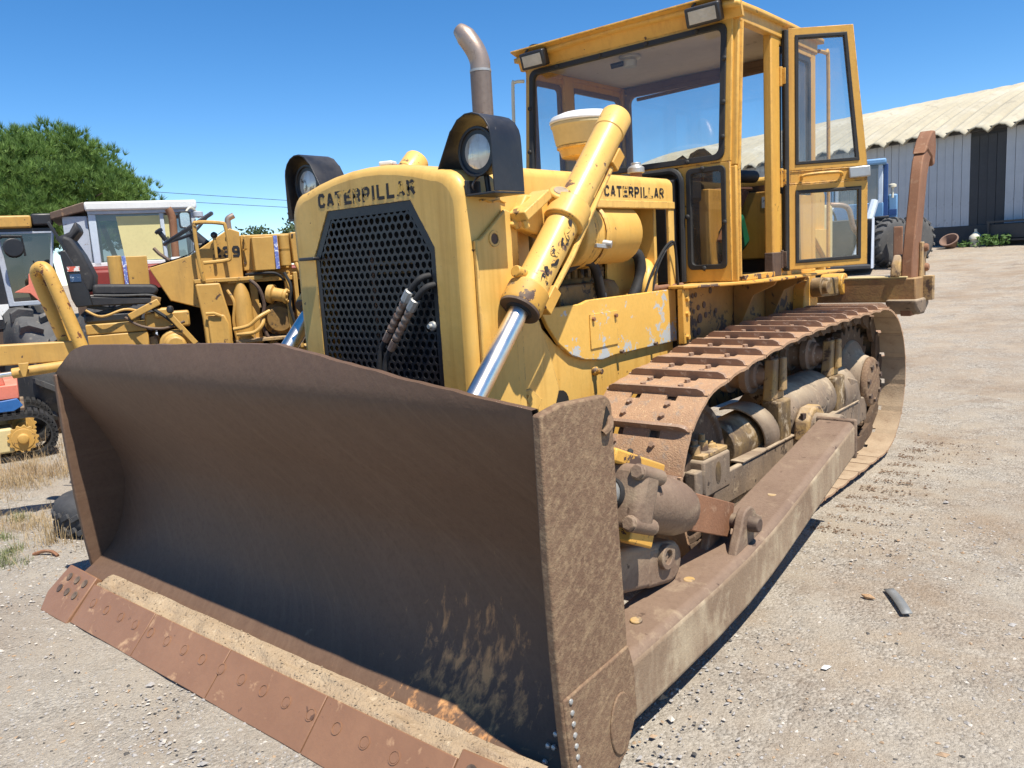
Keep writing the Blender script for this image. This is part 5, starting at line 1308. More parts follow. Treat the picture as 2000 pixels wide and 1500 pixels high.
# --- platform, fenders, gearbox case, tank
def rear():
    for s in (1, -1):
        w = MB(); poly = [(.50, 4.31), (.60, 4.31), (.72, 4.45), (.85, 4.68), (.905, 4.98), (.905, 6.22), (.5, 6.22)]
        w.prism([(s * x, y) for x, y in poly], 'xy', 1.422, 1.441); p = w.build('fender', 'yellow_chipped', DZ, bev=.005)
        w = MB(); w.tube([(s * x, y, 1.431) for x, y in [(.60, 4.31), (.72, 4.45), (.85, 4.68), (.905, 4.98), (.905, 6.22)]], .010, 6); w.build('fender_lip', 'yellow_chipped', p, bev=0)
        for y0, y1 in ((5.08, 5.46), (5.60, 6.0)):
            w = MB(); w.prism([(.56, 1.421), (.86, 1.421), (.84, 1.39), (.70, 1.33), (.62, 1.16), (.56, 1.10)] if s > 0 else [(-.56, 1.421), (-.86, 1.421), (-.84, 1.39), (-.70, 1.33), (-.62, 1.16), (-.56, 1.10)], 'xz', y0, y0 + .02); w.build('fender_gusset', 'case_dirty', p, bev=.003)
    w = MB(); w.box(-.555, .555, 4.42, 6.3, .62, 1.42); c = w.build('gearbox_case', 'case_dirty', DZ, bev=.01)
    for s in (1, -1):
        w = MB(); w.box(min(s * .5605, s * .60), max(s * .5605, s * .60), 4.31, 4.39, 1.09, 1.42); w.build('case_angle', 'yellow_chipped', c, bev=.005)
        for z in (1.13, 1.27, 1.36):
            w = MB(); w.bolt((s * .60, 4.35, z), (s, 0, 0), .017, .016); w.build('case_bolt', 'yellow_chipped', c, bev=0)
        for (y, z, r) in ((4.47, 1.365, .016), (4.51, 1.367, .016), (4.55, 1.37, .016), (4.75, 1.385, .02), (4.52, 1.27, .015), (4.58, 1.29, .018), (4.66, 1.30, .022), (4.60, 1.22, .03), (4.68, 1.235, .02), (4.53, 1.13, .025), (4.58, 1.14, .024), (4.82, 1.25, .018)):
            w = MB(); w.lathe((s * .5552, y, z), (s, 0, 0), [(0, r), (.004, r), (.006, r * .6)], 10); w.build('case_plug', 'dark_rust', c, bev=0)
    # rear bracket carrying the ripper
    for s in (1, -1):
        w = MB(); w.prism([(6.12, .95), (6.42, .95), (6.44, 1.20), (6.40, 1.40), (6.28, 1.41), (6.16, 1.30)], 'yz', min(s * .50, s * .64), max(s * .50, s * .64)); w.build('ripper_bracket', 'yellow_chipped', c, bev=.01)
        w = MB(); w.lathe((s * .42, 6.34, 1.30), (s, 0, 0), [(0, .075), (.30, .075), (.30, .05), (.34, .05)], 18); w.build('ripper_pivot', 'frame_oily', c, bev=.006)
    w = MB(); w.prism([(6.08, 1.442), (6.72, 1.442), (6.74, 2.02), (6.62, 2.17), (6.10, 2.17)], 'yz', -.63, .60); t = w.build('fuel_tank', 'yellow', DZ, bev=.03, seg=3)
    w = MB(); w.prism([(6.30, 1.75), (6.735, 1.45), (6.735, 1.75)], 'yz', .601, .64); w.build('tank_step', 'yellow', t, bev=.006)
    w = MB(); w.lathe((.3, 6.4, 2.165), (0, 0, 1), [(0, .07), (.04, .07), (.05, .05)], 18); w.build('tank_cap', 'galv', t, bev=.004)
    w = MB(); w.box(.2, .58, 6.74, 6.98, 1.46, 1.95); w.build('hydraulic_tank', 'cream_yellow', DZ, bev=.03, seg=3)
    w = MB(); w.tube(smooth_path([(.55, 6.98, 1.95), (.66, 7.08, 1.92), (.70, 7.12, 1.75), (.76, 7.2, 1.62), (.72, 7.3, 1.50)]), .022, 10); w.build('hydraulic_hose', 'fitting', DZ, bev=0)
    # ripper
    w = MB(); w.box(-1.12, 1.13, 7.36, 7.62, 1.10, 1.305); r = w.build('ripper', 'ripper_beam', DZ, bev=.012)
    w = MB(); w.box(-1.10, 1.06, 7.355, 7.63, 1.306, 1.32); w.build('beam_top', 'cream_yellow', r, bev=.004)
    for x in (-.45, .45):
        w = MB(); w.bar((x, 6.36, 1.29), (x, 7.40, 1.25), .14, .16); w.build('ripper_arm', 'frame_oily', r, bev=.02)
        w = MB(); w.lathe((x - .1, 7.38, 1.27), (1, 0, 0), [(0, .095), (.2, .095)], 18); w.build('arm_boss', 'yellow_chipped', r, bev=.01)
        w = MB(); w.cyl((x * .7, 6.75, 1.95), (x * .7, 7.42, 1.40), .05); w.build('ripper_cylinder', 'yellow', r, bev=.004)
    for x in (1.05, -1.05, 0.0):
        w = MB(); w.prism([(7.34, 1.318), (7.66, 1.318), (7.68, 1.42), (7.60, 1.50), (7.44, 1.50), (7.36, 1.42)], 'yz', x - .12, x + .0 - .045); w.build('shank_pocket', 'frame_paint', r, bev=.012)
        w = MB(); w.prism([(7.50, 1.10), (7.70, 1.10), (7.72, 1.52), (7.66, 1.60), (7.60, 1.60), (7.58, 1.2)], 'yz', x + .046, x + .075); w.build('pocket_cheek', 'frame_paint', r, bev=.008)
        for (y, z) in ((7.66, 1.55), (7.69, 1.38)):
            w = MB(); w.lathe((x + .03, y, z), (1, 0, 0), [(0, .035), (.06, .035), (.075, .025)], 14); w.build('shank_pin', 'brown_rust', r, bev=.004)
    w = MB()
    lft = [(7.38, .98), (7.40, 1.45), (7.475, 1.7), (7.56, 1.95), (7.615, 2.16), (7.67, 2.29), (7.76, 2.39), (7.86, 2.45)]
    rgt = [(7.98, 2.36), (7.90, 2.28), (7.83, 2.16), (7.77, 1.95), (7.70, 1.7), (7.63, 1.45), (7.60, .98)]
    w.prism(lft + rgt, 'yz', 1.006, 1.094); sh = w.build('shank', 'brown_rust', r, bev=.01)
    w = MB(); w.prism([(7.70, 2.345), (7.82, 2.47), (7.95, 2.555), (8.04, 2.56), (8.08, 2.42), (8.04, 2.27), (7.97, 2.25), (7.95, 2.33), (7.80, 2.38)], 'yz', .996, 1.104); w.build('shank_tip', 'brown_rust', r, bev=.012)
    w = MB(); w.prism([(7.30, 1.124), (7.72, 1.124), (7.74, 1.06), (7.60, .985), (7.45, .99), (7.34, 1.05)], 'yz', .90, 1.15); w.build('shank_foot', 'frame_grey', r, bev=.02)
    w = MB(); w.prism([(7.625, 1.10), (7.70, 1.10), (7.70, 1.31), (7.625, 1.31)], 'yz', 1.10, 1.20); w.build('beam_end', 'frame_paint', r, bev=.006)
rear()
# ------------------------------------------------------------------ tyre helper (axis along local y)
def tyre(m_lug, m_rim, parent, c, R, W, axis, lugs=20, rim_mat='cream', rubber='tyre_grey', name='wheel', lugdepth=.035):
    c = Vector(c); ax = Vector(axis).normalized()
    w = MB(); w.lathe(c - ax * W / 2, ax, [(.0, R * .58), (.0, R * .62), (W * .02, R * .80), (W * .10, R * .93), (W * .22, R * .965), (W * .5, R * .975), (W * .78, R * .965), (W * .90, R * .93), (W * .98, R * .80), (W, R * .62), (W, R * .58)], 40)
    t = w.build(name, rubber, parent, bev=0, smooth=50)
    a = ax.orthogonal().normalized(); b = ax.cross(a)
    w = MB()
    for i in range(lugs):
        for sd in (-1, 1):
            an = 2 * PI * (i + (.5 if sd > 0 else 0)) / lugs
            pts = []
            for k in range(4):
                f = k / 3; aa = an + f * .16; off = sd * W * (.49 - .47 * f); rr = R * (.93 if k == 0 else .985) + (lugdepth * (.7 if k == 0 else 1))
                pts.append((aa, off, rr))
            vs = []
            for aa, off, rr in pts:
                for da in (-.045, .045):
                    for r_ in (rr - lugdepth * 1.6, rr):
                        vs.append(c + ax * off + (a * math.cos(aa + da) + b * math.sin(aa + da)) * r_)
            fs = []
            for k in range(3):
                o = k * 4; fs += [(o, o + 1, o + 5, o + 4), (o + 2, o + 6, o + 7, o + 3), (o + 1, o + 3, o + 7, o + 5), (o, o + 4, o + 6, o + 2)]
            fs += [(0, 2, 3, 1), (12, 13, 15, 14)]
            w.add(vs, fs)
    w.build('tread', rubber, t, bev=.004)
    w = MB(); w.lathe(c - ax * W * .5, ax, [(.01, R * .575), (.0, R * .55), (.05, R * .5), (.06, R * .2), (.03, R * .18), (.03, .01)], 28, caps=False); w.lathe(c + ax * W * .5, -ax, [(.01, R * .575), (.0, R * .55), (.05, R * .5), (.06, R * .2), (.03, R * .18), (.03, .01)], 28, caps=False)
    w.build('rim', rim_mat, t, bev=0, smooth=40)
    return t

# ------------------------------------------------------------------ loose tyre beside the blade
def loose_tyre():
    r = root('loose_tyre', (-2.73, 2.22, 0), 'worn dark tyre lying flat on the gravel beside the blade', 'tyre', yaw=.3)
    w = MB(); R, W = .33, .25
    prof = [(0.0, R * .58), (.0, R * .70), (.015, R * .85), (.045, R * .97), (.09, R), (.16, R), (.205, R * .97), (.235, R * .85), (.25, R * .70), (.25, R * .58), (.215, R * .60), (.13, R * .72), (.035, R * .60)]
    w.ring((0, 0, .01), (0, .05, 1), prof, 40); w.build('tyre_carcass', 'tyre_dark', r, bev=0, smooth=50)
    w = MB()
    for i in range(26):
        a = 2 * PI * i / 26
        for z, da in ((.055, 0), (.145, .12)):
            p = Vector((math.cos(a + da) * R * .985, math.sin(a + da) * R * .985, z + .01)); t = Vector((-math.sin(a + da), math.cos(a + da), .5)).normalized()
            w.bar(p - t * .038, p + t * .038, .022, .035, Vector((math.cos(a), math.sin(a), 0)).cross(t))
    w.build('tread', 'tyre_dark', r, bev=.004)
loose_tyre()

# ------------------------------------------------------------------ small yellow loader numbered 239 (local x to the right, y away)
def machine_239():
    r = root('compact_loader', (-2.98, 2.95, 0), 'yellow open-seat compact loader numbered 239 with black seat and steering wheel', 'loader', yaw=math.radians(63.5))
    Y = 'yellow_bg'
    def B(name, mat, x0, x1, y0, y1, z0, z1, bev=.01, par=r, **k):
        w = MB(); w.box(x0, x1, y0, y1, z0, z1, **k); return w.build(name, mat, par, bev=bev)
    # chassis
    B('chassis', Y, -.55, 1.15, .0, .75, .5, 1.06)
    for x in (-.12, .80):
        for y in (-.02, .95):
            tyre(None, None, r, (x, y, .36), .36, .24, (0, 1, 0), 18, 'yellow_bg', 'tyre_dark')
    # console: sloped dash box
    w = MB()
    prof = [(-.10, 1.75), (.02, 1.50), (.22, 1.43), (.56, 1.43), (.57, 1.99), (.50, 2.02), (.19, 1.825)]
    w.prism(prof, 'xz', .02, .62)
    con = w.build('console', Y, r, bev=.006)
    w = MB(); w.add([(-.09, .05, 1.761), (.185, .05, 1.838), (.49, .05, 2.028), (.49, .59, 2.028), (.185, .59, 1.838), (-.09, .59, 1.761)], [(0, 1, 4, 5), (1, 2, 3, 4)]); w.build('gauge_panel', 'gauge_panel', r, bev=0, smooth=0)
    B('gauge', 'black_paint', .02, .10, .2, .3, 1.79, 1.825, .01, con); B('gauge', 'black_paint', .24, .33, .25, .35, 1.87, 1.925, .01, con); B('rag', 'white_paint', .06, .16, .10, .18, 1.80, 1.825, .01, con)
    block_letters('239', .085, .21, 'letter_plain', r, axes((1, 0, 0), (0, 0, 1), (.355, .0175, 1.80)))
    for i in range(8):
        w = MB(); w.bolt((-.05 + .03 * i, .03 + .0 * i, 1.74 + .008 * i), (-.3, -1, 0), .006, .004); w.build('screw', 'dark_rust', con, bev=0)
    B('console_step', Y, .20, .70, -.06, .5, 1.615, 1.645, .004)
    # grab rail
    w = MB(); w.tube(smooth_path([(.27, -.07, 1.63), (.25, -.075, 1.80), (.245, -.08, 2.03), (.27, -.08, 2.065), (.43, -.08, 2.055), (.465, -.08, 2.02), (.475, -.08, 1.81), (.44, -.08, 1.775), (.28, -.08, 1.765)], 5), .0145, 8); w.build('grab_rail', Y, r, bev=0)
    w = MB(); w.cyl((.38, -.03, 1.80), (.38, -.03, 1.955), .012); w.build('lever', Y, r, bev=0)
    w = MB(); w.lathe((.38, -.03, 1.945), (0, 0, 1), [(0, .01), (.01, .022), (.025, .027), (.04, .022), (.05, .006)], 12); w.build('lever_knob', 'black_paint', r, bev=0)
    # steering wheel
    c = Vector((.215, .32, 2.045)); nrm = Vector((-.52, -.03, .85)).normalized(); a = Vector((.85, 0, .52)).normalized(); b = nrm.cross(a)
    w = MB(); n = 30; R = .215; pts = [c + (a * math.cos(2 * PI * i / n) + b * math.sin(2 * PI * i / n)) * R for i in range(n + 1)]
    w.tube(pts, .017, 8); sw = w.build('steering_wheel', 'black_paint', r, bev=0)
    for k in range(3):
        t = 2 * PI * k / 3 + 2.6; w = MB(); w.tube([c - nrm * .05, c - nrm * .03 + (a * math.cos(t) + b * math.sin(t)) * .1, c + (a * math.cos(t) + b * math.sin(t)) * R], .013, 8); w.build('spoke', 'black_paint', sw, bev=0)
    w = MB(); w.cyl(c - nrm * .05, c - nrm * .26 + Vector((.05, 0, 0)), .04, .055); w.build('steering_column', 'black_paint', r, bev=.004)
    w = MB(); w.cyl(c + a * -.19 + nrm * .02, c + a * -.19 + nrm * .10, .018); w.lathe(c + a * -.19 + nrm * .09, nrm, [(0, .03), (.02, .034), (.03, .02)], 12); w.build('wheel_knob', 'black_paint', sw, bev=0)
    w = MB(); w.tube([(.05, .2, 1.80), (-.02, .2, 1.86), (-.05, .22, 1.90)], .014, 7); w.build('dash_lever', 'dark_rust', r, bev=0)
    # exhaust
    w = MB(); w.tube(smooth_path([(.52, .3, 1.98), (.515, .3, 2.07), (.52, .3, 2.11), (.565, .3, 2.135)], 5), .024, 10); w.build('exhaust', 'exhaust_tip', r, bev=0)
    # engine hood
    B('engine_hood', Y, .575, .945, .05, .62, 1.69, 1.965, .008)
    B('hood_end', 'yellow_bg', .945, 1.12, -.02, .60, 1.735, 1.97, .01)
    B('hood_neck', Y, .60, 1.10, .06, .60, 1.60, 1.69, .004)
    B('side_box', Y, .645, .80, -.10, .05, 1.685, 1.94, .006)
    B('blue_strip', 'blue_strip', .803, .832, -.10, -.094, 1.69, 1.945, .002)
    B('strip_back', Y, .80, .835, -.093, .04, 1.69, 1.945, .002)
    w = MB(); w.cyl((.885, -.05, 1.71), (.885, -.05, 1.95), .042); w.build('canister', Y, r, bev=.006)
    w = MB(); w.ring((.885, -.05, 1.83), (0, 0, 1), [(0, .043), (.014, .046), (.014, .04), (0, .04)], 18); w.build('canister_strap', Y, r, bev=0)
    w = MB(); w.tube([(.60, .03, 1.96), (.60, .0, 1.95), (.61, .0, 1.86), (.59, .03, 1.85)], .009, 6); w.build('hood_catch', Y, r, bev=0)
    # second, far-side set of the same fittings behind the seat
    B('far_side_box', Y, -.28, -.12, .95, 1.08, 1.60, 1.87, .006); B('far_strip', 'blue_strip', -.31, -.282, .94, .946, 1.60, 1.875, .002)
    w = MB(); w.cyl((-.37, .97, 1.58), (-.37, .97, 1.88), .055); w.build('far_canister', Y, r, bev=.006)
    # front panels below the console
    w = MB(); w.prism([(.205, 1.61), (.38, 1.61), (.43, 1.35), (.43, 1.0), (.235, 1.0), (.23, 1.35)], 'xz', -.08, .02); w.build('leg_panel', Y, r, bev=.012)
    w = MB(); w.prism([(.265, 1.37), (.385, 1.37), (.415, 1.3), (.415, 1.02), (.265, 1.02)], 'xz', -.105, -.08); w.build('leg_cover', Y, r, bev=.012)
    w = MB(); w.tube([(.255, -.11, 1.385), (.31, -.12, 1.385), (.36, -.11, 1.36)], .012, 7); w.build('leg_handle', Y, r, bev=0)
    w = MB(); w.lathe((.53, -.02, 1.0), (0, 0, 1), [(0, .07), (.44, .07), (.52, .058), (.60, .03)], 20); w.build('ram', Y, r, bev=.004)
    B('front_plate', Y, .60, .66, .0, .3, 1.05, 1.60, .008)
    w = MB(); w.lathe((.80, .05, 1.30), (0, -1, 0), [(0, .13), (.05, .13), (.06, .10), (.10, .10)], 24); w.build('pump_drum', 'engine_dirty', r, bev=.006)
    w = MB(); w.lathe((.735, -.02, 1.505), (.85, -.5, -.2), [(0, .075), (.04, .078), (.05, .052), (.13, .05), (.135, .06), (.16, .058)], 20); mo = w.build('hydraulic_motor', Y, r, bev=.006)
    for k in range(6):
        t = 2 * PI * k / 6; d = Vector((.85, -.5, -.2)).normalized(); u = d.orthogonal().normalized(); v = d.cross(u)
        w = MB(); w.bolt(Vector((.735, -.02, 1.505)) + d * .16 + (u * math.cos(t) + v * math.sin(t)) * .04, d, .011, .012); w.build('motor_bolt', Y, mo, bev=0)
    for pts in ([(.44, -.1, 1.25), (.55, -.13, 1.27), (.63, -.14, 1.33), (.72, -.1, 1.37)], [(.46, -.1, 1.21), (.58, -.14, 1.215), (.65, -.14, 1.27), (.67, -.1, 1.33)]):
        w = MB(); w.tube(smooth_path(pts), .015, 8); w.build('hydraulic_pipe', Y, r, bev=0)
    B('upright', Y, .865, .90, -.06, .02, 1.06, 1.66, .006); B('upright', Y, .93, .96, -.08, .02, 1.06, 1.66, .006)
    B('cross_tray', Y, .44, .98, -.04, .4, 1.60, 1.635, .004); B('low_tray', 'frame_paint', .45, 1.0, -.1, .3, 1.14, 1.165, .004)
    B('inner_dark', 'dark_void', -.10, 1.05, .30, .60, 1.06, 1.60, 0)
    # gear lumps under the dash
    w = MB(); w.lathe((.02, -.02, 1.17), (0, -1, 0), [(0, .115), (.08, .115), (.085, .075), (.14, .07)], 20); w.box(-.17, .14, -.04, .25, 1.30, 1.42); w.box(-.10, .02, -.08, .2, 1.38, 1.45); w.build('gear_housing', Y, r, bev=.015)
    w = MB(); w.bar((.00, -.12, 1.40), (.16, -.12, 1.17), .025, .04); w.build('link_bar', Y, r, bev=.005)
    w = MB(); w.lathe((.01, -.13, 1.42), (0, 0, 1), [(-.01, .01), (0, .024), (.02, .028), (.04, .02), (.046, .006)], 12); w.build('lever_knob', 'black_paint', r, bev=0)
    w = MB(); w.bar((-.27, -.05, 1.40), (-.06, -.05, 1.50), .08, .05); w.build('foot_bracket', Y, r, bev=.006)
    B('floor_box', Y, -.57, -.165, -.02, .55, 1.29, 1.365, .008); B('floor_box', Y, -.565, -.16, -.022, .55, 1.18, 1.285, .008)
    # seat
    B('seat_suspension', 'black_paint', -.58, -.20, .05, .5, 1.366, 1.44, .02)
    w = MB(); w.bar((-.55, .1, 1.42), (-.25, .1, 1.49), .05, .03); w.bar((-.25, .1, 1.43), (-.55, .1, 1.50), .05, .03); w.build('scissor', 'black_paint', r, bev=.004)
    w = MB(); w.prism([(-.62, 1.50), (-.10, 1.485), (-.085, 1.53), (-.52, 1.57), (-.60, 1.56)], 'xz', .02, .54); w.build('seat_pan', 'seat_black', r, bev=.01)
    w = MB(); w.prism([(-.50, 1.575), (-.08, 1.545), (-.05, 1.575), (-.06, 1.615), (-.1, 1.63), (-.49, 1.655)], 'xz', .03, .53); w.build('seat_cushion', 'seat_black', r, bev=.025, seg=3)
    w = MB(); w.tube(smooth_path([(-.49, .025, 1.575), (-.3, .02, 1.56), (-.12, .02, 1.552), (-.06, .025, 1.52)]), .008, 6); w.build('seat_piping', 'tyre_grey', r, bev=0)
    w = MB(); w.prism([(-.60, 1.60), (-.495, 1.60), (-.475, 1.72), (-.53, 1.88), (-.585, 1.99), (-.64, 2.02), (-.665, 1.98), (-.62, 1.75)], 'xz', .05, .51); w.build('backrest', 'seat_black', r, bev=.03, seg=3)
    w = MB(); w.prism([(-.67, 1.90), (-.63, 1.91), (-.56, 1.74), (-.515, 1.60), (-.50, 1.50), (-.61, 1.495), (-.635, 1.56), (-.655, 1.74)], 'xz', .0, .03); w.build('seat_side', 'black_paint', r, bev=.008)
    w = MB(); w.prism([(-.70, 2.0), (-.60, 2.04), (-.55, 2.12), (-.525, 2.05), (-.58, 1.985), (-.66, 1.95)], 'xz', .1, .45); w.build('torn_headrest', 'seat_black', r, bev=.02)
    w = MB(); w.bar((-.715, .02, 2.11), (-.625, .02, 1.90), .012, .02); w.build('seat_bar', 'black_paint', r, bev=.003)
    B('warning_sticker', 'sticker_red', -.635, -.555, -.004, -.0005, 1.755, 1.79, 0); B('warning_sticker', 'sticker_blue', -.625, -.555, -.004, -.0005, 1.68, 1.735, 0)
    # loader arm with bent tube guard and lift ram
    w = MB(); w.prism([(-2.4, 1.325), (-.60, 1.27), (-.60, 1.135), (-2.4, 1.165)], 'xz', -.26, -.16); w.build('lift_arm', Y, r, bev=.008)
    w = MB(); w.prism([(-.98, 1.155), (-.915, 1.155), (-.94, 1.06), (-.965, 1.06)], 'xz', -.315, -.301); w.build('arm_lug', Y, r, bev=.004)
    w = MB(); w.tube(smooth_path([(-.66, -.10, 1.10), (-.745, -.14, 1.45), (-.80, -.18, 1.70), (-.80, -.21, 1.765), (-.765, -.25, 1.79), (-.725, -.29, 1.755), (-.685, -.30, 1.62), (-.555, -.32, 1.12)], 6), .043, 12); w.build('guard_tube', 'yellow_worn_tube', r, bev=0)
    w = MB(); w.cyl((-1.03, -.25, 1.085), (-.6, -.25, 1.115), .036); w.build('lift_ram', Y, r, bev=.004)
    w = MB(); w.cyl((-2.0, -.25, 1.03), (-1.03, -.25, 1.085), .018); w.build('ram_rod', 'chrome', r, bev=0)
machine_239()
def clutter_239():
    r = bpy.data.objects['compact_loader']; rnd = random.Random(12)
    runs = [([(-.12, -.06, 1.46), (.0, -.10, 1.36), (.12, -.09, 1.22), (.22, -.06, 1.12)], .013), ([(.43, -.03, 1.55), (.47, -.06, 1.45), (.45, -.05, 1.30), (.47, -.04, 1.12)], .012),
            ([(.60, -.05, 1.62), (.66, -.07, 1.55), (.69, -.06, 1.42), (.66, -.05, 1.28), (.70, -.06, 1.15)], .014), ([(.86, -.08, 1.66), (.90, -.10, 1.55), (.88, -.09, 1.40), (.92, -.08, 1.2)], .012),
            ([(.96, -.06, 1.73), (1.0, -.09, 1.6), (.99, -.08, 1.4), (1.02, -.06, 1.15)], .016), ([(-.30, -.04, 1.40), (-.2, -.09, 1.33), (-.05, -.10, 1.30), (.1, -.08, 1.34)], .010),
            ([(.58, -.02, 1.66), (.70, -.08, 1.665), (.80, -.09, 1.655), (.86, -.06, 1.60)], .011), ([(-.55, -.03, 1.47), (-.45, -.07, 1.42), (-.3, -.06, 1.46), (-.2, -.04, 1.44)], .009)]
    for i, (p, rad) in enumerate(runs):
        w = MB(); w.tube(smooth_path(p, 5), rad, 8); w.build('hydraulic_hose', ['rubber', 'yellow_bg', 'dark_rust'][i % 3], r, bev=0)
    for i in range(26):
        x = rnd.uniform(-.15, 1.0); z = rnd.uniform(1.08, 1.55); sz = rnd.uniform(.015, .05); y = rnd.uniform(.02, .25)
        if .2 < x < .45: continue
        w = MB()
        if i % 2: w.box(x - sz, x + sz, y - .08, y + .1, z - sz * .8, z + sz * .8, ry(rnd.uniform(-.3, .3)))
        else: w.lathe((x, y, z), (rnd.uniform(-.2, .2), -1, 0), [(0, sz), (.06, sz), (.062, sz * .7), (.09, sz * .65)], 12)
        w.build('fitting', ['yellow_bg', 'frame_paint', 'engine_dirty'][i % 3], r, bev=.004)
    for (x, z) in ((.47, 1.95), (.59, 1.75), (.66, 1.70), (.93, 1.72), (1.08, 1.76), (.60, 1.93), (.96, 1.95)):
        w = MB(); w.bolt((x, .018 if x < .57 else -.022 if x > .945 else .048, z), (0, -1, 0), .009, .008); w.build('panel_bolt', 'dark_rust', r, bev=0)
clutter_239()

# ------------------------------------------------------------------ red tractor with white-roofed cab, behind
def tractor():
    k = 11.0 / 9.5
    r = root('farm_tractor', (-7.08, 4.64, 0), 'red tractor with white roofed cab and yellow board in its window', 'tractor', yaw=math.radians(65.3))
    def Z(z): return 1.65 + (z - 1.65) * k
    def B(name, mat, x0, x1, y0, y1, z0, z1, bev=.01):
        w = MB(); w.box(x0 * k, x1 * k, y0, y1, Z(z0), Z(z1)); return w.build(name, mat, r, bev=bev)
    B('cab_roof', 'white_paint', -.40, .68, -.10, 1.2, 2.405, 2.495, .02)
    w = MB(); w.prism([(-.40 * k, Z(2.405)), (-.40 * k, Z(2.50)), (-.72 * k, Z(2.40)), (-.72 * k, Z(2.33))], 'xz', -.05, 1.15); w.build('roof_wing', 'dark_rust', r, bev=.01)
    B('roof_gutter', 'grey_cab', -.38, .66, -.06, 1.1, 2.37, 2.404, .004)
    for x0, x1 in ((-.38, -.31), (.60, .66), (.30, .34)): B('cab_post', 'pale_blue', x0, x1, -.04, .04, 1.84, 2.37, .008)
    for x0, x1 in ((-.38, -.31), (.60, .66)): B('cab_post', 'pale_blue', x0, x1, 1.04, 1.12, 1.84, 2.37, .008)
    B('cab_sill', 'white_paint', -.40, .66, -.04, .05, 1.835, 1.875, .006)
    w = MB(); w.add([(-.31 * k, 0, Z(1.875)), (.60 * k, 0, Z(1.875)), (.60 * k, 0, Z(2.37)), (-.31 * k, 0, Z(2.37))], [(0, 1, 2, 3)]); w.build('side_pane', 'glass_dark', r, bev=0, smooth=0)
    w = MB(); w.prism([(-.12 * k, Z(2.345)), (.39 * k, Z(2.345)), (.37 * k, Z(1.885)), (-.08 * k, Z(1.885))], 'xz', -.012, -.004); w.build('window_board', 'yellow_board', r, bev=0)
    w = MB(); w.bar((-.26 * k, .15, Z(2.27)), (-.17 * k, .15, Z(1.9)), .03, .06); w.build('door_bar', 'yellow_bg', r, bev=.005)
    B('rear_wall', 'grey_cab', -.62, -.39, .0, 1.1, 1.85, 2.36, .01)
    B('red_body', 'red_paint', -.42, .9, -.12, 1.2, 1.45, 1.835, .03)
    B('red_fender', 'red_paint', -.55, .25, -.35, -.1, 1.55, 1.80, .04)
    B('bonnet', 'red_paint', .66, 2.1, .2, .9, 1.2, 1.75, .05)
    B('chassis', 'dark_rust', -.6, 2.0, .2, .9, .6, 1.44, .02)
    for (x, R) in ((-.1, .75), (1.8, .5)):
        for y in (-.35, 1.4): tyre(None, None, r, (x * k, y, R), R, .38, (0, 1, 0), 18, 'cream', 'tyre_dark')
    w = MB(); w.tube(smooth_path([(.385 * k, -.2, Z(2.40)), (.405 * k, -.2, Z(2.36)), (.42 * k, -.2, Z(2.27)), (.41 * k, -.2, Z(2.0)), (.40 * k, -.2, Z(1.5))], 4), .045, 10); w.build('exhaust', 'brown_rust', r, bev=0)
    w = MB(); w.frame(rrect(.475 * k, .60 * k, Z(2.185), Z(2.365), .03), rrect(.49 * k, .585 * k, Z(2.2), Z(2.35), .03), lambda p: (p[0], -.3, p[1]), lambda p: (p[0], -.26, p[1])); w.build('mirror_frame', 'black_paint', r, bev=.004)
    w = MB(); w.add([(x, -.28, z) for x, z in rrect(.49 * k, .585 * k, Z(2.2), Z(2.35), .03)], [tuple(range(20))]); w.build('mirror_glass', 'chrome', r, bev=0)
    w = MB(); w.tube(smooth_path([(.56 * k, -.28, Z(2.36)), (.60 * k, -.25, Z(2.40)), (.66 * k, -.1, Z(2.38)), (.69 * k, -.1, Z(2.30))]), .014, 7); w.build('mirror_arm', 'cream', r, bev=0)
    w = MB(); w.lathe((.68 * k, -.15, Z(2.30)), (0, 0, 1), [(0, .02), (.01, .06), (.07, .06), (.08, .03)], 14); w.build('work_lamp', 'grey_cab', r, bev=.004)
tractor()

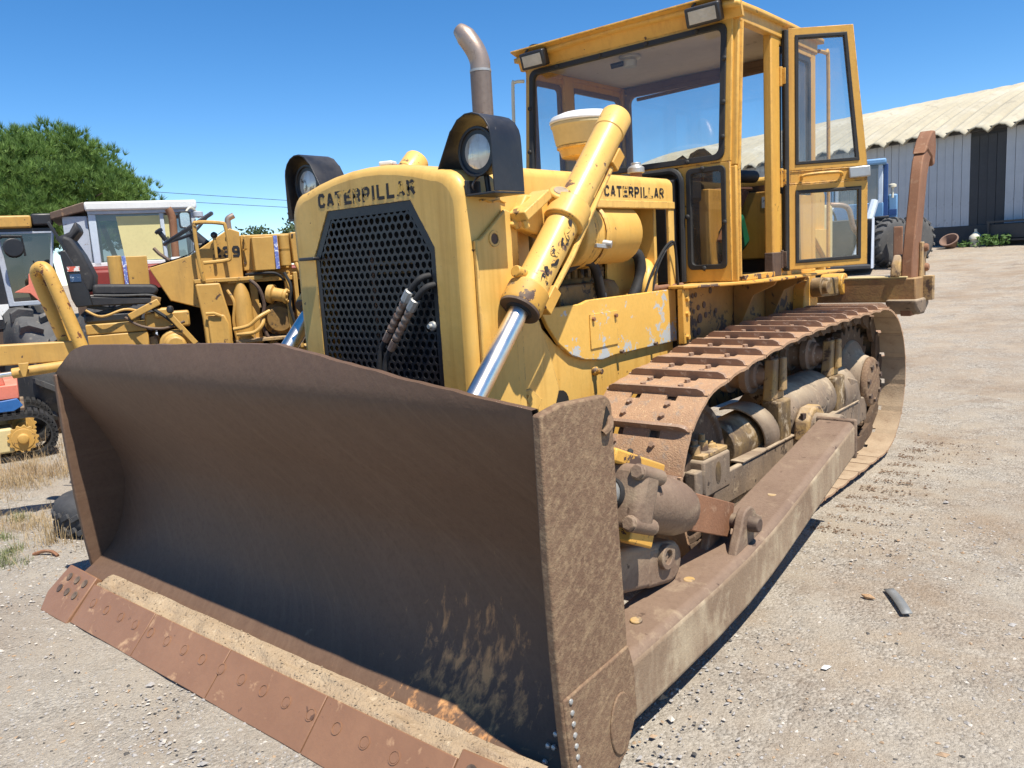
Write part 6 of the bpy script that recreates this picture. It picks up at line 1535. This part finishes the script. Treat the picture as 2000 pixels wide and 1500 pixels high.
# ------------------------------------------------------------------ black-framed cab at the far left
def left_cab():
    k = 11.2 / 8.6
    r = root('backhoe_loader', (-7.70, 3.55, 0), 'black framed loader cab with yellow roof strip, cut by the left edge of the photo', 'loader', yaw=math.radians(71.5))
    def Z(z): return 1.65 + (z - 1.65) * k
    def B(name, mat, x0, x1, y0, y1, z0, z1, bev=.01):
        w = MB(); w.box(x0 * k, x1 * k, y0, y1, Z(z0), Z(z1)); return w.build(name, mat, r, bev=bev)
    B('cab_roof', 'yellow_bg', -1.1, .155, -.08, 1.3, 2.195, 2.305, .02)
    B('roof_end', 'black_paint', .157, .33, -.06, 1.2, 2.215, 2.32, .02)
    B('roof_band', 'black_paint', -1.1, .34, -.02, 1.2, 2.165, 2.194, .004)
    # window frame (light) and pane
    o = [(-.155, 2.165), (.325, 2.165), (.225, 1.50), (-.115, 1.50)]; i = [(-.11, 2.145), (.30, 2.145), (.20, 1.54), (-.07, 1.54)]
    T = lambda off: (lambda p: (p[0] * k, off, Z(p[1])))
    w = MB(); w.frame(o, i, T(-.02), T(.03)); w.build('window_frame', 'grey_cab', r, bev=.006)
    w = MB(); w.add([T(0)(p) for p in i], [(0, 1, 2, 3)]); w.build('side_pane', 'glass_dark', r, bev=0, smooth=0)
    B('inner_grille', 'black_paint', -.08, .28, .35, .37, 1.78, 1.795, .002); B('inner_panel', 'yellow_bg', -.02, .12, .5, .6, 1.52, 1.75, .02); B('inner_post', 'grey_cab', .05, .13, .6, .7, 1.75, 2.14, .02)
    w = MB(); w.prism([(-1.0 * k, Z(2.165)), (-.156 * k, Z(2.165)), (-.116 * k, Z(1.50)), (-.06 * k, Z(1.40)), (.25 * k, Z(1.40)), (.25 * k, Z(1.30)), (-1.0 * k, Z(1.30))], 'xz', -.015, .04); w.build('door_skin', 'black_paint', r, bev=.006)
    B('door_sticker', 'sticker_white', -.25, -.118, -.022, -.0155, 1.39, 1.525, 0)
    B('far_side', 'black_paint', -1.0, .3, 1.1, 1.16, 1.3, 2.16, .006)
    B('cab_base', 'dark_rust', -1.1, .35, .0, 1.2, 1.05, 1.30, .02)
    B('chassis', 'dark_rust', -1.6, .8, .1, 1.1, .6, 1.05, .02)
    w = MB(); w.lathe((-.02 * k, -.12, Z(2.02)), (.2, -1, 0), [(0, .05), (.02, .1), (.05, .11), (.06, .1)], 20); w.build('mirror', 'black_paint', r, bev=.004)
    w = MB(); w.tube([(-.11 * k, -.03, Z(2.11)), (-.09 * k, -.1, Z(2.125)), (.06 * k, -.1, Z(2.12)), (.07 * k, -.1, Z(1.95))], .012, 6); w.build('mirror_arm', 'black_paint', r, bev=0)
    # red fender leaf
    w = MB(); w.prism([(-.055 * k, Z(1.625)), (.06 * k, Z(1.685)), (.07 * k, Z(1.78)), (.14 * k, Z(1.78)), (.22 * k, Z(1.44)), (.15 * k, Z(1.5)), (.06 * k, Z(1.61))], 'xz', -.55, -.52); w.build('fender', 'salmon', r, bev=.006)
    tyre(None, None, r, (.02 * k, -.30, .68), .72, .42, (1, .25, 0), 13, 'cream', 'tyre_grey', lugdepth=.07)
    tyre(None, None, r, (.42 * k, -.2, .60), .62, .36, (1, .15, 0), 13, 'cream', 'tyre_grey', lugdepth=.06)
left_cab()

# ------------------------------------------------------------------ small salmon and blue crawler at the left edge
def mini_crawler():
    r = root('mini_crawler', (-5.9, 2.66, 0), 'small salmon and blue crawler machine with yellow track frame at left edge', 'crawler', yaw=math.radians(72))
    def B(name, mat, x0, x1, y0, y1, z0, z1, bev=.01):
        w = MB(); w.box(x0, x1, y0, y1, z0, z1); return w.build(name, mat, r, bev=bev)
    def track1(y):
        w = MB(); n = 40; R = .22; pts = []
        for i in range(15): a = math.radians(90 - 180 * i / 14); pts.append((.16 + R * math.cos(a), .23 + R * math.sin(a)))
        for i in range(15): a = math.radians(270 - 180 * i / 14); pts.append((-1.2 + R * math.cos(a), .23 + R * math.sin(a)))
        out = pts; inn = [(.16 + (x - .16) * .82 if x > .0 else (x + 1.2) * .82 - 1.2 if x < -1.1 else x, .23 + (z - .23) * .82) for x, z in pts]
        w.frame(out, inn, lambda p: (p[0], y - .15, p[1]), lambda p: (p[0], y + .15, p[1]))
        L = []
        for j in range(len(pts)):
            a, b = Vector(pts[j]), Vector(pts[(j + 1) % len(pts)])
            m = max(1, int((b - a).length / .07))
            for q in range(m):
                p = a + (b - a) * ((q + .5) / m); t = (b - a).normalized(); nn = Vector((t.y, -t.x)); nn = -nn
                c0 = p - Vector((p.x - max(-1.2, min(.16, p.x)), p.y - .23)) * 0
                rad = Vector((p.x - max(-1.2, min(.16, p.x)), p.y - .23)).normalized()
                w.bar((p.x, y - .15, p.y), (p.x, y + .15, p.y), .035, .05, (rad.x, 0, rad.y))
        t = w.build('track', 'rubber', r, bev=0)
        B('track_frame', 'cream_yellow', -1.2, .02, y - .17, y + .17, .09, .33, .02)
        w = MB(); pts = []
        for i in range(56):
            a = 2 * PI * i / 56; rr = .135 if i % 4 < 2 else .118; pts.append((.10 + rr * math.cos(a), .215 + rr * math.sin(a)))
        w.prism(pts, 'xz', y - .19, y - .17); w.lathe((.10, y - .185, .215), (0, -1, 0), [(0, .10), (.012, .10), (.015, .05), (.04, .045), (.045, .03)], 20); w.build('drive_hub', 'yellow_bg', r, bev=.003)
    track1(0); track1(.95)
    B('deck', 'dark_rust', -1.3, .15, .0, .95, .45, .50, .01)
    w = MB(); w.prism([(-1.3, .50), (.06, .49), (.14, .535), (.10, .61), (-.02, .60), (-1.3, .56)], 'xz', -.16, -.12); w.build('blue_plate', 'blue_plate', r, bev=.006)
    B('salmon_base', 'salmon', -1.3, .12, -.10, .9, .60, .74, .01)
    w = MB(); w.prism([(-.13, .74), (.02, .74), (-.04, 1.02), (-.16, 1.02)], 'xz', -.06, .02); w.build('salmon_upright', 'salmon', r, bev=.01)
    w = MB(); w.prism([(-.32, .74), (-.22, .74), (-.26, 1.15), (-.36, 1.15)], 'xz', -.06, .1); w.build('salmon_upright', 'salmon', r, bev=.01)
    for (x, z) in ((-.06, .80), (-.08, .92), (-.28, .85), (-.30, 1.0)):
        w = MB(); w.bolt((x, -.06, z), (0, -1, 0), .022, .02); w.build('pivot_bolt', 'salmon', r, bev=0)
    B('mast_foot', 'salmon', -1.2, -.35, .1, .8, .74, 1.2, .03)
    # scrap frame lying behind it
mini_crawler()
def scrap():
    r = root('scrap_frame', (-6.6, 4.1, 0), 'grey scrap steel frame lying behind the compact loader arm', 'scrap', yaw=math.radians(60))
    for a, b in (((-.9, 0, .75), (.9, .1, 1.05)), ((-.9, .4, .45), (.9, .5, .62)), ((-.6, 0, .7), (-.6, .45, .4)), ((.5, .05, .95), (.6, .5, .55))):
        w = MB(); w.bar(a, b, .10, .16); w.build('scrap_beam', 'grey_cab', r, bev=.01)
    w = MB(); w.box(-.8, .9, -.1, .6, .02, .35); w.build('scrap_block', 'dark_rust', r, bev=.03)
scrap()

# ------------------------------------------------------------------ shed
def shed():
    wdir = Vector((-.96, .279, 0)).normalized(); nrm = Vector((wdir.y, -wdir.x, 0)); back = -nrm if nrm.y < 0 else nrm
    org = Vector((-2.06, 26.06, 0))
    yaw = math.atan2(-wdir.y, -wdir.x)    # local x runs to the right along the wall, local y away
    r = root('storage_shed', tuple(org), 'long shed with cream arched corrugated roof and pale blue board wall', 'shed', yaw=yaw)
    x0, x1 = -16.0, 9.0
    zb, zm, ze = 1.0, 1.86, 4.42
    w = MB(); w.box(x0, x1, 0, .25, zb, zm); w.build('plinth', 'plinth', r, bev=.01)
    w = MB(); w.box(x0, x1, .06, .24, zm, ze); w.build('wall_core', 'board_dark', r, bev=0)
    bw = .235
    n = int((x1 - x0) / bw)
    mesh_cache = {}
    for i in range(n):
        a = x0 + i * bw; c = a + bw / 2
        dark = -.03 < c < .84
        zlo = zm - .02 - (.10 if dark else 0) ; zt = ze - (.0 if not dark else .12)
        key = ('d' if dark else 'l', i % 5)
        if key not in mesh_cache:
            w = MB(); jit = (i % 5 - 2) * .004; w.box(-bw / 2 + .006, bw / 2 - .006, .03 + jit, .058, zlo + jit * 3, zt); mesh_cache[key] = w.mesh('wall_board', 'board_dark' if dark else 'board_blue', 30)
        o = put('wall_board', mesh_cache[key], r, bev=0); o.location = (c, 0, 0)
    # arched roof: sheets rolled over the span, waves along the wall
    wave = .60
    w = MB(); us = lin(x0 - .3, x1 + .3, int((x1 - x0 + .6) / wave * 12)); vs = lin(0, 1, 26)
    def rf(x, t):
        an = t * math.radians(78)
        y = -.32 + 6.2 * math.sin(an) / math.sin(math.radians(78)) * (.55 + .45 * t)
        z = 4.28 + 1.85 * math.sin(t * PI / 2) ** 1.15
        ph = (x / wave) % 1.0
        bump = .20 * abs(math.sin(PI * ph)) ** .7 + .022 * (1 - abs(math.sin(4 * PI * ph)) ** .5)
        return (x, y - bump * .2, z + bump * .9)
    w.grid(rf, us, vs); o = w.build('roof', 'roof_cream', r, bev=0, smooth=30)
    o.modifiers.new('thick', 'SOLIDIFY').thickness = .03
    w = MB(); w.grid(lambda x, t: (x, 5.85 + 6.5 * t, 6.13 - 1.9 * t * t), lin(x0, x1, 4), lin(0, 1, 8)); w.build('roof_back', 'roof_cream', r, bev=0)
    w = MB(); w.box(x0, x1, -.12, .0, ze - .02, ze + .08); w.build('eave_beam', 'board_dark', r, bev=.01)
    # feed trough frame fixed on the wall base
    fr = root('steel_trough', tuple(org + Matrix.Rotation(yaw, 3, 'Z') @ Vector((2.05, -.25, 0)) + Vector((0, 0, ground_z(0, 25.5)))), 'dark steel trough frame standing against the shed base', 'trough', yaw=yaw)
    for z in (.12, .62):
        w = MB(); w.box(-1.35, 1.6, -.2, -.15, z, z + .05); w.build('rail', 'plinth', fr, bev=.004)
        w = MB(); w.box(-1.35, 1.6, .05, .1, z, z + .05); w.build('rail', 'plinth', fr, bev=.004)
    for x in (-1.33, .1, 1.55):
        for y in (-.2, .05):
            w = MB(); w.box(x, x + .05, y + .001, y + .049, 0, .66); w.build('leg', 'plinth', fr, bev=.004)
    w = MB(); w.box(-1.3, 1.55, -.14, .05, .18, .58); w.build('trough_tub', 'board_dark', fr, bev=.02)
    R = Matrix.Rotation(yaw, 3, 'Z')
    def at(x, y): 
        p = org + R @ Vector((x, y, 0)); return (p.x, p.y, ground_z(p.x, p.y))
    p = root('clay_pot', at(-.15, -.6), 'brown clay pot tipped over by the shed wall', 'pot', yaw=.3)
    w = MB(); ax = Vector((-.35, -.55, .75)); w.ring((.0, 0, .05), ax, [(0, .15), (.2, .22), (.22, .25), (.25, .25), (.25, .215), (.21, .2), (.03, .13)], 22); w.build('pot_wall', 'terracotta', p, bev=0, smooth=50)
    p = root('capped_post', at(.40, -.4), 'short cream capped post standing by the shed wall', 'post')
    w = MB(); w.lathe((0, 0, 0), (0, 0, 1), [(0, .14), (.18, .14), (.2, .17), (.28, .16), (.34, .1), (.4, .04), (.48, .035)], 16); w.build('post_body', 'cream', p, bev=.004)
    for k, (x, lab) in enumerate(((.78, 'bushy green plant growing beside the cream post at the shed'), (1.15, 'green leafy plant growing nearest the steel trough at the shed'), (.22, 'low green plant growing at the foot of the cream post'))):
        p = root('leafy_plant', at(x, -.55), lab, 'plant', 'plants along the shed wall')
        w = MB(); rnd = random.Random(k)
        for i in range(110 if k < 2 else 40):
            a = rnd.random() * 6.28; d = rnd.random() ** .5 * (.25 if k < 2 else .22); h = (.06 + .30 * rnd.random() * (1 - d)) * (1 if k < 2 else .45); q = Vector((d * math.cos(a), d * math.sin(a), h)); s = .06
            u = Vector((rnd.uniform(-1, 1), rnd.uniform(-1, 1), rnd.uniform(-.2, 1))).normalized() * s; v = u.orthogonal().normalized() * s * .45
            w.add([q - u, q + v, q + u, q - v], [(0, 1, 2, 3)])
        w.build('foliage', 'leaf_green', p, bev=0, smooth=0, fix=False)
        w = MB()
        for i in range(6): a = i; w.tube([(0, 0, 0), (.1 * math.cos(a), .1 * math.sin(a), .2)], .008, 5)
        w.build('stem', 'leaf_green', p, bev=0)
shed()

# ------------------------------------------------------------------ blue wheel loader by the shed
def blue_loader():
    yaw = math.radians(15.1)
    zg = .955
    r = root('wheel_loader', (-2.82, 21.24, zg), 'pale blue wheel loader with big bucket parked before the shed', 'loader', yaw=yaw)
    def B(name, mat, x0, x1, y0, y1, z0, z1, bev=.015, par=r):
        w = MB(); w.box(x0, x1, y0, y1, z0 - zg, z1 - zg); return w.build(name, mat, par, bev=bev)
    # cab
    B('cab_roof', 'blue_loader', -1.35, -.12, -.1, 1.2, 3.42, 3.56, .04)
    for x0, x1 in ((-1.28, -1.2), (-.30, -.2)):
        for y in (0, 1.0): B('cab_post', 'pale_blue', x0, x1, y, y + .09, 2.5, 3.42)
    B('cab_lower', 'blue_loader', -1.3, -.18, .0, 1.1, 2.05, 2.52, .02)
    w = MB(); w.add([(-1.2, .02, 2.52 - zg), (-.3, .02, 2.52 - zg), (-.3, .02, 3.42 - zg), (-1.2, .02, 3.42 - zg)], [(0, 1, 2, 3)]); w.build('front_pane', 'glass_dusty', r, bev=0, smooth=0)
    w = MB(); w.add([(-.24, .09, 2.52 - zg), (-.24, 1.0, 2.52 - zg), (-.24, 1.0, 3.42 - zg), (-.24, .09, 3.42 - zg)], [(0, 1, 2, 3)]); w.build('side_pane', 'glass_dusty', r, bev=0, smooth=0)
    B('corner_post', 'blue_dark', -.19, -.08, .2, .32, 1.9, 3.45)
    B('engine_cover', 'blue_loader', -.08, .14, .5, 1.6, 1.95, 2.72, .04); B('engine_side', 'blue_dark', -.07, .12, .49, .5, 2.2, 2.35, .004)
    # ribbed engine grille seen from the front
    for i in range(13): B('grille_rib', 'blue_loader', -1.95 + i * .05, -1.915 + i * .05, -.05, .1, 2.42, 3.02, .01)
    B('grille_back', 'blue_dark', -1.97, -1.3, .05, .5, 2.4, 3.03, .02)
    B('front_frame', 'blue_loader', -1.85, -1.3, -.2, .4, 1.75, 2.4, .04)
    # boom arms
    for pts in ([(-2.05, -.9, 1.25), (-1.75, -.6, 2.0), (-1.35, -.2, 2.45)], [(-.75, -.9, 1.25), (-.55, -.5, 1.9), (-.38, -.1, 2.55)]):
        w = MB(); w.tube([Vector(p) - Vector((0, 0, zg)) for p in smooth_path(pts, 4)], .1, 8); w.build('boom_arm', 'pale_blue', r, bev=0)
    w = MB(); w.cyl((-1.45, -.5, 1.3 - zg), (-1.40, -.3, 2.2 - zg), .09); w.build('boom_ram', 'grey_cab', r, bev=.01)
    w = MB(); w.tube([Vector(p) - Vector((0, 0, zg)) for p in smooth_path([(-2.0, -.3, 2.45), (-1.7, -.45, 2.3), (-1.3, -.5, 2.35), (-1.2, -.3, 1.8)])], .025, 6); w.build('hose', 'rubber', r, bev=0)
    B('step_plate', 'black_paint', -.55, -.05, -.25, .1, 2.12, 2.18, .01); B('step_block', 'black_paint', -.45, .0, -.2, .1, 1.9, 2.12, .02)
    w = MB(); w.cyl((.02, .35, 2.62 - zg), (.02, .35, 2.86 - zg), .03); w.lathe((.02, .35, 2.86 - zg), (0, 0, 1), [(0, .03), (.02, .09), (.08, .09), (.1, .04)], 12); w.build('side_lamp', 'cream', r, bev=0)
    # wheels
    tyre(None, None, r, (-.02, -.15, .58), .58, .42, (.72, -.69, 0), 18, 'cream', 'tyre_grey')
    tyre(None, None, r, (.50, 1.3, .60), .58, .42, (.72, -.69, 0), 18, 'cream', 'tyre_grey')
    tyre(None, None, r, (-1.7, .9, .58), .58, .42, (.72, -.69, 0), 18, 'cream', 'tyre_grey')
    B('axle', 'dark_rust', -1.5, .1, .0, .5, 1.3, 1.75, .03)
    # bucket
    w = MB(); w.prism([(-1.6, 0.02), (-.55, .02), (-.40, .35), (-.45, .8), (-.75, 1.18), (-.85, 1.16), (-.62, .75), (-.62, .3), (-.80, .16), (-1.6, .10)], 'yz', -3.4, -.42)
    w.build('bucket', 'plinth', r, bev=.015)
    w = MB(); w.prism([(-1.6, .02), (-.55, .02), (-.40, .35), (-.45, .8), (-.75, 1.2), (-1.1, .75)], 'yz', -.418, -.36); w.build('bucket_side', 'grey_cab', r, bev=.01)
    B('bucket_link', 'brown_rust', .05, .25, -.9, -.6, 1.0, 1.9, .02)
blue_loader()

# ------------------------------------------------------------------ trees
def pine():
    r = root('pine_tree', (-29.06, 11.55, ground_z(0, 11.5)), 'rounded green umbrella pine rising behind the machines', 'tree', yaw=math.radians(70.1))
    w = MB(); w.tube(smooth_path([(0, 0, -.3), (.1, .1, 1.5), (-.1, .2, 3.2), (.1, 0, 4.6)]), .3, 12, rads=None)
    tr = w.build('trunk', 'bark', r, bev=0)
    rnd = random.Random(3)
    lb = MB(); cl = MB()
    # clump centres on and inside a dome
    clumps = []
    while len(clumps) < 620:
        a = rnd.uniform(0, 2 * PI); el = math.asin(rnd.uniform(-.25, 1)); rr = rnd.uniform(.72, 1.0) if rnd.random() < .8 else rnd.uniform(.3, .72)
        p = Vector((4.15 * math.cos(a) * math.cos(el) * rr, 4.0 * math.sin(a) * math.cos(el) * rr, 3.55 + 3.25 * math.sin(el) * rr))
        n = mnoise.noise(p * .45)
        p *= 1 + .07 * n; clumps.append(p)
    for i, p in enumerate(clumps):
        if i % 9 == 0: lb.tube([(0, 0, 2.6 + p.z * .1), (p.x * .5, p.y * .5, 2.7 + p.z * .3), tuple(p)], .05, 5, rads=[.1, .06, .02])
        cr = rnd.uniform(.45, .75)
        for j in range(17):
            d = Vector((rnd.gauss(0, 1), rnd.gauss(0, 1), rnd.gauss(.35, .8))).normalized(); q = p + Vector((d.x * cr, d.y * cr, d.z * cr * .8)) * rnd.uniform(.5, 1)
            ax = (d * .7 + Vector((0, 0, 1.2))).normalized()
            for k in range(24):
                nd = (ax + Vector((rnd.gauss(0, .45), rnd.gauss(0, .45), rnd.gauss(0, .35)))).normalized(); ln = rnd.uniform(.18, .34); sd = nd.orthogonal().normalized() * .013
                sd = Matrix.Rotation(rnd.random() * 6, 3, nd) @ sd
                cl.add([q - sd, q + sd, q + nd * ln], [(0, 1, 2)])
    cl.build('crown', 'pine_green', r, bev=0, smooth=0, fix=False)
    lb.build('limbs', 'bark', r, bev=0)
pine()
def far_tree(loc, label, R, H, seed):
    r = root('far_tree', (loc[0], loc[1], ground_z(0, loc[1])), label, 'tree', 'far trees beyond the yard')
    rnd = random.Random(seed); cl = MB()
    w = MB(); w.tube([(0, 0, -.5), (.1, 0, H * .5), (0, .1, H * .8)], .2, 8, rads=[.25, .15, .06])
    for i in range(7):
        a = i * 2.4; w.tube([(0, 0, H * (.35 + .06 * i)), (R * .6 * math.cos(a), R * .6 * math.sin(a), H * (.55 + .055 * i))], .04, 5, rads=[.06, .02])
    w.build('trunk', 'bark', r, bev=0)
    for i in range(46):
        d = Vector((rnd.gauss(0, 1), rnd.gauss(0, 1), rnd.gauss(0, 1))).normalized() * rnd.random() ** .33; c = Vector((d.x * R, d.y * R, H * .68 + d.z * H * .32))
        for j in range(42):
            q = c + Vector((rnd.gauss(0, .26), rnd.gauss(0, .26), rnd.gauss(0, .2))); u = Vector((rnd.gauss(0, 1), rnd.gauss(0, 1), rnd.gauss(0, 1))).normalized() * .10; v = u.orthogonal().normalized() * .05
            cl.add([q - u, q + v, q + u, q - v], [(0, 1, 2, 3)])
    cl.build('crown', 'tree_green', r, bev=0, smooth=0, fix=False)
far_tree((-33.6, 26.4), 'small distant tree just left of the bulldozer headlamp', 1.25, 3.15, 5)
far_tree((-34.8, 24.2), 'lower distant treetop left of the other far tree', .9, 2.85, 8)

# ------------------------------------------------------------------ overhead wires
def wire(name, p0, p1, sag, label):
    pts = [Vector(p0).lerp(Vector(p1), i / 24) - Vector((0, 0, sag * 4 * (i / 24) * (1 - i / 24))) for i in range(25)]
    w = MB(); w.tube(pts, .012, 5); o = w.build(name, 'black_paint', None, bev=0); tag(o, label, 'wire', 'overhead power lines')
wire('power_line', (-38.5, 8.4, 6.68), (-24.4, 32.5, 3.98), .0, 'upper thin dark overhead wire crossing the sky beside the pine')
wire('power_line', (-36.3, 12.2, 5.85), (-24.0, 33.2, 3.66), .0, 'lower thin dark overhead wire crossing the sky beside the pine')

# ------------------------------------------------------------------ gravel, debris, weeds
def stone(m, p, r, rnd, flat=.6):
    a = rnd.random() * 6.28; ca, sa = math.cos(a), math.sin(a)
    pts = [(1, 0, 0), (-1, 0, 0), (0, 1, 0), (0, -1, 0), (.0, 0, 1), (0, 0, -.8), (.6, .6, .55), (-.6, -.55, .5)]
    sx, sy, sz = r * rnd.uniform(.75, 1.4), r * rnd.uniform(.6, 1.0), r * flat * rnd.uniform(.7, 1.2)
    vs = []
    for x, y, z in pts[:6]:
        x = (x + rnd.uniform(-.25, .25)) * sx; y = (y + rnd.uniform(-.25, .25)) * sy; z = (z + rnd.uniform(-.15, .15)) * sz
        vs.append((p[0] + ca * x - sa * y, p[1] + sa * x + ca * y, p[2] + z))
    m.add(vs, [(0, 2, 4), (2, 1, 4), (1, 3, 4), (3, 0, 4), (2, 0, 5), (1, 2, 5), (3, 1, 5), (0, 3, 5)])
def gravel():
    rnd = random.Random(11)
    m = MB()
    def inside(x, y): return (-1.65 < x < 1.62 and 1.42 < y < 2.05) or (abs(x) < 1.3 and 2 < y < 6.9)
    n = 0
    while n < 17000:
        # dense close to the camera, thinning with distance
        u = rnd.random()
        if u < .55: x = rnd.uniform(-.6, 4.4); y = .6 + 4.6 * rnd.random() ** 1.3
        elif u < .85: x = rnd.uniform(-4.5, 1.0); y = rnd.uniform(.3, 2.2)
        else: x = rnd.uniform(-7, 5); y = rnd.uniform(2, 9)
        if inside(x, y): continue
        k = mnoise.noise(Vector((x * .9, y * .9, 4)))
        if k < rnd.uniform(-.6, .35): continue
        n += 1
        r = .0035 + .0075 * rnd.random() ** 2.2
        if rnd.random() < .018: r *= rnd.uniform(1.6, 2.6)
        t = rnd.random(); m.mi = 0 if t < .62 else (1 if t < .80 else (2 if t < .93 else 3))
        z = ground_z(x, y) + mnoise.fractal(Vector((x * .7, y * .7, 0)), 1.0, 2.0, 4) * .02
        if -4.2 < x < 4 and .3 < y < 6: z += mnoise.noise(Vector((x * 6, y * 6, 3))) * .007 + mnoise.noise(Vector((x * 2.2, y * 2.2, 9))) * .012
        if abs(x) < 1.9 and 1.2 < y < 7: z = ground_z(x, y) - .004
        stone(m, (x, y, z + r * .15), r, rnd)
    m.build('gravel', ['gravel_grey', 'gravel_pale', 'gravel_brown', 'stone_dark'], None, bev=0, smooth=0, fix=False, kind='stuff')
mk('gravel_grey', (.36, .34, .32), (.28, .265, .25), 30, rough=.95, bump=0)
mk('gravel_pale', (.52, .48, .42), (.44, .40, .35), 30, rough=.95, bump=0)
mk('gravel_brown', (.32, .22, .14), (.38, .27, .17), 30, rough=.95, bump=0)
gravel()
def clods():
    rnd = random.Random(31); m = MB(); n = 0
    while n < 1300:
        k = rnd.randint(0, 10); y = 4.55 + k * .2265 + rnd.gauss(0, .035); x = 1.27 + abs(rnd.gauss(0, .2))
        if x > 2.0: continue
        n += 1; r = .002 + .009 * rnd.random() ** 2.6
        z = ground_z(x, y) + mnoise.fractal(Vector((x * .7, y * .7, 0)), 1.0, 2.0, 4) * .02
        if x < 1.9: z = min(z, ground_z(x, y)) - .001
        stone(m, (x, y, z + r * .2), r, rnd, .7)
    m.build('soil_clods', 'clod_brown', None, bev=0, smooth=0, fix=False, kind='stuff')
mk('clod_brown', (.16, .105, .068), (.22, .15, .098), 30, rough=.95, bump=0)
clods()
def single_stone(loc, r, mat, label, seed, flat=.6):
    rnd = random.Random(seed); m = MB(); stone(m, (0, 0, r * .3), r, rnd, flat)
    o = m.build('stone', mat, None, bev=r * .12, smooth=30); o.location = (loc[0], loc[1], ground_z(*loc) + .002); tag(o, label, 'stone')
single_stone((1.90, 2.965), .022, 'white_paint', 'bright white flat pebble on the gravel beside the push arm', 1, .35)
single_stone((1.84, 3.70), .030, 'stone_tan', 'tan angular stone on the ground near the push arm', 2, .8)
single_stone((1.95, 3.33), .018, 'stone_dark', 'small black stone between the tan stone and metal strip', 3)
single_stone((2.24, 2.06), .017, 'stone_tan', 'small tan stone near the bottom right of the ground', 4)
w = MB(); vs = []
for i in range(9):
    t = i / 8; p = Vector((1.895, 3.83, 0)).lerp(Vector((2.035, 3.60, 0)), t); z = .010 + .012 * math.sin(t * 3) ; b = Vector((.85, .52, 0)) * .022
    vs += [(*(p - b).xy, z), (*(p + b).xy, z + .004)]
w.add(vs, [(2 * i, 2 * i + 1, 2 * i + 3, 2 * i + 2) for i in range(8)])
o = w.build('metal_strip', 'strip_metal', None, bev=0); o.modifiers.new('thick', 'SOLIDIFY').thickness = .004
tag(o, 'flat grey metal strip lying on the gravel at right', 'strip')
w = MB(); w.tube(smooth_path([(-2.52, 1.66, .012), (-2.47, 1.70, .03), (-2.41, 1.73, .03), (-2.35, 1.74, .012)]), .011, 6); o = w.build('rusty_scrap', 'brown_rust', None, bev=0); tag(o, 'rusty curved scrap piece in the dry weeds', 'scrap')

def blades(m, c, n, h, spread, rnd, w_=.004, lean=.5):
    for i in range(n):
        a = rnd.random() * 6.28; d = rnd.random() ** .6 * spread; p = Vector((c[0] + d * math.cos(a), c[1] + d * math.sin(a), ground_z(c[0], c[1]) - .005))
        b = rnd.random() * 6.28; l = Vector((math.cos(b), math.sin(b), 0)) * lean * h * rnd.random(); hh = h * rnd.uniform(.4, 1.1); s = Vector((-math.sin(b), math.cos(b), 0)) * w_
        q = p + l * .4 + Vector((0, 0, hh * .6)); t = p + l + Vector((0, 0, hh * rnd.uniform(.7, 1)))
        m.add([p - s, p + s, q + s * .7, q - s * .7, t], [(0, 1, 2, 3), (3, 2, 4)])
def weeds():
    rnd = random.Random(21)
    m = MB(); g = MB(); b_ = MB()
    for i in range(620):
        x = rnd.uniform(-6.2, -2.25); y = rnd.uniform(1.55, 3.0)
        k = mnoise.noise(Vector((x * 1.1, y * 1.1, 7)))
        if k < rnd.uniform(-.25, .2): continue
        if math.hypot(x + 2.73, y - 2.22) < .36: continue
        blades(m, (x, y), rnd.randint(8, 22), rnd.uniform(.04, .15), .11, rnd, .0016, 1.3)
    for i in range(60):
        x = rnd.uniform(-6.2, -4.6); y = rnd.uniform(2.1, 3.4); blades(b_, (x, y), 22, rnd.uniform(.08, .26), .16, rnd, .002, 1.3)
    for (x, y) in ((-2.66, 1.56), (-2.60, 1.50), (-2.75, 1.62), (-3.1, 1.66), (-2.95, 1.52), (-2.45, 1.55), (-3.5, 1.9), (-3.8, 1.75), (-2.52, 1.47)):
        for q in range(3): blades(g, (x + rnd.uniform(-.05, .05), y + rnd.uniform(-.05, .05)), 26, rnd.uniform(.05, .10), .06, rnd, .002, 1.1)
    for q in range(6): blades(m, (-2.62 + rnd.uniform(-.08, .08), 1.83 + rnd.uniform(-.05, .05)), 8, .24, .05, rnd, .0022, .4)
    m.build('dry_grass', 'dry_grass', None, bev=0, smooth=0, fix=False, kind='stuff')
    b_.build('dry_brush', 'dry_brush', None, bev=0, smooth=0, fix=False, kind='stuff')
    g.build('green_weeds', 'green_weed', None, bev=0, smooth=0, fix=False, kind='stuff')
weeds()
